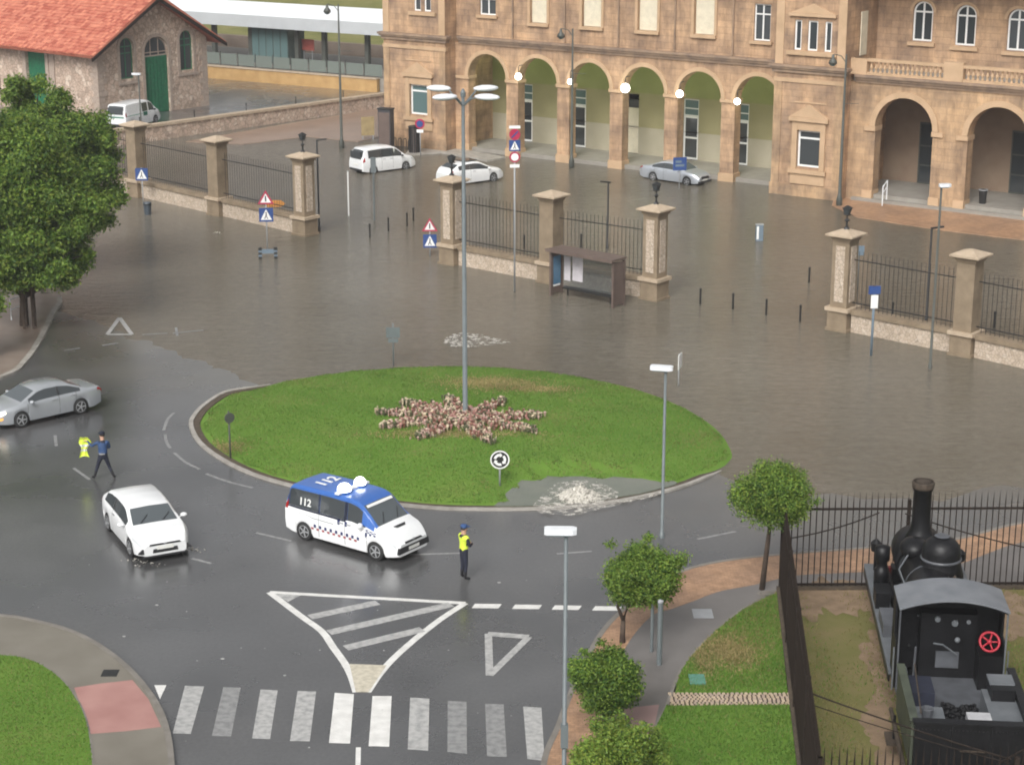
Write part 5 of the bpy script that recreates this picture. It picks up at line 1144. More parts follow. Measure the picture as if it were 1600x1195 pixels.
for k in range(4): MB().tube([(-.6 + k * .4, 0, -.2), (-.6 + k * .4, 0, .7), (-.6 + k * .4, .1, .85), (-.6 + k * .4, .5, .85), (-.6 + k * .4, .6, .7), (-.6 + k * .4, .6, -.2)], .03, 6).build('hoop', M['black'], t)
MB().tube([(-.7, 0, .3), (.7, 0, .3)], .03, 6).build('rail', M['black'], t)
b0 = at(575, 218); t = thing('yellow_board', 'yellowish board standing before the retaining wall by the station corner', 'board', b0, R(20)); MB().box(-.5, .5, -.04, .04, .3, 1.7).build('board', mat('pale_yellow_board', (.38, .29, .15), .6, var=.2, scale=2), t)
for x in (-.4, .4): MB().box(x - .04, x + .04, -.04, .04, -.2, .3).build('leg', M['grey'], t)
b0 = at(1535, 318, .45); t = thing('waste_bin', 'dark bin inside the right station arch', 'bin', b0); MB().lathe([(.2, 0), (.26, .8), (.28, .85), (.1, .9)], n=10).build('body', M['black'], t); MB().lathe([(.29, .82), (.29, .87)], n=10).build('rim', M['grey'], t)
b0 = at(1385, 312, .45); t = thing('handrail', 'bright metal handrail on the steps of the left big arch', 'handrail', b0, station.rotation_euler.z); MB().tube([(0, -.6, -.3), (0, -.6, .9), (0, 0, 1.2), (0, 0, 0)], .035, 6).build('tube', M['metal_white'], t); MB().tube([(0, -.6, .5), (0, 0, .8)], .025, 6).build('rail', M['metal_white'], t)
# ---------------- bus stop shelter
b0 = at(862, 462); b1 = at(956, 481); d = b1 - b0; L = d.length
t = thing('bus_shelter', 'brown framed bus stop shelter with blue advert side and pale posters, standing in the flood', 'bus shelter', (b0.x, b0.y, 0), math.atan2(d.y, d.x))
hh = up(b0, 862, 388); D_ = .85
MB().box(-.15, L + .15, -.25, D_ + .1, hh - .10, hh).build('roof', M['kiosk'], t); MB().box(-.2, L + .2, -.3, -.252, hh - .14, hh + .02).build('fascia', M['kiosk'], t)
for x in (-.06, L + .06):
    for y in (0, D_): MB().box(x - .06, x + .06, y - .06, y + .06, -.35, hh - .162).build('post', M['kiosk'], t)
o = MB().box(-.10, -.02, .08, D_ - .08, .1, hh - .2).build('end_panel', M['kiosk'], t)
MB().box(-.13, -.102, .15, D_ - .15, .55, hh - .45).build('advert', M['ad_blue'], o); MB().box(-.019, .0, .15, D_ - .15, .55, hh - .45).build('advert', M['ad_blue'], o); MB().box(-.018, .012, .15, D_ - .2, .45, .53).build('white_strip', M['white'], o)
MB().box(L + .0, L + .10, .08, D_ - .08, .1, hh - .2).build('end_panel', M['kiosk'], t)
bg_ = MB().box(.08, L - .08, D_ - .03, D_ + .0, .35, hh - .35).build('back_glass', mat('clear_shelter_glass', (.55, .58, .58), .05, trans=.9), t)
for x0, x1, z0, z1 in ((.15, .55, .7, hh - .5), (.7, 1.35, .75, hh - .42)): MB().box(x0, x1, D_ - .06, D_ - .035, z0, z1).build('poster', M['poster'], bg_)
MB().box(.4, L - .3, D_ - .5, D_ - .12, .38, .44).build('bench', M['black'], t)
for x in (.6, L - .5): MB().box(x - .03, x + .03, D_ - .34, D_ - .28, -.3, .38).build('bench_leg', M['black'], t)
MB().box(L - .02, L - .001, .2, .42, hh - .7, hh - .5).build('notice', M['white'], t)
# ================================================================ TREES
def leaf_mat(name, c, v=.3):
    m = translucent(mat(name, c, .5, var=v, scale=.9, detail=3), .45); m.node_tree.nodes['Principled BSDF'].inputs['Specular IOR Level'].default_value = .3
    return m
LEAF = [leaf_mat('leaf', (.165, .27, .048)), leaf_mat('leaf_light', (.24, .345, .062)), leaf_mat('leaf_dark', (.065, .135, .028)), leaf_mat('leaf_yellowish', (.25, .31, .055))]
def crown(name, clumps, n, size, parent, weights, seed=0):
    g_ = np.random.default_rng(seed); C = np.array([c[:3] for c in clumps]); Rr = np.array([c[3] for c in clumps])
    pr = Rr ** 2; idx = g_.choice(len(C), n, p=pr / pr.sum())
    dirs = g_.normal(size=(n, 3)); dirs /= np.linalg.norm(dirs, axis=1)[:, None]
    rad = Rr[idx] * (g_.random(n) ** .45) * g_.uniform(.7, 1.32, n); p = C[idx] + dirs * rad[:, None] * np.array([1, 1, .85])
    nrm = dirs * .5 + g_.normal(size=(n, 3)) * .7 + np.array([0, 0, .6]); nrm /= np.linalg.norm(nrm, axis=1)[:, None]
    a = np.cross(nrm, g_.normal(size=(n, 3))); a /= np.linalg.norm(a, axis=1)[:, None]; b = np.cross(nrm, a)
    s = size * g_.uniform(.6, 1.4, n)[:, None]
    v = np.stack([p - a * s, p - b * s * .55 + nrm * s * .12, p + a * s, p + b * s * .55 + nrm * s * .12], 1).reshape(-1, 3)
    cl_w = g_.random((len(C), 4)) * np.array(weights); cl_w = cl_w / cl_w.sum(1)[:, None]
    cum = np.cumsum(cl_w * .5 + np.array(weights) / sum(weights) * .5, 1)[idx]; mi = (g_.random(n)[:, None] > cum).sum(1).clip(0, 3)
    return new(name, np_mesh(name, v, 4, LEAF, mi), parent)
def clump_set(g_, n, ell, rmin, rmax, lo=0.5):
    """clump centres filling an ellipsoid (cx,cy,cz,rx,ry,rz)"""
    out = []
    while len(out) < n:
        d = g_.normal(size=3); d /= np.linalg.norm(d); r = g_.uniform(lo, 1) ** .6
        c = np.array(ell[:3]) + d * r * np.array(ell[3:]); out.append((*c, g_.uniform(rmin, rmax)))
    return out
def limb_mesh(parts): 
    o = MB()
    for pts, r in parts: o.tube(pts, r, 7)
    return o
def big_tree(base, h, label, ells, n, seed, size=.085, wts=(4, 3, 3, 1.5)):
    g_ = np.random.default_rng(seed); t = thing('broadleaf_tree', label, 'tree', base, 0, 'large trees on the left')
    cl = []
    for e, k, r0, r1 in ells: cl += clump_set(g_, k, e, r0, r1)
    parts = [([(0, 0, -.2), (.05, .05, 1.2), (.0, .1, h * .3), (.1, 0, h * .5), (.2, .1, h * .8)], [.24, .19, .17, .12, .05])]
    for c in cl[::3]:
        z0 = max(1.6, min(c[2] - 1.2, h * .6)); parts.append(([(.03, .05, z0 * .8), (c[0] * .5, c[1] * .5, (z0 + c[2]) / 2), (c[0], c[1], c[2])], [.085, .05, .015]))
    limb_mesh(parts).build('trunk', M['bark'], t, True); crown('crown', cl, n, size, t, wts, seed)
b0 = at(38, 508, .1)
big_tree(b0, 10.5, 'big bushy green tree at the left edge with its trunk on the brown pavement', [((-.6, .3, 5.6, 3.2, 3.2, 3.9), 90, .5, 1.1), ((1.6, -.2, 5.2, 2.3, 2.4, 2.5), 44, .45, .9), ((-1.2, 0, 8.4, 1.9, 1.8, 1.5), 24, .4, .8), ((1.2, -.6, 3.1, 2.5, 1.8, 1.0), 24, .4, .7), ((.8, -.4, 7.6, 1.9, 1.8, 1.6), 22, .4, .8), ((.3, -.3, 8.3, 2.3, 1.8, 1.7), 34, .4, .8), ((.4, -.6, 3.0, 2.9, 1.8, 1.2), 26, .4, .7)], 185000, 3)
b0 = at(66, 430, .0)
big_tree(b0, 11, 'second dense green tree leaning out behind the left edge tree', [((.9, .2, 6.0, 2.6, 2.8, 3.7), 76, .5, 1.05), ((2.5, .2, 5.2, 2.0, 2.0, 2.7), 44, .45, .9), ((.3, 0, 9.3, 1.5, 1.4, 1.2), 22, .35, .7), ((2.2, 0, 7.4, 1.7, 1.6, 1.6), 22, .4, .8)], 120000, 5, wts=(4, 2.6, 3, 1.2))
b0 = at(-20, 560, .1)
big_tree(b0, 6, 'low bright foliage at the left edge below the big tree', [((-.7, 0, 3.0, 1.3, 1.3, 2.6), 26, .4, .7)], 18000, 8, wts=(3, 4, 1, 3))
b0 = at(3, 500, .1); t = thing('white_rail', 'pale rail and post under the left tree', 'railing', at(18, 500, .1), R(70)); MB().tube([(0, 0, 0), (0, 0, 1.0), (1.2, 0, 1.0), (1.2, 0, 0)], .04, 6).build('tube', M['metal_white'], t); MB().tube([(0, 0, .5), (1.2, 0, .5)], .03, 6).build('rail', M['metal_white'], t)
b0 = at(47, 512, .1); t = thing('tree_guard', 'brown timber stakes around the young trunk under the left tree', 'tree guard', b0, 0)
for x, y in ((-.22, -.2), (.22, -.2), (.22, .2), (-.22, .2)): MB().box(x - .05, x + .05, y - .05, y + .05, -.1, 2.2).build('stake', M['bark'], t)
def small_tree(base, pcx, pcy, rpx, rpy, label, seed, fork=False, n=11000, wts=(4, 3.2, 2.6, 1.2)):
    n = int(n * 3.6)
    """crown drawn as an uneven ball: its centre seen at (pcx,pcy), half width rpx"""
    g_ = np.random.default_rng(seed); zc = up(base, pcx, pcy); k = base.y / F; sc_ = math.hypot(base.y, CAMH - zc) / F
    cx = (pcx - CX) * base.y / F / (CP) * (CP) ; r_ = ray(pcx, pcy); kk = base.y / r_[1]; cx = r_[0] * kk - base.x
    rx, rz_ = rpx * sc_ * 1.12, rpy * sc_ * 1.10
    t = thing('young_tree', label, 'tree', base, 0, 'young clipped trees along the right pavement')
    z0 = zc - base.z
    cl = clump_set(g_, 80, (cx, 0, z0, rx * .70, rx * .70, rz_ * .68), rx * .20, rx * .34, .25)
    zt = z0 - rz_ * .55
    if fork: parts = [([(0, 0, -.1), (.02, 0, zt * .5)], [.09, .07])] + [([(.02, 0, zt * .5), (s * .14, 0, zt * .8), (cx + s * .35, 0, z0)], [.06, .05, .02]) for s in (-1, 1)]
    else: parts = [([(0, 0, -.1), (cx * .5, 0, zt * .6), (cx, 0, z0)], [.095, .075, .03])]
    for c in cl[::2]: parts.append(([(cx, 0, zt + .1), ((c[0] + cx) / 2, c[1] * .5, (zt + c[2]) / 2), (c[0], c[1], c[2])], [.04, .025, .01]))
    limb_mesh(parts).build('trunk', M['bark'], t, True)
    for _ in range(6):
        d = g_.normal(size=3); d[2] = abs(d[2]) * .9 - .15; d /= np.linalg.norm(d); q = g_.uniform(.84, .94); cl.append((cx + d[0] * rx * q, d[1] * rx * q, z0 + d[2] * rz_ * q, rx * g_.uniform(.12, .22)))
    crown('crown', cl, n, .041, t, wts, seed)
small_tree(at(1190, 920, .1), 1209, 771, 70, 52, 'young round tree by the far corner of the locomotive fence', 21)
small_tree(at(972, 1003, .1), 1001, 900, 69, 60, 'young tree with forked trunk beside the give-way dashes', 22, True, 12000)
small_tree(at(944, 1150, .1), 948, 1063, 61, 58, 'young dark green tree with a boxy crown at the end of the crosswalk', 23, False, 11000, (4, 2.2, 3.4, .5))
small_tree(at(962, 1275, .1), 968, 1192, 82, 66, 'bright young tree cut by the bottom edge of the picture', 24, False, 15000, (3, 4.5, 1.2, 3))
# two thin support posts by the forked tree
for q, h_, l_, r_ in (((1018, 1018), 1.55, 'thin grey post beside the forked young tree', .05), ((1030, 1038), 1.9, 'thicker pale grey post just right of the thin one by the forked tree', .075)):
    b0 = at(*q, .09); t = thing('support_post', l_, 'post', b0, 0, 'grey posts by the forked tree'); MB().tube([(0, 0, -.1), (0, 0, h_)], r_, 8).build('shaft', M['grey_pole'], t); MB().lathe([(r_ * 1.15, 0), (r_ * 1.15, .05), (.02, .08)], (0, 0, h_), 8).build('cap', M['grey'], t)
# ================================================================ FLOWER STAR
fc = at(722, 662, .4); arms = [(586, 650), (597, 672), (654, 690), (766, 697), (836, 680), (846, 656), (788, 632), (701, 628), (632, 635)]
pc_ = []
for _ in range(2600):
    a = random.choice(arms); tp_ = at(*a, .4); s = random.random() ** .75; w_ = .42 * (1 - s) + .16
    p = fc.lerp(tp_, s) + Vector((random.gauss(0, w_ * .6), random.gauss(0, w_ * .75), 0)); pc_.append((p.x, p.y, s))
fl = MB()
for x, y, s in pc_:
    z = float(mound(x, y)[0]); h_ = random.uniform(.06, .24); r_ = random.uniform(.03, .085)
    q = random.random(); fl.mi = (2 if q < .5 else 4 if q < .75 else 1) if s > .82 else (0 if q < .22 else 1 if q < .44 else 3 if q < .66 else 2 if q < .84 else 4)
    Mx = Matrix.Rotation(random.uniform(0, 6), 3, 'Z') @ Matrix.Rotation(random.gauss(0, .5), 3, 'X'); c = Vector((x, y, z + h_))
    k = 5; ring_ = [c + Mx @ Vector((r_ * math.cos(2 * math.pi * i / k), r_ * math.sin(2 * math.pi * i / k), .02 * (i % 2))) for i in range(k)]
    fl.add(ring_ + [c + Mx @ Vector((0, 0, .05)), c - Vector((0, 0, h_ + .01))], [(i, (i + 1) % k, k) for i in range(k)] + [(0, 2, k + 1), (1, 3, k + 1)])
fo = fl.build('flower_bed', [mat('pink_petal', (.34, .17, .14), .6, var=.2), mat('cream_petal', (.50, .41, .28), .6, var=.15), mat('bed_leaf', (.10, .105, .05), .6, var=.3), mat('russet_leaf', (.19, .085, .055), .6, var=.3), mat('pale_pink_petal', (.44, .30, .25), .6, var=.15)])
tag(fo, 'star shaped bed of pink and cream flowers round the tall mast', None, None, 'stuff')
# ================================================================ CARS
def paint(name, c, rough=.25, metal=0.0, coat=.6): return mat(name, c, rough, var=.03, scale=2, metal=metal, coat=coat)
M['car_white'] = paint('white_car_paint', (.78, .79, .79)); M['car_silver'] = paint('silver_car_paint', (.40, .42, .44), .25, .35); M['car_silver2'] = paint('pale_silver_paint', (.46, .49, .53), .3, .45)
M['car_blue'] = paint('blue_roof_paint', (.04, .13, .42), .35); M['car_navy'] = paint('navy_band', (.012, .016, .035), .3)
M['tyre'] = mat('tyre', (.02, .02, .02), .8, var=.2); M['rim'] = mat('alloy_rim', (.42, .43, .44), .35, metal=.4, var=.1); M['dark_plastic'] = mat('dark_plastic', (.025, .025, .027), .5, var=.1)
M['headlight'] = mat('headlight_glass', (.55, .57, .58), .08, spec=.8); M['headlight_on'] = mat('lit_headlight', (1, .95, .8), .2, emit=(1, .9, .7), es=2.2); M['tail'] = mat('tail_light', (.30, .015, .015), .2); M['plate'] = mat('number_plate', (.72, .72, .68), .4, var=.05)
M['orange_light'] = mat('amber_lamp', (.5, .2, .03), .3, emit=(1, .45, .1), es=1.0); M['red_mark'] = mat('red_marking', (.34, .05, .06), .4); M['navy_mark'] = mat('navy_marking', (.025, .035, .12), .4); M['green_mark'] = mat('green_marking', (.02, .16, .10), .4)
M['screen'] = mat('windscreen_glass', (.085, .098, .105), .05, spec=.9); M['seam'] = mat('door_seam', (.05, .05, .05), .7)
def pl(tab, x):
    return float(np.interp(x, [p[0] for p in tab], [p[1] for p in tab]))
def sm(tab, x, w=.10):
    return (pl(tab, x - w) + pl(tab, x) * 2 + pl(tab, x + w)) / 4
class Car:
    def __init__(s, L, Wd, wb, fo, top, belt, wr, z0=.19, tum=.20, nose=.16, arch=.35, rimr=.215, tyr=.315, tail_taper=.10):
        s.L, s.W, s.wb, s.fo, s.top, s.belt, s.wr, s.z0, s.tum, s.nose, s.arch, s.tail = L, Wd, wb, fo, top, belt, wr, z0, tum, nose, arch, tail_taper
        s.rimr, s.tyr = rimr, tyr; s.xf = L / 2; s.xr = -L / 2; s.wf = s.xf - fo; s.wb_ = s.wf - wb; s.sty = []
    def w(s, x):
        h = s.W / 2
        if x > s.xf - .9: t = (x - (s.xf - .9)) / .9; return h * (1 - s.nose * t ** 2.2)
        if x < s.xr + .8: t = ((s.xr + .8) - x) / .8; return h * (1 - s.tail * t ** 2.2)
        return h
    def zb(s, x):
        z = s.z0 + (max(0, (x - (s.xf - .35)) / .35) * .05) + max(0, ((s.xr + .35) - x) / .35) * .09
        for wx in (s.wf, s.wb_):
            d = abs(x - wx)
            if d < s.arch: z = max(z, s.tyr - .02 + math.sqrt(s.arch ** 2 - d * d))
        return z
    def ring(s, x):
        """points of the half section, underside to roof centre"""
        w = s.w(x); zt = sm(s.top, x); zb = min(pl(s.belt, x), zt - .015); z0 = min(s.zb(x), zb - .06); h = zt - zb; zm = z0 + (zb - z0) * .45
        k = min(1, max(0, h) / .5); pR = (w * (.93 - s.tum * k), zt - .075 * min(1, h / .35) - .004); p4 = (w * .95, zb)
        le = lambda t: (p4[0] + (pR[0] - p4[0]) * t, p4[1] + (pR[1] - p4[1]) * t)
        return [(w * .88, z0 - .0), (w * .965, z0 + .03), (w, zm), (w * .985, zb - .09 * min(1, (zb - z0) / .5)), p4, le(.10), le(.90), pR, (pR[0] * .88, zt - .022 * min(1, h / .35) - .002), (0, zt)]
    def stations(s, extra=()):
        xs = set(np.round(np.linspace(s.xr, s.xf, 46), 3)) | set(extra)
        for wx in (s.wf, s.wb_):
            for k in range(13): xs.add(round(wx - s.arch * math.cos(math.pi * k / 12), 3))
        return sorted(x for x in xs if s.xr - 1e-6 <= x <= s.xf + 1e-6)
    def build(s, t, bodym, glass_x, ws, rw, roofm=None, lower=None, pillars=(), winm='glass', upperm=None):
        """glass_x: list of (x0,x1) side windows; ws, rw: x ranges of windscreen and rear window"""
        ex = [x for a in glass_x for x in a] + list(ws) + list(rw or ())
        xs = s.stations([round(x, 3) for x in ex]); rings = [s.ring(x) for x in xs]; N = len(rings[0])
        def grid(mb, sel):
            for i in range(len(xs) - 1):
                xm = (xs[i] + xs[i + 1]) / 2
                for j in range(N - 1):
                    for sg in (1, -1):
                        if sel(xm, j, sg):
                            a, b, c, d = rings[i][j], rings[i + 1][j], rings[i + 1][j + 1], rings[i][j + 1]
                            q = [(xs[i], sg * a[0], a[1]), (xs[i + 1], sg * b[0], b[1]), (xs[i + 1], sg * c[0], c[1]), (xs[i], sg * d[0], d[1])]
                            mb.add(q if sg < 0 else q[::-1], [(0, 1, 2, 3)])
            return mb
        isg = lambda x, j: j == 5 and any(a < x < b for a, b in glass_x)
        isw = lambda x, j: j >= 8 - 0 and ws[0] < x < ws[1]
        isr = lambda x, j: rw and j >= 8 and rw[0] < x < rw[1]
        hasroof = lambda x, j: roofm and j >= 6 and (rw[0] if rw else s.xr) < x < ws[1] or (roofm and j == 5 and not isg(x, j) and (rw[0] if rw else s.xr) < x < ws[1] - .45)
        isu = lambda x, j: upperm and j in (4,) and (rw[0] if rw else s.xr) < x < ws[1] - .4 and False
        b = MB(); grid(b, lambda x, j, g_: not isg(x, j) and not isw(x, j) and not isr(x, j) and not hasroof(x, j))
        for x, rg, fl_ in ((xs[0], rings[0], 0), (xs[-1], rings[-1], 1)):
            dx = .03 if fl_ else -.03; zc = (rg[0][1] + rg[-1][1]) / 2
            sc = [(x + dx, y * .95, zc + (z - zc) * .9) for y, z in rg]; pts0 = [(x, y, z) for y, z in rg]
            lo = pts0 + [(a, -y, z) for a, y, z in pts0[-2::-1]]; li = sc + [(a, -y, z) for a, y, z in sc[-2::-1]]; n = len(lo)
            fs = [(i, i + 1, n + i + 1, n + i) for i in range(n - 1)] + [tuple(range(n, 2 * n))]
            b.add(lo + li, [f if not fl_ else f[::-1] for f in fs])
        o = b.build('body', bodym, t, True)
        me = o.data
        try: me.shade_auto_smooth()
        except Exception: pass
        for p in me.polygons: p.use_smooth = len(p.vertices) == 4
        bm = bmesh.new(); bm.from_mesh(me); bmesh.ops.remove_doubles(bm, verts=bm.verts, dist=.0005); bm.normal_update()
        for e in bm.edges:
            if len(e.link_faces) == 2 and e.calc_face_angle(0) > R(38): e.smooth = False
        bm.to_mesh(me); bm.free()
        if roofm: 
            rr = grid(MB(), lambda x, j, g_: not isg(x, j) and not isw(x, j) and not isr(x, j) and hasroof(x, j)).build('roof', roofm, t, True)
        for k, (a, c) in enumerate(glass_x):
            for sg in (1, -1): grid(MB(), lambda x, j, g_: g_ == sg and j == 5 and a < x < c).build('side_window', M[winm], t, True)
        grid(MB(), lambda x, j, g_: isw(x, j)).build('windscreen', M['screen'], t, True)
        if rw: grid(MB(), lambda x, j, g_: isr(x, j)).build('rear_window', M['glass'], t, True)
        MB().box(s.wb_ - .5, s.wf + .5, -s.W * .40, s.W * .40, .16, .72).build('underbody', M['dark_plastic'], t)
        tm = MB(); Mx = Matrix.Rotation(R(90), 3, 'X'); r = s.tyr
        tm.lathe([(r * .62, -.10), (r * .93, -.105), (r, -.075), (r, .075), (r * .93, .105), (r * .62, .10)], (0, 0, 0), 20, Mx); tme = tm.mesh('tyre', M['tyre'], True)
        rm = MB(); rm.lathe([(s.rimr * 1.04, -.02), (s.rimr * 1.04, .098), (s.rimr * .92, .108), (s.rimr * .85, .07), (.06, .085), (.05, .10)], (0, 0, 0), 20, Mx)
        for k in range(5):
            a = 2 * math.pi * k / 5; rm.obox((math.cos(a) * s.rimr * .5, -.09, math.sin(a) * s.rimr * .5), s.rimr * .85, .03, .05, Matrix.Rotation(-a, 3, 'Y'))
        rme = rm.mesh('rim', M['rim'])
        for x in (s.wf, s.wb_):
            for sg in (-1, 1):
                wo = new('wheel', tme, t, (x, sg * (s.W / 2 - .125), r)); new('rim', rme, wo, (0, 0, 0), (0, 0, 0 if sg < 0 else math.pi))
        return o
    def pt(s, x, j, sg, off=0):
        rg = s.ring(x); j0 = int(min(j, len(rg) - 2)); f = j - j0; y = rg[j0][0] + (rg[j0 + 1][0] - rg[j0][0]) * f; z = rg[j0][1] + (rg[j0 + 1][1] - rg[j0][1]) * f
        dy = rg[j0 + 1][1] - rg[j0][1]; dz = rg[j0][0] - rg[j0 + 1][0]; n = math.hypot(dy, dz) or 1
        return (x, sg * (y + off * dy / n), z + off * dz / n)
    def patch(s, x0, x1, j0, j1, sg, off=.006, nx=6, nj=4, mb=None):
        mb = mb or MB(); n = len(mb.v); vs = []
        for i in range(nx + 1):
            for k in range(nj + 1): vs.append(s.pt(x0 + (x1 - x0) * i / nx, j0 + (j1 - j0) * k / nj, sg, off))
        fs = [(i * (nj + 1) + k, (i + 1) * (nj + 1) + k, (i + 1) * (nj + 1) + k + 1, i * (nj + 1) + k + 1) for i in range(nx) for k in range(nj)]
        mb.add(vs, fs if sg < 0 else [f[::-1] for f in fs]); return mb
    def trims(s, t, spans):
        mb = MB()
        for a, b in spans:
            for sg in (1, -1): s.patch(a, b, 4.95, 6.05, sg, .004, 1, 5, mb)
        each(mb, 'pillar_trim', M['dark_plastic'], t)
    def seams(s, t, xs, j0=1.2, j1=5):
        mb = MB()
        for x in xs:
            for sg in (1, -1): s.patch(x - .008, x + .008, j0, j1, sg, .003, 1, 8, mb)
        mb.build('door_seam', M['seam'], t)
    def handles(s, t, xs, j=3.3):
        for x in xs:
            for sg in (1, -1):
                p = s.pt(x, j, sg, .015); MB().obox(p, .2, .03, .035, Matrix.Identity(3)).build('door_handle', t['bm'] if 0 else M['grey'], t)
    def mirrors(s, t, x, m, sz=(.09, .12, .075)):
        for sg in (1, -1):
            p = s.pt(x, 5, sg, .0); mb = MB(); mb.ball((p[0], p[1] + sg * .14, p[2] + .06), *sz, 10, 6); mb.tube([(p[0], p[1] - sg * .03, p[2]), (p[0], p[1] + sg * .12, p[2] + .04)], .025, 5); mb.build('mirror', m, t, True)
    def wipers(s, t, x0, x1):
        mb = MB()
        for y in (-.45, .25):
            a = s.pt(x1 - .02, 9, 1, .02); mb.tube([(x1 - .03, y, s.ring(x1 - .03)[9][1] + .02), ((x0 * .45 + x1 * .55), y + .28, s.ring(x0 * .45 + x1 * .55)[9][1] + .02)], .012, 5)
        mb.build('wipers', M['dark_plastic'], t)
    def front(s, t, grille, plate, lights, lightm='headlight'):
        x = s.xf + .031
        for y0, y1, z0, z1, m, nm in grille: MB().prism([(y0, z0), (y1, z0), (y1 * .94, z1), (y0 * .94, z1)], x - .06, x + .012, lambda a, c, d: (d, a, c)).build(nm, M[m], t)
        if plate: MB().box(x + .0, x + .022, -.26, .26, plate - .055, plate + .055).build('number_plate', M['plate'], t)
        x0, x1, j0, j1 = lights
        for sg in (1, -1): s.patch(x0, x1, j0, j1, sg, .012).build('headlight', M[lightm], t, True)
    def rear(s, t, plate, lights):
        x = s.xr - .031
        if plate: MB().box(x - .02, x, -.26, .26, plate - .055, plate + .055).build('number_plate', M['plate'], t)
        x0, x1, j0, j1 = lights
        for sg in (1, -1): s.patch(x0, x1, j0, j1, sg, .012).build('tail_light', M['tail'], t, True)
        MB().box(x - .03, x + .05, -s.W * .40, s.W * .40, s.z0 + .1, s.z0 + .24).build('rear_bumper', M['dark_plastic'], t)
def car_place(name, label, grp, car, rear_px, front_px, side, z=0.0, cat='car'):
    """rear_px/front_px: where the two wheels of the visible side meet the ground; side +1 if that is the car's left"""
    a, b = at(*rear_px, z), at(*front_px, z); d = (b - a).normalized(); lf = Vector((-d.y, d.x, 0)); m = (a + b) / 2 - lf * side * (car.W / 2 - .1)
    m = m - d * ((car.wf + car.wb_) / 2)
    return thing(name, label, cat, (m.x, m.y, z), math.atan2(d.y, d.x), grp)
HATCH = dict(top=[(-2.22, .78), (-2.16, .98), (-1.98, 1.10), (-1.62, 1.37), (-1.2, 1.445), (-.5, 1.485), (.1, 1.46), (.42, 1.40), (1.22, 1.00), (1.75, .90), (2.05, .76), (2.18, .60)], belt=[(-2.2, .76), (-2.0, 1.02), (-1.0, .985), (.9, .90), (1.3, .86), (1.9, .72), (2.2, .56)])
SEDAN = dict(top=[(-2.36, .84), (-2.3, .98), (-1.75, 1.04), (-1.55, 1.06), (-.85, 1.37), (-.4, 1.44), (.2, 1.45), (.55, 1.38), (1.3, .98), (1.9, .88), (2.25, .74), (2.36, .58)], belt=[(-2.36, .82), (-2.2, .95), (-1.5, .97), (1.2, .90), (2.0, .76), (2.36, .56)])
# --- white hatchback in front
c = Car(4.36, 1.84, 2.65, .86, HATCH['top'], HATCH['belt'], 0, nose=.24, tyr=.325, rimr=.22)
t = car_place('white_hatchback', 'white hatchback driving towards the camera through standing water', 'cars on the wet road', c, (173, 827), (210, 870), -1)
bm_ = c.build(t, M['car_white'], [(-1.62, -.62), (-.54, .90)], (.50, 1.20), (-1.95, -1.66)); t.scale = (1, 1.06, 1); c.wipers(t, .50, 1.20); c.trims(t, [(-.62, -.54)]); c.seams(t, (.98, -.58)); c.handles(t, (-.40,)); c.mirrors(t, .86, M['car_white'])
c.front(t, [(-.40, .40, .34, .47, 'dark_plastic', 'lower_grille'), (-.70, .70, .20, .26, 'dark_plastic', 'front_lip'), (-.50, .50, .585, .635, 'dark_plastic', 'upper_grille')], .50, (1.62, 2.12, 3.05, 4.6))
for sg in (1, -1): MB().prism([(.66, .34), (.84, .36), (.68, .52)], c.xf - .06, c.xf + .035, lambda a, b_, d: (d, a * sg, b_)).build('fog_lamp', M['dark_plastic'], t)
MB().ball((c.xf + .03, 0, .63), .02, .07, .03, 8, 5).build('badge', M['rim'], t); c.rear(t, .75, (-2.17, -1.95, 3.2, 4.9))
# --- silver sedan on the left
c = Car(4.56, 1.80, 2.64, .93, SEDAN['top'], SEDAN['belt'], 0, nose=.24, tyr=.32, rimr=.225, tail_taper=.14)
t = car_place('silver_sedan', 'silver saloon with alloy wheels leaving at the left edge, headlights on', 'cars on the wet road', c, (124, 647), (36, 667), 1)
c.build(t, M['car_silver'], [(-1.32, -.38), (-.30, .98)], (.62, 1.26), (-1.5, -.9)); c.trims(t, [(-.38, -.30)]); c.seams(t, (1.05, -.34, -1.1)); c.handles(t, (-.12, -.98)); c.mirrors(t, .92, M['car_silver'])
c.front(t, [(-.45, .45, .50, .64, 'dark_plastic', 'grille'), (-.6, .6, .28, .36, 'dark_plastic', 'lower_grille')], .44, (1.98, 2.32, 3.0, 4.5), 'headlight_on'); c.rear(t, .7, (-2.34, -2.1, 3.0, 4.6))
for sg in (1, -1): c.patch(2.1, 2.25, 2.0, 2.5, sg, .012).build('fog_lamp', M['orange_light'], t)
# --- silver taxi saloon by the arcade
c = Car(4.75, 1.80, 2.76, .85, SEDAN['top'], SEDAN['belt'], 0, nose=.22, tail_taper=.14)
t = car_place('silver_saloon', 'pale silver saloon standing in flood water before the arcade', 'cars in the flooded forecourt', c, (1016, 283), (1078, 292), -1, -.1)
c.build(t, M['car_silver2'], [(-1.32, -.38), (-.30, .98)], (.62, 1.26), (-1.5, -.9)); c.trims(t, [(-.38, -.30)]); c.seams(t, (1.05, -.34, -1.1)); c.handles(t, (-.12, -.98)); c.mirrors(t, .92, M['car_silver2'])
c.front(t, [(-.42, .42, .48, .66, 'dark_plastic', 'grille'), (-.75, .75, .24, .38, 'dark_plastic', 'front_bumper')], .44, (1.98, 2.30, 3.0, 4.4)); c.rear(t, .7, (-2.34, -2.1, 3.0, 4.6))
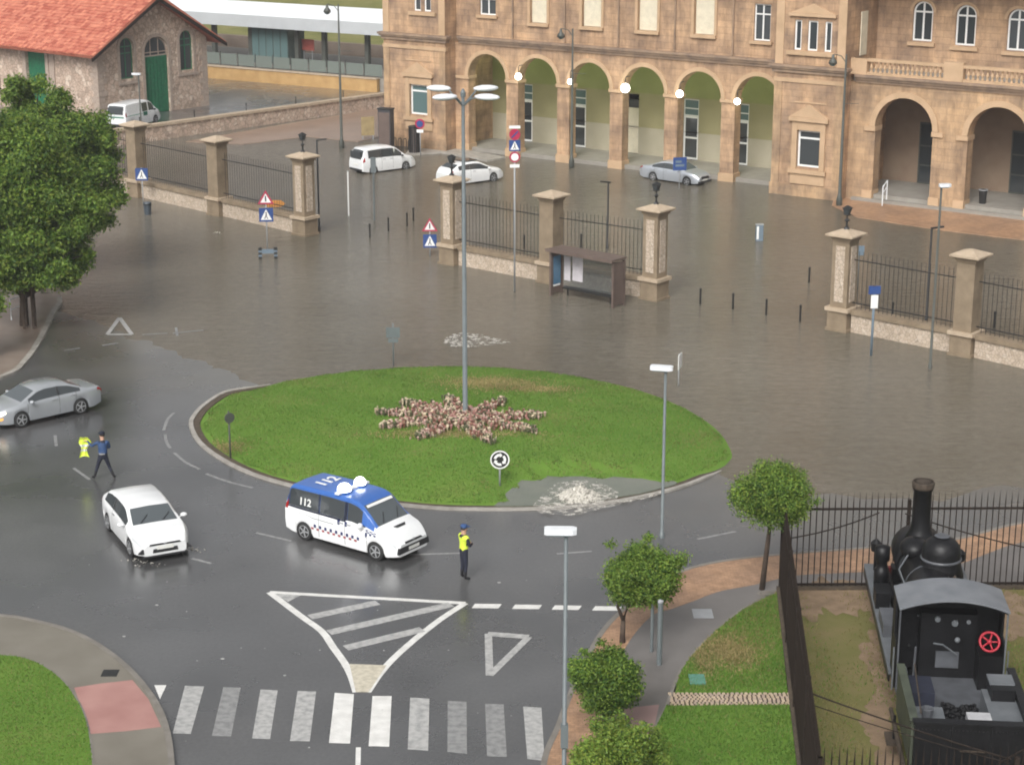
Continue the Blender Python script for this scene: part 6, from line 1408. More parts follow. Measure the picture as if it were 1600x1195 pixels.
# --- white hatch behind the gate pillar
top2 = [(-2.2, .80), (-2.12, 1.0), (-1.9, 1.12), (-1.45, 1.38), (-.9, 1.44), (-.2, 1.46), (.3, 1.40), (1.15, 1.0), (1.8, .90), (2.1, .74), (2.2, .58)]
c = Car(4.4, 1.80, 2.62, .90, top2, HATCH['belt'], 0, nose=.22)
t = car_place('white_hatchback', 'white hatchback partly hidden by the mosaic gate pillar of the open gateway', 'cars in the flooded forecourt', c, (716, 293), (775, 285), -1, -.1)
t.scale = (1, 1, 1.07); c.build(t, M['car_white'], [(-1.5, -.62), (-.54, .92)], (.45, 1.14), (-1.85, -1.45)); c.trims(t, [(-.62, -.54)]); c.seams(t, (.95, -.58)); c.handles(t, (-.3,)); c.mirrors(t, .84, M['car_white'])
c.front(t, [(-.5, .5, .34, .5, 'dark_plastic', 'grille')], .42, (1.75, 2.14, 3.0, 4.4)); c.rear(t, .66, (-2.17, -1.95, 3.2, 5.2)); MB().box(-.9, .2, -.5, .5, 1.475, 1.51).build('roof_window', M['glass'], t)
# --- white compact van (small)
ctop = [(-2.2, .9), (-2.17, 1.2), (-2.02, 1.68), (-1.85, 1.80), (-.6, 1.84), (.3, 1.80), (.6, 1.70), (1.35, 1.12), (1.85, 1.0), (2.12, .82), (2.2, .62)]
c = Car(4.4, 1.80, 2.68, .88, ctop, [(-2.2, .95), (-1.9, 1.08), (1.2, 1.03), (1.9, .85), (2.2, .6)], 0, tum=.13, nose=.18, tail_taper=.05)
t = car_place('white_car_van', 'white glazed delivery car with black tailgate window parked left of the station wing', 'cars in the flooded forecourt', c, (586, 273), (631, 267), -1, -.1)
c.build(t, M['car_white'], [(-1.75, -.72), (-.62, .2), (.3, 1.0)], (.68, 1.32), (-2.16, -1.96)); c.trims(t, [(-.72, -.62), (.2, .3)]); c.seams(t, (1.02, .24, -.68)); c.handles(t, (.1, -.5)); c.mirrors(t, .95, M['dark_plastic']); c.front(t, [(-.5, .5, .4, .58, 'dark_plastic', 'grille')], .42, (1.75, 2.14, 3.0, 4.2)); c.rear(t, .72, (-2.19, -2.02, 3.2, 5.4))
MB().box(c.xr - .06, c.xr + .0, -.60, .60, 1.12, 1.58).build('tailgate_window', M['glass'], t)
# --- big white van in the yard
vtop = [(-2.4, 1.0), (-2.37, 1.5), (-2.28, 1.86), (-2.1, 1.93), (-.5, 1.95), (.8, 1.93), (1.1, 1.82), (1.82, 1.16), (2.15, 1.02), (2.34, .84), (2.4, .66)]
VB = [(-2.4, 1.08), (1.6, 1.05), (2.1, .95), (2.4, .62)]
c = Car(4.8, 1.9, 3.1, .85, vtop, VB, 0, tum=.10, nose=.18, tail_taper=.04, tyr=.33)
t = car_place('white_van', 'white van with green side stripe parked by the stone goods building', None, c, (194, 205), (255, 190), -1, YZ, 'van')
c.build(t, M['car_white'], [(-.18, .55), (.68, 1.4)], (1.18, 1.80), (-2.36, -2.26)); c.seams(t, (1.45, .62, -.4)); c.handles(t, (.8, -.2)); c.mirrors(t, 1.3, M['dark_plastic']); c.front(t, [(-.55, .55, .45, .62, 'dark_plastic', 'grille')], .5, (1.95, 2.34, 3.0, 4.2)); c.rear(t, .8, (-2.385, -2.25, 3.2, 5.4))
MB().box(c.xr - .06, c.xr, -.66, .66, 1.16, 1.68).build('tailgate_window', M['glass'], t); MB().box(c.xr - .05, c.xr, -.74, .74, .90, 1.0).build('green_stripe', M['green_mark'], t)
for sg in (1, -1): c.patch(-2.3, .5, 3.15, 3.75, sg, .006, 14).build('green_stripe', M['green_mark'], t)
for sg in (1, -1): MB().obox(c.pt(.15, 3.0, sg, .012), .5, .02, .3, Matrix.Identity(3)).build('side_logo', M['green_mark'], t)
# --- police van
ptop = [(-2.39, 1.0), (-2.36, 1.5), (-2.27, 1.88), (-2.1, 1.95), (-.5, 1.98), (.55, 1.95), (.85, 1.86), (1.62, 1.16), (2.0, 1.03), (2.28, .86), (2.39, .66)]
c = Car(4.78, 1.90, 3.1, .84, ptop, [(-2.39, 1.12), (.2, 1.10), (.6, 1.10), (1.5, 1.0), (2.0, .92), (2.39, .60)], 0, tum=.10, nose=.22, tail_taper=.05, tyr=.335, rimr=.22)
t = car_place('police_van', 'white and blue police van with dark side windows and two white roof beacons', None, c, (474, 842), (592, 876), -1, 0, 'van')
c.build(t, M['car_white'], [(-2.22, -.92), (-.84, .22), (.36, 1.14)], (.92, 1.58), (-2.36, -2.25), roofm=M['car_blue']); c.seams(t, (1.22, .28, -.86)); c.handles(t, (.44, .12)); c.mirrors(t, 1.02, M['car_white'], (.10, .12, .11))
t.scale = (1, 1, .95)
c.wipers(t, .92, 1.58)
bd = MB()
for sg in (1, -1):
    for a, b_ in ((-2.33, -2.225), (-.915, -.845), (.225, .355)): c.patch(a, b_, 4.9, 6.02, sg, .004, 2, 4, bd)
    c.patch(-2.33, .3, 4.05, 4.98, sg, .004, 16, 2, bd)
bd.build('dark_band', M['car_navy'], t)
sc_m = MB()
for sg in (1, -1): c.patch(.98, 1.5, 5.1, 7.6, sg, .004, 6, 5, sc_m)
sc_m.build('blue_pillar', M['car_blue'], t)
c.front(t, [(-.78, .78, .36, .58, 'dark_plastic', 'lower_grille'), (-.42, .42, .67, .72, 'dark_plastic', 'upper_grille')], .46, (1.86, 2.33, 2.9, 4.3)); c.rear(t, .9, (-2.375, -2.25, 3.2, 5.4))
for k in range(9):
    x = .86 - k * .235
    for sg in (1, -1): c.patch(x - .05, x + .05, 2.02, 2.30, sg, .007, 2, 2).build('navy_check', M['navy_mark'], t); c.patch(x - .165, x - .055, 1.80, 2.0, sg, .007, 2, 2).build('red_check', M['red_mark'], t)
for sg in (1, -1):
    for i in range(5):
        for j in range(4):
            if (i + j) % 2 == 0: c.patch(1.16 + i * .09, 1.25 + i * .09, 2.5 + j * .5, 3.0 + j * .5, sg, .008, 1, 1).build('navy_check', M['navy_mark'], t)
    for x in (.02, .33): MB().obox(c.pt(x, 3.35, sg, .012), .09, .02, .17, Matrix.Identity(3)).build('door_emblem', M['navy_mark'], t)
    c.patch(-1.75, -.2, 2.75, 2.84, sg, .006, 10, 1).build('grey_text_line', M['grey'], t); c.patch(-2.15, -1.2, 3.5, 3.6, sg, .006, 8, 1).build('grey_text_line', M['grey'], t)
def text(body, size, m, parent, loc, rot, name='lettering', ext=.004):
    cu = bpy.data.curves.new(name, 'FONT'); cu.body = body; cu.size = size; cu.extrude = ext; cu.align_x = 'CENTER'; cu.align_y = 'CENTER'; cu.offset = size * .02; cu.materials.append(m)
    tmp = bpy.data.objects.new(name, cu); COL.objects.link(tmp); me = bpy.data.meshes.new_from_object(tmp.evaluated_get(bpy.context.evaluated_depsgraph_get())); bpy.data.objects.remove(tmp); me.materials.clear(); me.materials.append(m)
    return new(name, me, parent, loc, rot)
for sg in (1, -1):
    p = c.pt(-1.5, 5.35, sg, .012); q = c.pt(-1.5, 5.9, sg, .012); tilt = math.atan2(abs(q[1] - p[1]), q[2] - p[2])
    text('112', .36, M['white'], t, p, (R(90) - tilt, 0, 0) if sg < 0 else (R(90) - tilt, 0, math.pi))
text('112', .62, M['white'], t, (-1.25, 0, 1.995), (0, 0, R(90)), ext=.01)
p = c.pt(.96, 9, 1); sl_a = math.atan2(1.86 - 1.16, 1.62 - .85)
MB().obox((1.0, 0, 1.738), .10, 1.25, .012, Matrix.Rotation(sl_a, 3, 'Y')).build('white_strip', M['white'], t)
for y, r_ in ((-.42, .235), (.36, .20)):
    o = MB().lathe([(r_ * .9, 0), (r_, .05), (r_ * .95, .16), (r_ * .6, .26), (.03, .30)], (-.15, y, 1.985), 14).build('beacon', M['beacon'], t, True)
    MB().lathe([(r_ * 1.02, -.02), (r_ * 1.02, .03)], (-.15, y, 1.985), 14).build('beacon_base', M['car_blue'], o)
MB().box(-.24, -.06, -.80, .74, 1.965, 2.03).build('light_bar', M['metal_white'], t); MB().ball((c.xf - .36, 0, .99), .02, .02, .02).build('badge', M['rim'], t)
mb = MB(); mb.prism([(-.28, .0), (.28, .0), (.2, .10), (-.2, .10)], -.01, .012, lambda a, b_, d: (1.82 + b_, a, 1.10 + d - b_ * .4)); mb.build('bonnet_vent', M['dark_plastic'], t)
MB().ball((c.xf + .03, 0, .735), .02, .07, .05, 8, 5).build('badge', M['rim'], t)
# ================================================================ PEOPLE
def skin_mesh(name, joints, bones, root, sub=2):
    """joints: {name: ((x,y,z), radius)}; grows one continuous skin over the bones"""
    names = list(joints); me = bpy.data.meshes.new(name); me.from_pydata([joints[k][0] for k in names], [(names.index(a), names.index(b)) for a, b in bones], [])
    o = bpy.data.objects.new(name, me); COL.objects.link(o); md = o.modifiers.new('skin', 'SKIN'); md.use_smooth_shade = True
    for i, k in enumerate(names):
        r = joints[k][1]; r = (r, r) if not isinstance(r, tuple) else r; me.skin_vertices[0].data[i].radius = r; me.skin_vertices[0].data[i].use_root = (k == root)
    o.modifiers.new('sub', 'SUBSURF').levels = sub; o.modifiers['sub'].render_levels = sub
    dg = bpy.context.evaluated_depsgraph_get(); res = bpy.data.meshes.new_from_object(o.evaluated_get(dg)); bpy.data.objects.remove(o); res.name = name
    return res
SK = mat('skin', (.50, .30, .21), .5, var=.05); NAVY = mat('navy_cloth', (.014, .017, .032), .8, var=.2, scale=8); BLK = mat('black_cloth', (.012, .012, .014), .8, var=.2, scale=8); BLUEC = mat('blue_jacket', (.025, .06, .15), .7, var=.2, scale=6)
HIV = mat('hi_vis_yellow', (.66, .80, .07), .6, var=.08, scale=6); REFL = mat('reflective_band', (.62, .64, .62), .3); CAPM = mat('blue_cap', (.03, .075, .20), .6, var=.1); HAIR = mat('dark_hair', (.02, .014, .01), .7)
def hand(J, B, wrist, d, side, key):
    """palm, four fingers and a thumb added to the skeleton; d = direction the hand points"""
    d = Vector(d).normalized(); w = Vector(J[wrist][0]); pn = Vector(side).normalized(); cr = d.cross(pn).normalized()
    J[key + 'palm'] = (tuple(w + d * .06), (.034, .02)); B.append((wrist, key + 'palm'))
    for i, (o, l) in enumerate(((-.027, .066), (-.009, .075), (.009, .071), (.027, .055))):
        a = w + d * .092 + cr * o; b_ = a + d * l * .5 + pn * .008; c_ = b_ + d * l * .42 + pn * .022
        J[f'{key}f{i}a'] = (tuple(a), .010); J[f'{key}f{i}b'] = (tuple(b_), .009); J[f'{key}f{i}c'] = (tuple(c_), .0075); B += [(key + 'palm', f'{key}f{i}a'), (f'{key}f{i}a', f'{key}f{i}b'), (f'{key}f{i}b', f'{key}f{i}c')]
    a = w + d * .045 - cr * .035 + pn * .012; b_ = a + d * .04 - cr * .012 + pn * .012; J[key + 't1'] = (tuple(a), .012); J[key + 't2'] = (tuple(b_), .009); B += [(key + 'palm', key + 't1'), (key + 't1', key + 't2')]
def person(label, base, rz, J, B, colour, vest, cap, hair, headc, look, grp='police officers'):
    t = thing('person', label, 'person', base, rz, grp)
    me = skin_mesh('body', J, B, 'pelvis'); mats = [SK, NAVY, BLK, BLUEC, HIV, REFL]
    for m in mats: me.materials.append(m)
    P = [(n_, Vector(J[n_][0])) for n_ in J]
    for p in me.polygons:
        c_ = p.center; near = min(P, key=lambda q: (q[1] - c_).length)[0]; p.material_index = colour(near, c_); p.use_smooth = True
    o = new('body', me, t)
    if vest:
        bm = bmesh.new(); bm.from_mesh(me); bm.normal_update(); dele = [f for f in bm.faces if not vest(f.calc_center_median(), min(P, key=lambda q: (q[1] - f.calc_center_median()).length)[0])]
        bmesh.ops.delete(bm, geom=dele, context='FACES')
        for v in bm.verts: v.co += v.normal * .018
        for f in bm.faces: f.material_index = 1 if abs(f.calc_center_median().z - 1.08) < .035 or abs(f.calc_center_median().z - 1.25) < .02 else 0
        vm = bpy.data.meshes.new('vest'); bm.to_mesh(vm); bm.free(); vm.materials.clear(); vm.materials.append(HIV); vm.materials.append(REFL); new('vest', vm, t)
    hc = Vector(headc); lk = Vector(look).normalized(); rt = lk.cross(Vector((0, 0, 1))).normalized()
    fc_ = MB()
    for s_ in (-1, 1): fc_.ball(hc + lk * .092 + rt * s_ * .034 + Vector((0, 0, .012)), .011, n=6, m=4)
    fc_.build('eyes', BLK, t); ns = MB(); ns.ball(hc + lk * .108 + Vector((0, 0, -.015)), .016, .016, .026, 6, 5)
    for s_ in (-1, 1): ns.ball(hc + rt * s_ * .083 + Vector((0, 0, .0)), .016, .012, .028, 6, 4)
    ns.build('nose_and_ears', SK, t, True); MB().obox(hc + lk * .098 + Vector((0, 0, -.052)), .008, .045, .010, Matrix.Rotation(math.atan2(lk.y, lk.x), 3, 'Z')).build('mouth', mat_red, t)
    h_ = MB(); h_.ball(hc - lk * .018 + Vector((0, 0, .035)), .098, .092, .088, 12, 7); h_.build('hair', hair, t, True)
    if cap:
        k = MB(); k.lathe([(.102, .055), (.108, .09), (.105, .125), (.07, .15), (.01, .155)], hc, 14); k.obox(hc + lk * .13 + Vector((0, 0, .065)), .10, .15, .012, Matrix.Rotation(math.atan2(lk.y, lk.x), 3, 'Z')); k.build('cap', cap, t)
    return t
mat_red = mat('lips', (.35, .12, .10), .5)
J_NECK = 1.50
# standing officer, back half turned, arms folded in front to the right
J = {'pelvis': ((0, 0, .95), (.145, .115)), 'waist': ((0, 0, 1.08), (.135, .105)), 'chest': ((0, .0, 1.30), (.165, .12)), 'neck': ((0, 0, 1.50), .06), 'head': ((0, .01, 1.63), (.09, .105)), 'crown': ((0, .01, 1.72), .075)}
B = [('pelvis', 'waist'), ('waist', 'chest'), ('chest', 'neck'), ('neck', 'head'), ('head', 'crown')]
for s_, k in ((-1, 'r'), (1, 'l')):
    J[k + 'hip'] = ((s_ * .095, 0, .88), .095); J[k + 'knee'] = ((s_ * .10, .015, .48), .066); J[k + 'ankle'] = ((s_ * .11, -.02, .10), .048); J[k + 'toe'] = ((s_ * .125, .15, .04), .042)
    J[k + 'sho'] = ((s_ * .19, 0, 1.42), .066); J[k + 'elb'] = ((s_ * .27, .06, 1.16), .05); J[k + 'wri'] = ((s_ * .08, .25, 1.15), .032)
    B += [('pelvis', k + 'hip'), (k + 'hip', k + 'knee'), (k + 'knee', k + 'ankle'), (k + 'ankle', k + 'toe'), ('chest', k + 'sho'), (k + 'sho', k + 'elb'), (k + 'elb', k + 'wri')]
    hand(J, B, k + 'wri', (-s_, .12, -.1), (0, .3, -1), k)
def col_a(n_, c_):
    if n_ == 'neck' and c_.z < J_NECK - .01: return 1
    if n_ in ('head', 'crown', 'neck') or 'palm' in n_ or n_[1:2] in ('f', 't') and n_[0] in 'lr' and n_ not in ('rtoe', 'ltoe'): return 0
    if n_ in ('ltoe', 'rtoe', 'lankle', 'rankle'): return 2
    return 1
t = person('police officer in hi-vis vest and blue cap standing on the road before the van', at(725, 905), R(-60), J, B, col_a, lambda c_, n_: (n_ in ('chest', 'waist', 'lsho', 'rsho') and abs(c_.x) < .235 and .98 < c_.z < 1.46), CAPM, HAIR, (0, .01, 1.65), (0, 1, 0)); t.scale = (1.03,) * 3
# walking officer holding a hi-vis jacket out at arm's length
J = {'pelvis': ((0, 0, .90), (.145, .115)), 'waist': ((.01, .02, 1.03), (.135, .105)), 'chest': ((.02, .05, 1.25), (.17, .12)), 'neck': ((.02, .08, 1.44), .06), 'head': ((.02, .11, 1.57), (.09, .105)), 'crown': ((.02, .12, 1.66), .075),
     'rhip': ((-.09, 0, .83), .095), 'rknee': ((-.20, .10, .46), .066), 'rankle': ((-.33, .06, .10), .048), 'rtoe': ((-.40, .20, .05), .042),
     'lhip': ((.09, 0, .83), .095), 'lknee': ((.20, .06, .45), .066), 'lankle': ((.33, -.10, .10), .048), 'ltoe': ((.38, .06, .04), .042),
     'rsho': ((-.18, .05, 1.37), .066), 'relb': ((-.36, .12, 1.22), .05), 'rwri': ((-.47, .30, 1.36), .032), 'lsho': ((.21, .05, 1.37), .066), 'lelb': ((.26, .12, 1.11), .05), 'lwri': ((.08, .30, 1.12), .032)}
B = [('pelvis', 'waist'), ('waist', 'chest'), ('chest', 'neck'), ('neck', 'head'), ('head', 'crown')]
for k in 'lr': B += [('pelvis', k + 'hip'), (k + 'hip', k + 'knee'), (k + 'knee', k + 'ankle'), (k + 'ankle', k + 'toe'), ('chest', k + 'sho'), (k + 'sho', k + 'elb'), (k + 'elb', k + 'wri')]
hand(J, B, 'rwri', (-.8, .5, .2), (0, .3, -1), 'r'); hand(J, B, 'lwri', (-.8, .5, .1), (0, .3, -1), 'l')
def col_b(n_, c_):
    r_ = col_a(n_, c_)
    return 3 if r_ == 1 and n_ in ('chest', 'lsho', 'rsho', 'relb', 'lelb', 'rwri', 'lwri', 'waist') else r_
J_NECK = 1.45
base = at(163, 748); rz_ = R(18)
t = person('police officer in blue jacket striding with a yellow vest held out in one hand', base, rz_, J, B, col_b, None, mat('navy_cap', (.012, .016, .03), .7), HAIR, (.02, .115, 1.59), (-.35, 1, -.1)); t.scale = (1.02,) * 3
MB().lathe([(.150, -.02), (.152, .02)], (0, .0, .965), 14, Matrix.Diagonal((1, .82, 1))).build('belt', mat('pale_belt', (.34, .33, .31), .6), t)
w_ = t.matrix_basis if 0 else Matrix.Translation(base) @ Matrix.Rotation(rz_, 4, 'Z') @ Matrix.Scale(1.02, 4)
hp = w_ @ Vector((-.47, .36, 1.38)); v = MB(); rows = []
for i in range(9):
    z = .10 - i * .085; wd = .15 + .05 * math.sin(i * .9) + (.03 if i in (2, 3) else 0)
    rows.append([(-.13 + (j - 3) / 3 * wd + .03 * math.sin(i * .7), .035 * math.sin(j * 1.9 + i * .6), z - .025 * abs(j - 3) * (i > 6)) for j in range(7)])
vs = [p for r_ in rows for p in r_]; back = [(x, y + .05, z) for x, y, z in vs]; n = len(vs)
fs = [(i * 7 + j, i * 7 + j + 1, i * 7 + j + 8, i * 7 + j + 7) for i in range(8) for j in range(6)]
v.add(vs + back, [f[::-1] for f in fs] + [tuple(k + n for k in f) for f in fs] + [(i * 7, (i + 1) * 7, n + (i + 1) * 7, n + i * 7) for i in range(8)] + [(i * 7 + 6, n + i * 7 + 6, n + (i + 1) * 7 + 6, (i + 1) * 7 + 6) for i in range(8)] + [(j, n + j, n + j + 1, j + 1) for j in range(6)] + [(56 + j, 57 + j, n + 57 + j, n + 56 + j) for j in range(6)])
v.m = [1 if k < 96 and (k % 48) // 6 in (3, 5) else 0 for k in range(len(v.f))]
vo = v.build('hi_vis_vest', [HIV, REFL], None, True, hp, (0, 0, R(8))); tag(vo, 'crumpled yellow hi-vis vest held up by the striding officer', 'vest')
# ================================================================ LOCOMOTIVE
LB = mat('loco_black', (.008, .008, .009), .42, spec=.3, var=.3, scale=3, bump=.15, bscale=9); LG = mat('loco_dark_grey', (.085, .09, .10), .45, var=.25, scale=2.5); LR = mat('cab_roof_grey', (.13, .14, .155), .45, col2=(.19, .20, .215), scale=1.6)
LP = mat('footplate_grey', (.10, .11, .12), .5, col2=(.15, .16, .17), scale=2); RUST = mat('chimney_rust', (.055, .04, .028), .8, var=.3, scale=6); REDW = mat('red_wheel_paint', (.36, .015, .03), .5); OLV = mat('olive_panel', (.06, .07, .05), .5, var=.3, scale=2)
loco = thing('steam_locomotive', 'black steam locomotive with grey cab roof seen from behind inside its fenced yard', 'locomotive', (11.0, 41.6, .1), R(-5.2))
def lp(name, mb, m, par=None, smooth=False): return mb.build(name, m, par or loco, smooth)
lp('frame', MB().box(-1.25, 1.25, 0, 12.6, .62, 1.0), LB)
# running boards
for s in (-1, 1):
    x0, x1 = (.98, 1.48) if s > 0 else (-1.48, -.98)
    lp('running_board', MB().box(x0, x1, 5.0, 12.7, 1.18, 1.28), LP); lp('valance', MB().box(x0 if s < 0 else x1 - .05, x0 + .05 if s < 0 else x1, 5.0, 12.7, .98, 1.178), LB)
# boiler
RX = Matrix.Rotation(R(-90), 3, 'X')
bo = lp('boiler', MB().lathe([(.70, 5.2), (.70, 10.9)], (0, 0, 2.05), 28, RX), LB, None, True)
sb = lp('smokebox', MB().lathe([(.76, 10.7), (.76, 12.2), (.70, 12.35), (.62, 12.42), (.3, 12.55), (.04, 12.6)], (0, 0, 2.05), 28, RX), LB, None, True)
for y in (6.2, 7.6, 9.0, 10.4): lp('boiler_band', MB().lathe([(.708, y - .03), (.715, y), (.708, y + .03)], (0, 0, 2.05), 28, RX), LG, bo)
ch = lp('chimney', MB().lathe([(.46, 2.62), (.36, 2.78), (.30, 2.95), (.275, 3.2), (.265, 4.12), (.31, 4.16), (.31, 4.38), (.27, 4.40), (.23, 4.40), (.23, 3.9)], (-.02, 11.45, 0), 22), LB, None, True)
lp('chimney_rim', MB().lathe([(.315, 4.20), (.33, 4.26), (.33, 4.36), (.315, 4.40)], (-.02, 11.45, 0), 22), RUST, ch)
dm = lp('steam_dome', MB().lathe([(.66, 2.4), (.58, 2.7), (.55, 2.85), (.55, 3.1), (.50, 3.3), (.36, 3.46), (.16, 3.53), (.02, 3.55)], (.30, 9.2, 0), 24), LB, None, True)
lp('dome_ring', MB().lathe([(.565, 2.86), (.585, 2.9), (.565, 2.94)], (.30, 9.2, 0), 24), LG, dm); lp('dome_ring', MB().lathe([(.20, 3.54), (.22, 3.56), (.15, 3.60), (.04, 3.60)], (.30, 9.2, 0), 18), LG, dm)
lp('sand_box', MB().ball((-.32, 10.3, 2.75), .42, .5, .32, 16, 8), LB, None, True)
lp('safety_valve', MB().lathe([(.16, 2.6), (.12, 2.9), (.14, 2.95), (.05, 3.15)], (-.30, 6.4, 0), 12), LG, None, True)
# pipes along the boiler
for pts, r_, m in (([(-.75, 5.3, 2.75), (-.82, 7.5, 2.6), (-.80, 9.6, 2.35), (-.55, 9.9, 2.65), (-.2, 10.1, 2.85)], .028, LP), ([(-.95, 5.2, 1.9), (-.92, 8, 1.85), (-.95, 11.4, 1.75)], .04, LB), ([(.92, 5.2, 2.4), (.92, 9, 2.35), (.9, 11.3, 2.2)], .03, LB), ([(-.45, 5.3, 2.7), (-.42, 6.2, 2.9), (-.40, 7.1, 2.82)], .035, LP)): lp('pipe', MB().tube(pts, r_, 7), m, bo, True)
# side tanks / pumps on the left
lp('air_pump', MB().lathe([(.22, 1.3), (.22, 1.75), (.16, 1.8), (.16, 2.0), (.22, 2.05), (.22, 2.45), (.05, 2.5)], (-1.12, 11.1, 0), 12), LB, None, True)
lp('lubricator_box', MB().box(-1.45, -1.05, 9.2, 10.0, 1.282, 1.75), LB); lp('tool_box', MB().box(-1.42, -1.02, 7.2, 8.5, 1.282, 1.62), LG)
lp('lamp', MB().lathe([(.14, 0), (.16, .25), (.05, .36)], (-1.2, 12.2, 1.9), 10), LB); lp('buffer_post', MB().tube([(-1.2, 12.2, 1.2), (-1.2, 12.2, 1.9)], .05, 6), LB)
lp('lamp', MB().lathe([(.14, 0), (.16, .25), (.05, .36)], (1.2, 11.6, 1.9), 10), LB); lp('buffer_post', MB().tube([(1.2, 11.6, 1.2), (1.2, 11.6, 1.9)], .05, 6), LB)
for s in (-1, 1):
    for y in (6.3, 8.1, 9.9):
        wh = lp('driving_wheel', MB().lathe([(.55, -.06), (.62, -.06), (.62, .06), (.55, .06)], (s * .82, y, .72), 24, Matrix.Rotation(R(90), 3, 'Y')), LB)
        sp = MB()
        for k in range(10): a = 2 * math.pi * k / 10; sp.tube([(s * .82, y, .72), (s * .82, y + .56 * math.cos(a), .72 + .56 * math.sin(a))], .03, 5)
        lp('spokes', sp, LB, wh)
    for y in (1.6, 11.9): lp('carrying_wheel', MB().lathe([(.40, -.06), (.46, -.06), (.46, .06), (.40, .06), (.1, .08)], (s * .82, y, .56), 20, Matrix.Rotation(R(90), 3, 'Y')), LB)
    lp('coupling_rod', MB().box(s * .95 - .03, s * .95 + .03, 6.2, 10.0, .62, .74), LP); lp('cylinder', MB().lathe([(.30, 10.4), (.30, 11.6)], (s * 1.12, 0, .85), 14, RX), LB, None, True)
lp('smokebox_front', MB().box(-.7, .7, 12.0, 12.5, 1.0, 1.4), LB); lp('buffer_beam', MB().box(-1.4, 1.4, 12.6, 12.8, .7, 1.2), mat('buffer_beam_red', (.16, .02, .02), .6, var=.2))
# cab
CY0, CY1 = 4.05, 5.35
def arc_roof(y0, y1, w, z, rise, th=.05, n=14):
    mb = MB(); vs = []
    for i in range(n + 1):
        t_ = -1 + 2 * i / n; zz = z + rise * (1 - t_ * t_)
        vs += [(w * t_, y0, zz), (w * t_, y1, zz), (w * t_, y1, zz - th), (w * t_, y0, zz - th)]
    fs = [(4 * i + a, 4 * i + (a + 1) % 4, 4 * i + 4 + (a + 1) % 4, 4 * i + 4 + a) for i in range(n) for a in range(4)] + [(3, 2, 1, 0), (4 * n, 4 * n + 1, 4 * n + 2, 4 * n + 3)]
    return mb.add(vs, fs)
rf_ = lp('cab_roof', arc_roof(CY0, CY1 + .25, 1.40, 3.46, .28), LR)
lp('roof_lining', arc_roof(CY0 + .06, CY1 + .15, 1.34, 3.40, .27, .03), LB, rf_)
front = MB(); front.prism([(-1.38, 1.25), (1.38, 1.25), (1.38, 3.40), (0, 3.70), (-1.38, 3.40)], CY1, CY1 + .06, lambda a, b, d: (a, d, b)); lp('spectacle_plate', front, LB)
for s in (-1, 1):
    lp('cab_side', MB().box(s * 1.38 - .03, s * 1.38 + .03, CY0 + .3, CY1, 1.1, 2.45), LB if s < 0 else LB); lp('cab_side_front', MB().box(s * 1.379 - .028, s * 1.379 + .028, CY1 - .5, CY1 - .002, 2.452, 3.40), LB)
    lp('roof_post', MB().tube([(s * 1.36, CY0 + .1, 1.1), (s * 1.36, CY0 + .1, 3.42)], .025, 6), LP if s > 0 else LG)
    lp('handrail', MB().tube([(s * 1.46, CY0 + .2, 1.1), (s * 1.46, CY0 + .2, 2.3)], .022, 6), LP)
bh = lp('backhead', MB().box(-.72, .72, 4.9, 5.345, 1.2, 3.0), LB)
for x, z, r_ in ((.15, 2.75, .09), (-.3, 2.85, .08), (.5, 2.8, .06)): lp('gauge', MB().lathe([(r_, -.02), (r_ * .9, .03), (.02, .035)], (x, 4.88, z), 12, Matrix.Rotation(R(90), 3, 'X')), LP, bh)
lp('firehole_door', MB().box(-.3, .3, 4.84, 4.898, 1.5, 1.95), LG, bh)
wl_ = MB(); Wm = Matrix.Translation((1.0, 4.3, 2.55)).to_3x3(); c0 = Vector((.98, 4.35, 2.50)); tl = Matrix.Rotation(R(55), 3, 'X')
N = 20
for i in range(N):
    a0, a1 = 2 * math.pi * i / N, 2 * math.pi * (i + 1) / N; wl_.tube([c0 + tl @ Vector((.25 * math.cos(a0), .25 * math.sin(a0), 0)), c0 + tl @ Vector((.25 * math.cos(a1), .25 * math.sin(a1), 0))], .036, 6, False)
for i in range(5): a0 = 2 * math.pi * i / 5; wl_.tube([c0, c0 + tl @ Vector((.25 * math.cos(a0), .25 * math.sin(a0), 0))], .026, 5)
wl_.ball(c0, .07); hw_ = lp('hand_wheel', wl_, REDW, None, True); lp('wheel_spindle', MB().tube([c0, c0 + tl @ Vector((0, 0, -.6))], .03, 6), LB, hw_)
lp('reverser_box', MB().box(.72, 1.33, 4.2, 4.9, 1.2, 2.15), LB); lp('lever', MB().tube([(.2, 4.6, 2.0), (-.2, 4.4, 2.35), (-.45, 4.35, 2.4)], .025, 6), LP); lp('lever', MB().tube([(-.9, 4.5, 1.2), (-.9, 4.3, 2.3)], .03, 6), LG); lp('knob', MB().ball((.18, 4.5, 2.45), .075), LP)
# floor and bunker
lp('footplate', MB().box(-1.36, 1.36, .35, 4.9, 1.05, 1.2), LG)
lp('bunker_back', MB().box(-1.38, 1.38, .0, .16, .9, 2.2), LB); lp('bunker_rim', MB().box(-1.42, 1.42, -.04, .22, 2.202, 2.27), LB)
for s in (-1, 1): lp('bunker_side', MB().box(s * 1.38 - .06, s * 1.38 + .06, .162, 3.3, 1.0, 2.18), LB if s > 0 else OLV); lp('bunker_rim', MB().box(s * 1.38 - .1, s * 1.38 + .1, .225, 3.35, 2.182, 2.25), LB if s > 0 else OLV)
lp('tank_top', MB().box(-1.315, -.55, .23, 1.45, 1.2, 1.98), LP); lp('tank_top', MB().box(.55, 1.315, .23, 2.6, 1.2, 1.98), LP); lp('coal_chute', MB().prism([(-.55, .23), (.55, .23), (.42, 2.5), (-.48, 2.5)], 1.21, 1.5), LB)
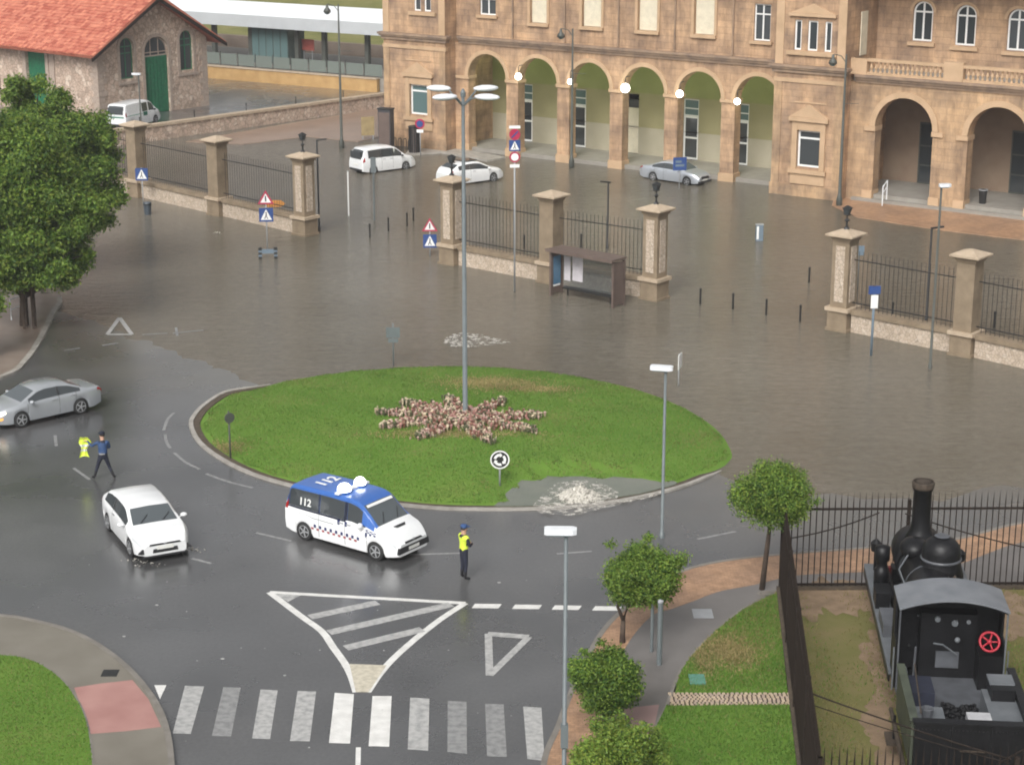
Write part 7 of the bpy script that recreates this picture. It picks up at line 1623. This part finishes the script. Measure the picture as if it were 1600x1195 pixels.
lp('filler_lid', MB().box(-.05, .52, .55, .95, 1.9, 2.12), mat('pale_lid', (.42, .42, .43), .5, var=.1)); lp('filler_box', MB().box(-.09, .545, .42, 1.1, 1.5, 1.899), LB)
lp('locker', MB().box(.70, 1.28, 1.9, 2.7, 1.981, 2.28), LB); lp('locker_lid', MB().box(.68, 1.30, 2.2, 2.75, 2.281, 2.33), LP); lp('locker', MB().box(-1.28, -.62, 2.3, 3.3, 1.21, 1.95), NAVY)
coal = MB()
for i in range(160): coal.ball((random.uniform(-.4, .4), random.uniform(.9, 2.4), 1.5 + random.uniform(0, .12)), random.uniform(.04, .1), n=5, m=3)
o = lp('coal', coal, LB); o['kind'] = 'stuff'
lp('rear_buffer_beam', MB().box(-1.4, 1.4, -.12, -.002, .6, 1.0), LB)
for s in (-1, 1): lp('buffer', MB().lathe([(.08, 0), (.08, .35), (.22, .36), (.20, .42)], (s * .85, -.12, .85), 12, Matrix.Rotation(R(90), 3, 'X')), LB)
lp('side_step', MB().box(-1.75, -1.4, 2.2, 2.9, .5, .56), RUST); lp('side_pipe', MB().tube([(-1.55, .3, .95), (-1.55, 3.4, .95)], .06, 6), RUST); lp('step_hanger', MB().tube([(-1.55, 2.5, .5), (-1.55, 2.5, 1.2)], .04, 5), LB)
# rivets, seams and grime lines that the dull light still shows
rv = MB()
for i in range(28):
    for z in (1.0, 2.08): rv.ball((-1.3 + i * .0963, -.012, z), .018, n=5, m=3)
for s in (-1, 1):
    for i in range(24): rv.ball((s * 1.452, .25 + i * .13, 2.10), .016, n=5, m=3)
o = lp('rivets', rv, LB); o['kind'] = 'stuff'
for x in (-.46, .46): lp('bunker_strap', MB().box(x - .035, x + .035, -.022, -.001, .92, 2.19), LB)
lp('step', MB().box(-.3, .3, -.16, -.13, 1.2, 1.24), RUST); lp('step', MB().box(-.3, .3, -.16, -.13, 1.6, 1.64), RUST)
lp('whistle', MB().lathe([(.03, 3.3), (.03, 3.55), (.05, 3.56), (.05, 3.7), (.01, 3.75)], (.2, 5.75, 0), 8), RUST)
lp('reversing_rod', MB().tube([(1.05, 4.6, 1.9), (1.05, 7.5, 1.5), (.95, 8.4, 1.2)], .035, 6), LP)
lp('fire_iron', MB().tube([(-1.2, .4, 2.30), (-1.05, 3.2, 2.32)], .02, 5), RUST); lp('bucket', MB().lathe([(.12, 1.98), (.16, 2.25), (.15, 2.26), (.10, 2.0)], (-1.0, .8, 0), 10), LG)
# track
for s in (-1, 1): tag(MB().box(s * .82 - .04, s * .82 + .04, -6, 13.2, 0, .16).build('rail', M['brown_iron'], None, False, loco.location, loco.rotation_euler), ('left' if s < 0 else 'right') + ' rusty rail under the steam locomotive', 'rail', 'rails under the locomotive')
# ================================================================ LOCOMOTIVE FENCE
ROT = Matrix.Rotation
spk = MB().tube([(0, 0, 0), (0, 0, 2.75), (0, 0, 3.1)], [.019, .019, .003], 5).mesh('bar', M['brown_iron'])
def yard_fence(A, B, label, sp, corner=True, wid=None):
    d = B - A; L = d.length; t = thing('iron_fence', label, 'fence', (A.x, A.y, .1), math.atan2(d.y, d.x), 'spiked iron fences round the locomotive')
    for z, h in ((.16, .05), (2.62, .06)): MB().box(0, L, -.03, .03, z, z + h).build('rail', M['brown_iron'], t)
    MB().box(0, L, -.12, .12, -.2, .12).build('plinth', M['soil'], t)
    x = sp * .5
    while x < L: new('bar', spk, t, (x, 0, .1)); x += sp
    k = 0
    while k <= L + .01: MB().box(k - .05, k + .05, -.055, .055, -.1, 2.95).build('post', M['brown_iron'], t); k += L / max(1, round(L / 3.9))
NW, NE = at(1219, 921, .1), at(1600, 919, .1); NE = Vector((16.05, NW.y + .12, .1)); SW = Vector((6.85, 38.6, .1)); SE = Vector((15.6, 38.6, .1))
yard_fence(NW, NE, 'spiked iron fence across the far end of the locomotive yard', .187); yard_fence(SW, NW, 'spiked iron fence seen end-on along the left side of the locomotive yard', .15); yard_fence(SE, NE, 'spiked iron fence along the right side of the locomotive yard', .15); yard_fence(SW, SE, 'spiked iron fence at the near end of the locomotive yard, tips only in view', .17)
# wires strung across the corners
def cable(a, b, label, sag=.1, r=.02):
    a = Vector(a); b = Vector(b); pts = [a.lerp(b, i / 12) - Vector((0, 0, sag * 4 * (i / 12) * (1 - i / 12))) for i in range(13)]
    tag(MB().tube(pts, r, 6).build('cable', M['brown_iron']), label, 'cable', 'wires strung across the locomotive yard')
e = (NW - SW).normalized(); f_ = lambda k: SW + e * k + Vector((0, 0, 2.75))
def on_side(px, py):
    """point of the left fence's top seen at this height of the picture"""
    r = ray(px, py); k = (2.75 - CAMH) / r[2]; y = r[1] * k; return f_((y - SW.y) / e.y)
mid = Vector((11.25, NW.y + .06, 2.72))
cable(on_side(1232, 846), (11.2, NW.y - .3, 2.75), 'dark wire from the left fence to the far fence left of the chimney')
cable((12.0, NW.y - .3, 2.72), (15.8, 51.6, 2.75), 'dark wire from the far fence right of the chimney to the right fence')
cable(on_side(1278, 1088), at(1580, 1186, 2.75), 'dark wire crossing low behind the locomotive bunker', .05, .02); cable(on_side(1282, 1100) + Vector((0, .0, -.1)), at(1578, 1192, 2.72), 'second thin wire just under the one behind the bunker', .05, .012)
cable(at(1560, 1192, 2.75), at(1700, 1110, 2.8), 'short wire rising at the bottom right corner of the yard', .03, .02)
# ================================================================ RAIN HAZE
hz = bpy.data.materials.new('rain_haze'); hz.use_nodes = True; hn = hz.node_tree; hn.nodes.remove(hn.nodes['Principled BSDF'])
vo = hn.nodes.new('ShaderNodeVolumePrincipled'); vo.inputs['Color'].default_value = (.92, .93, .95, 1); vo.inputs['Density'].default_value = .0005; vo.inputs['Anisotropy'].default_value = .2
hn.links.new(vo.outputs[0], hn.nodes['Material Output'].inputs['Volume'])
tag(MB().box(-420, 420, -170, 850, -1.5, 26).build('haze', hz), 'thin rain haze', None, None, 'stuff')
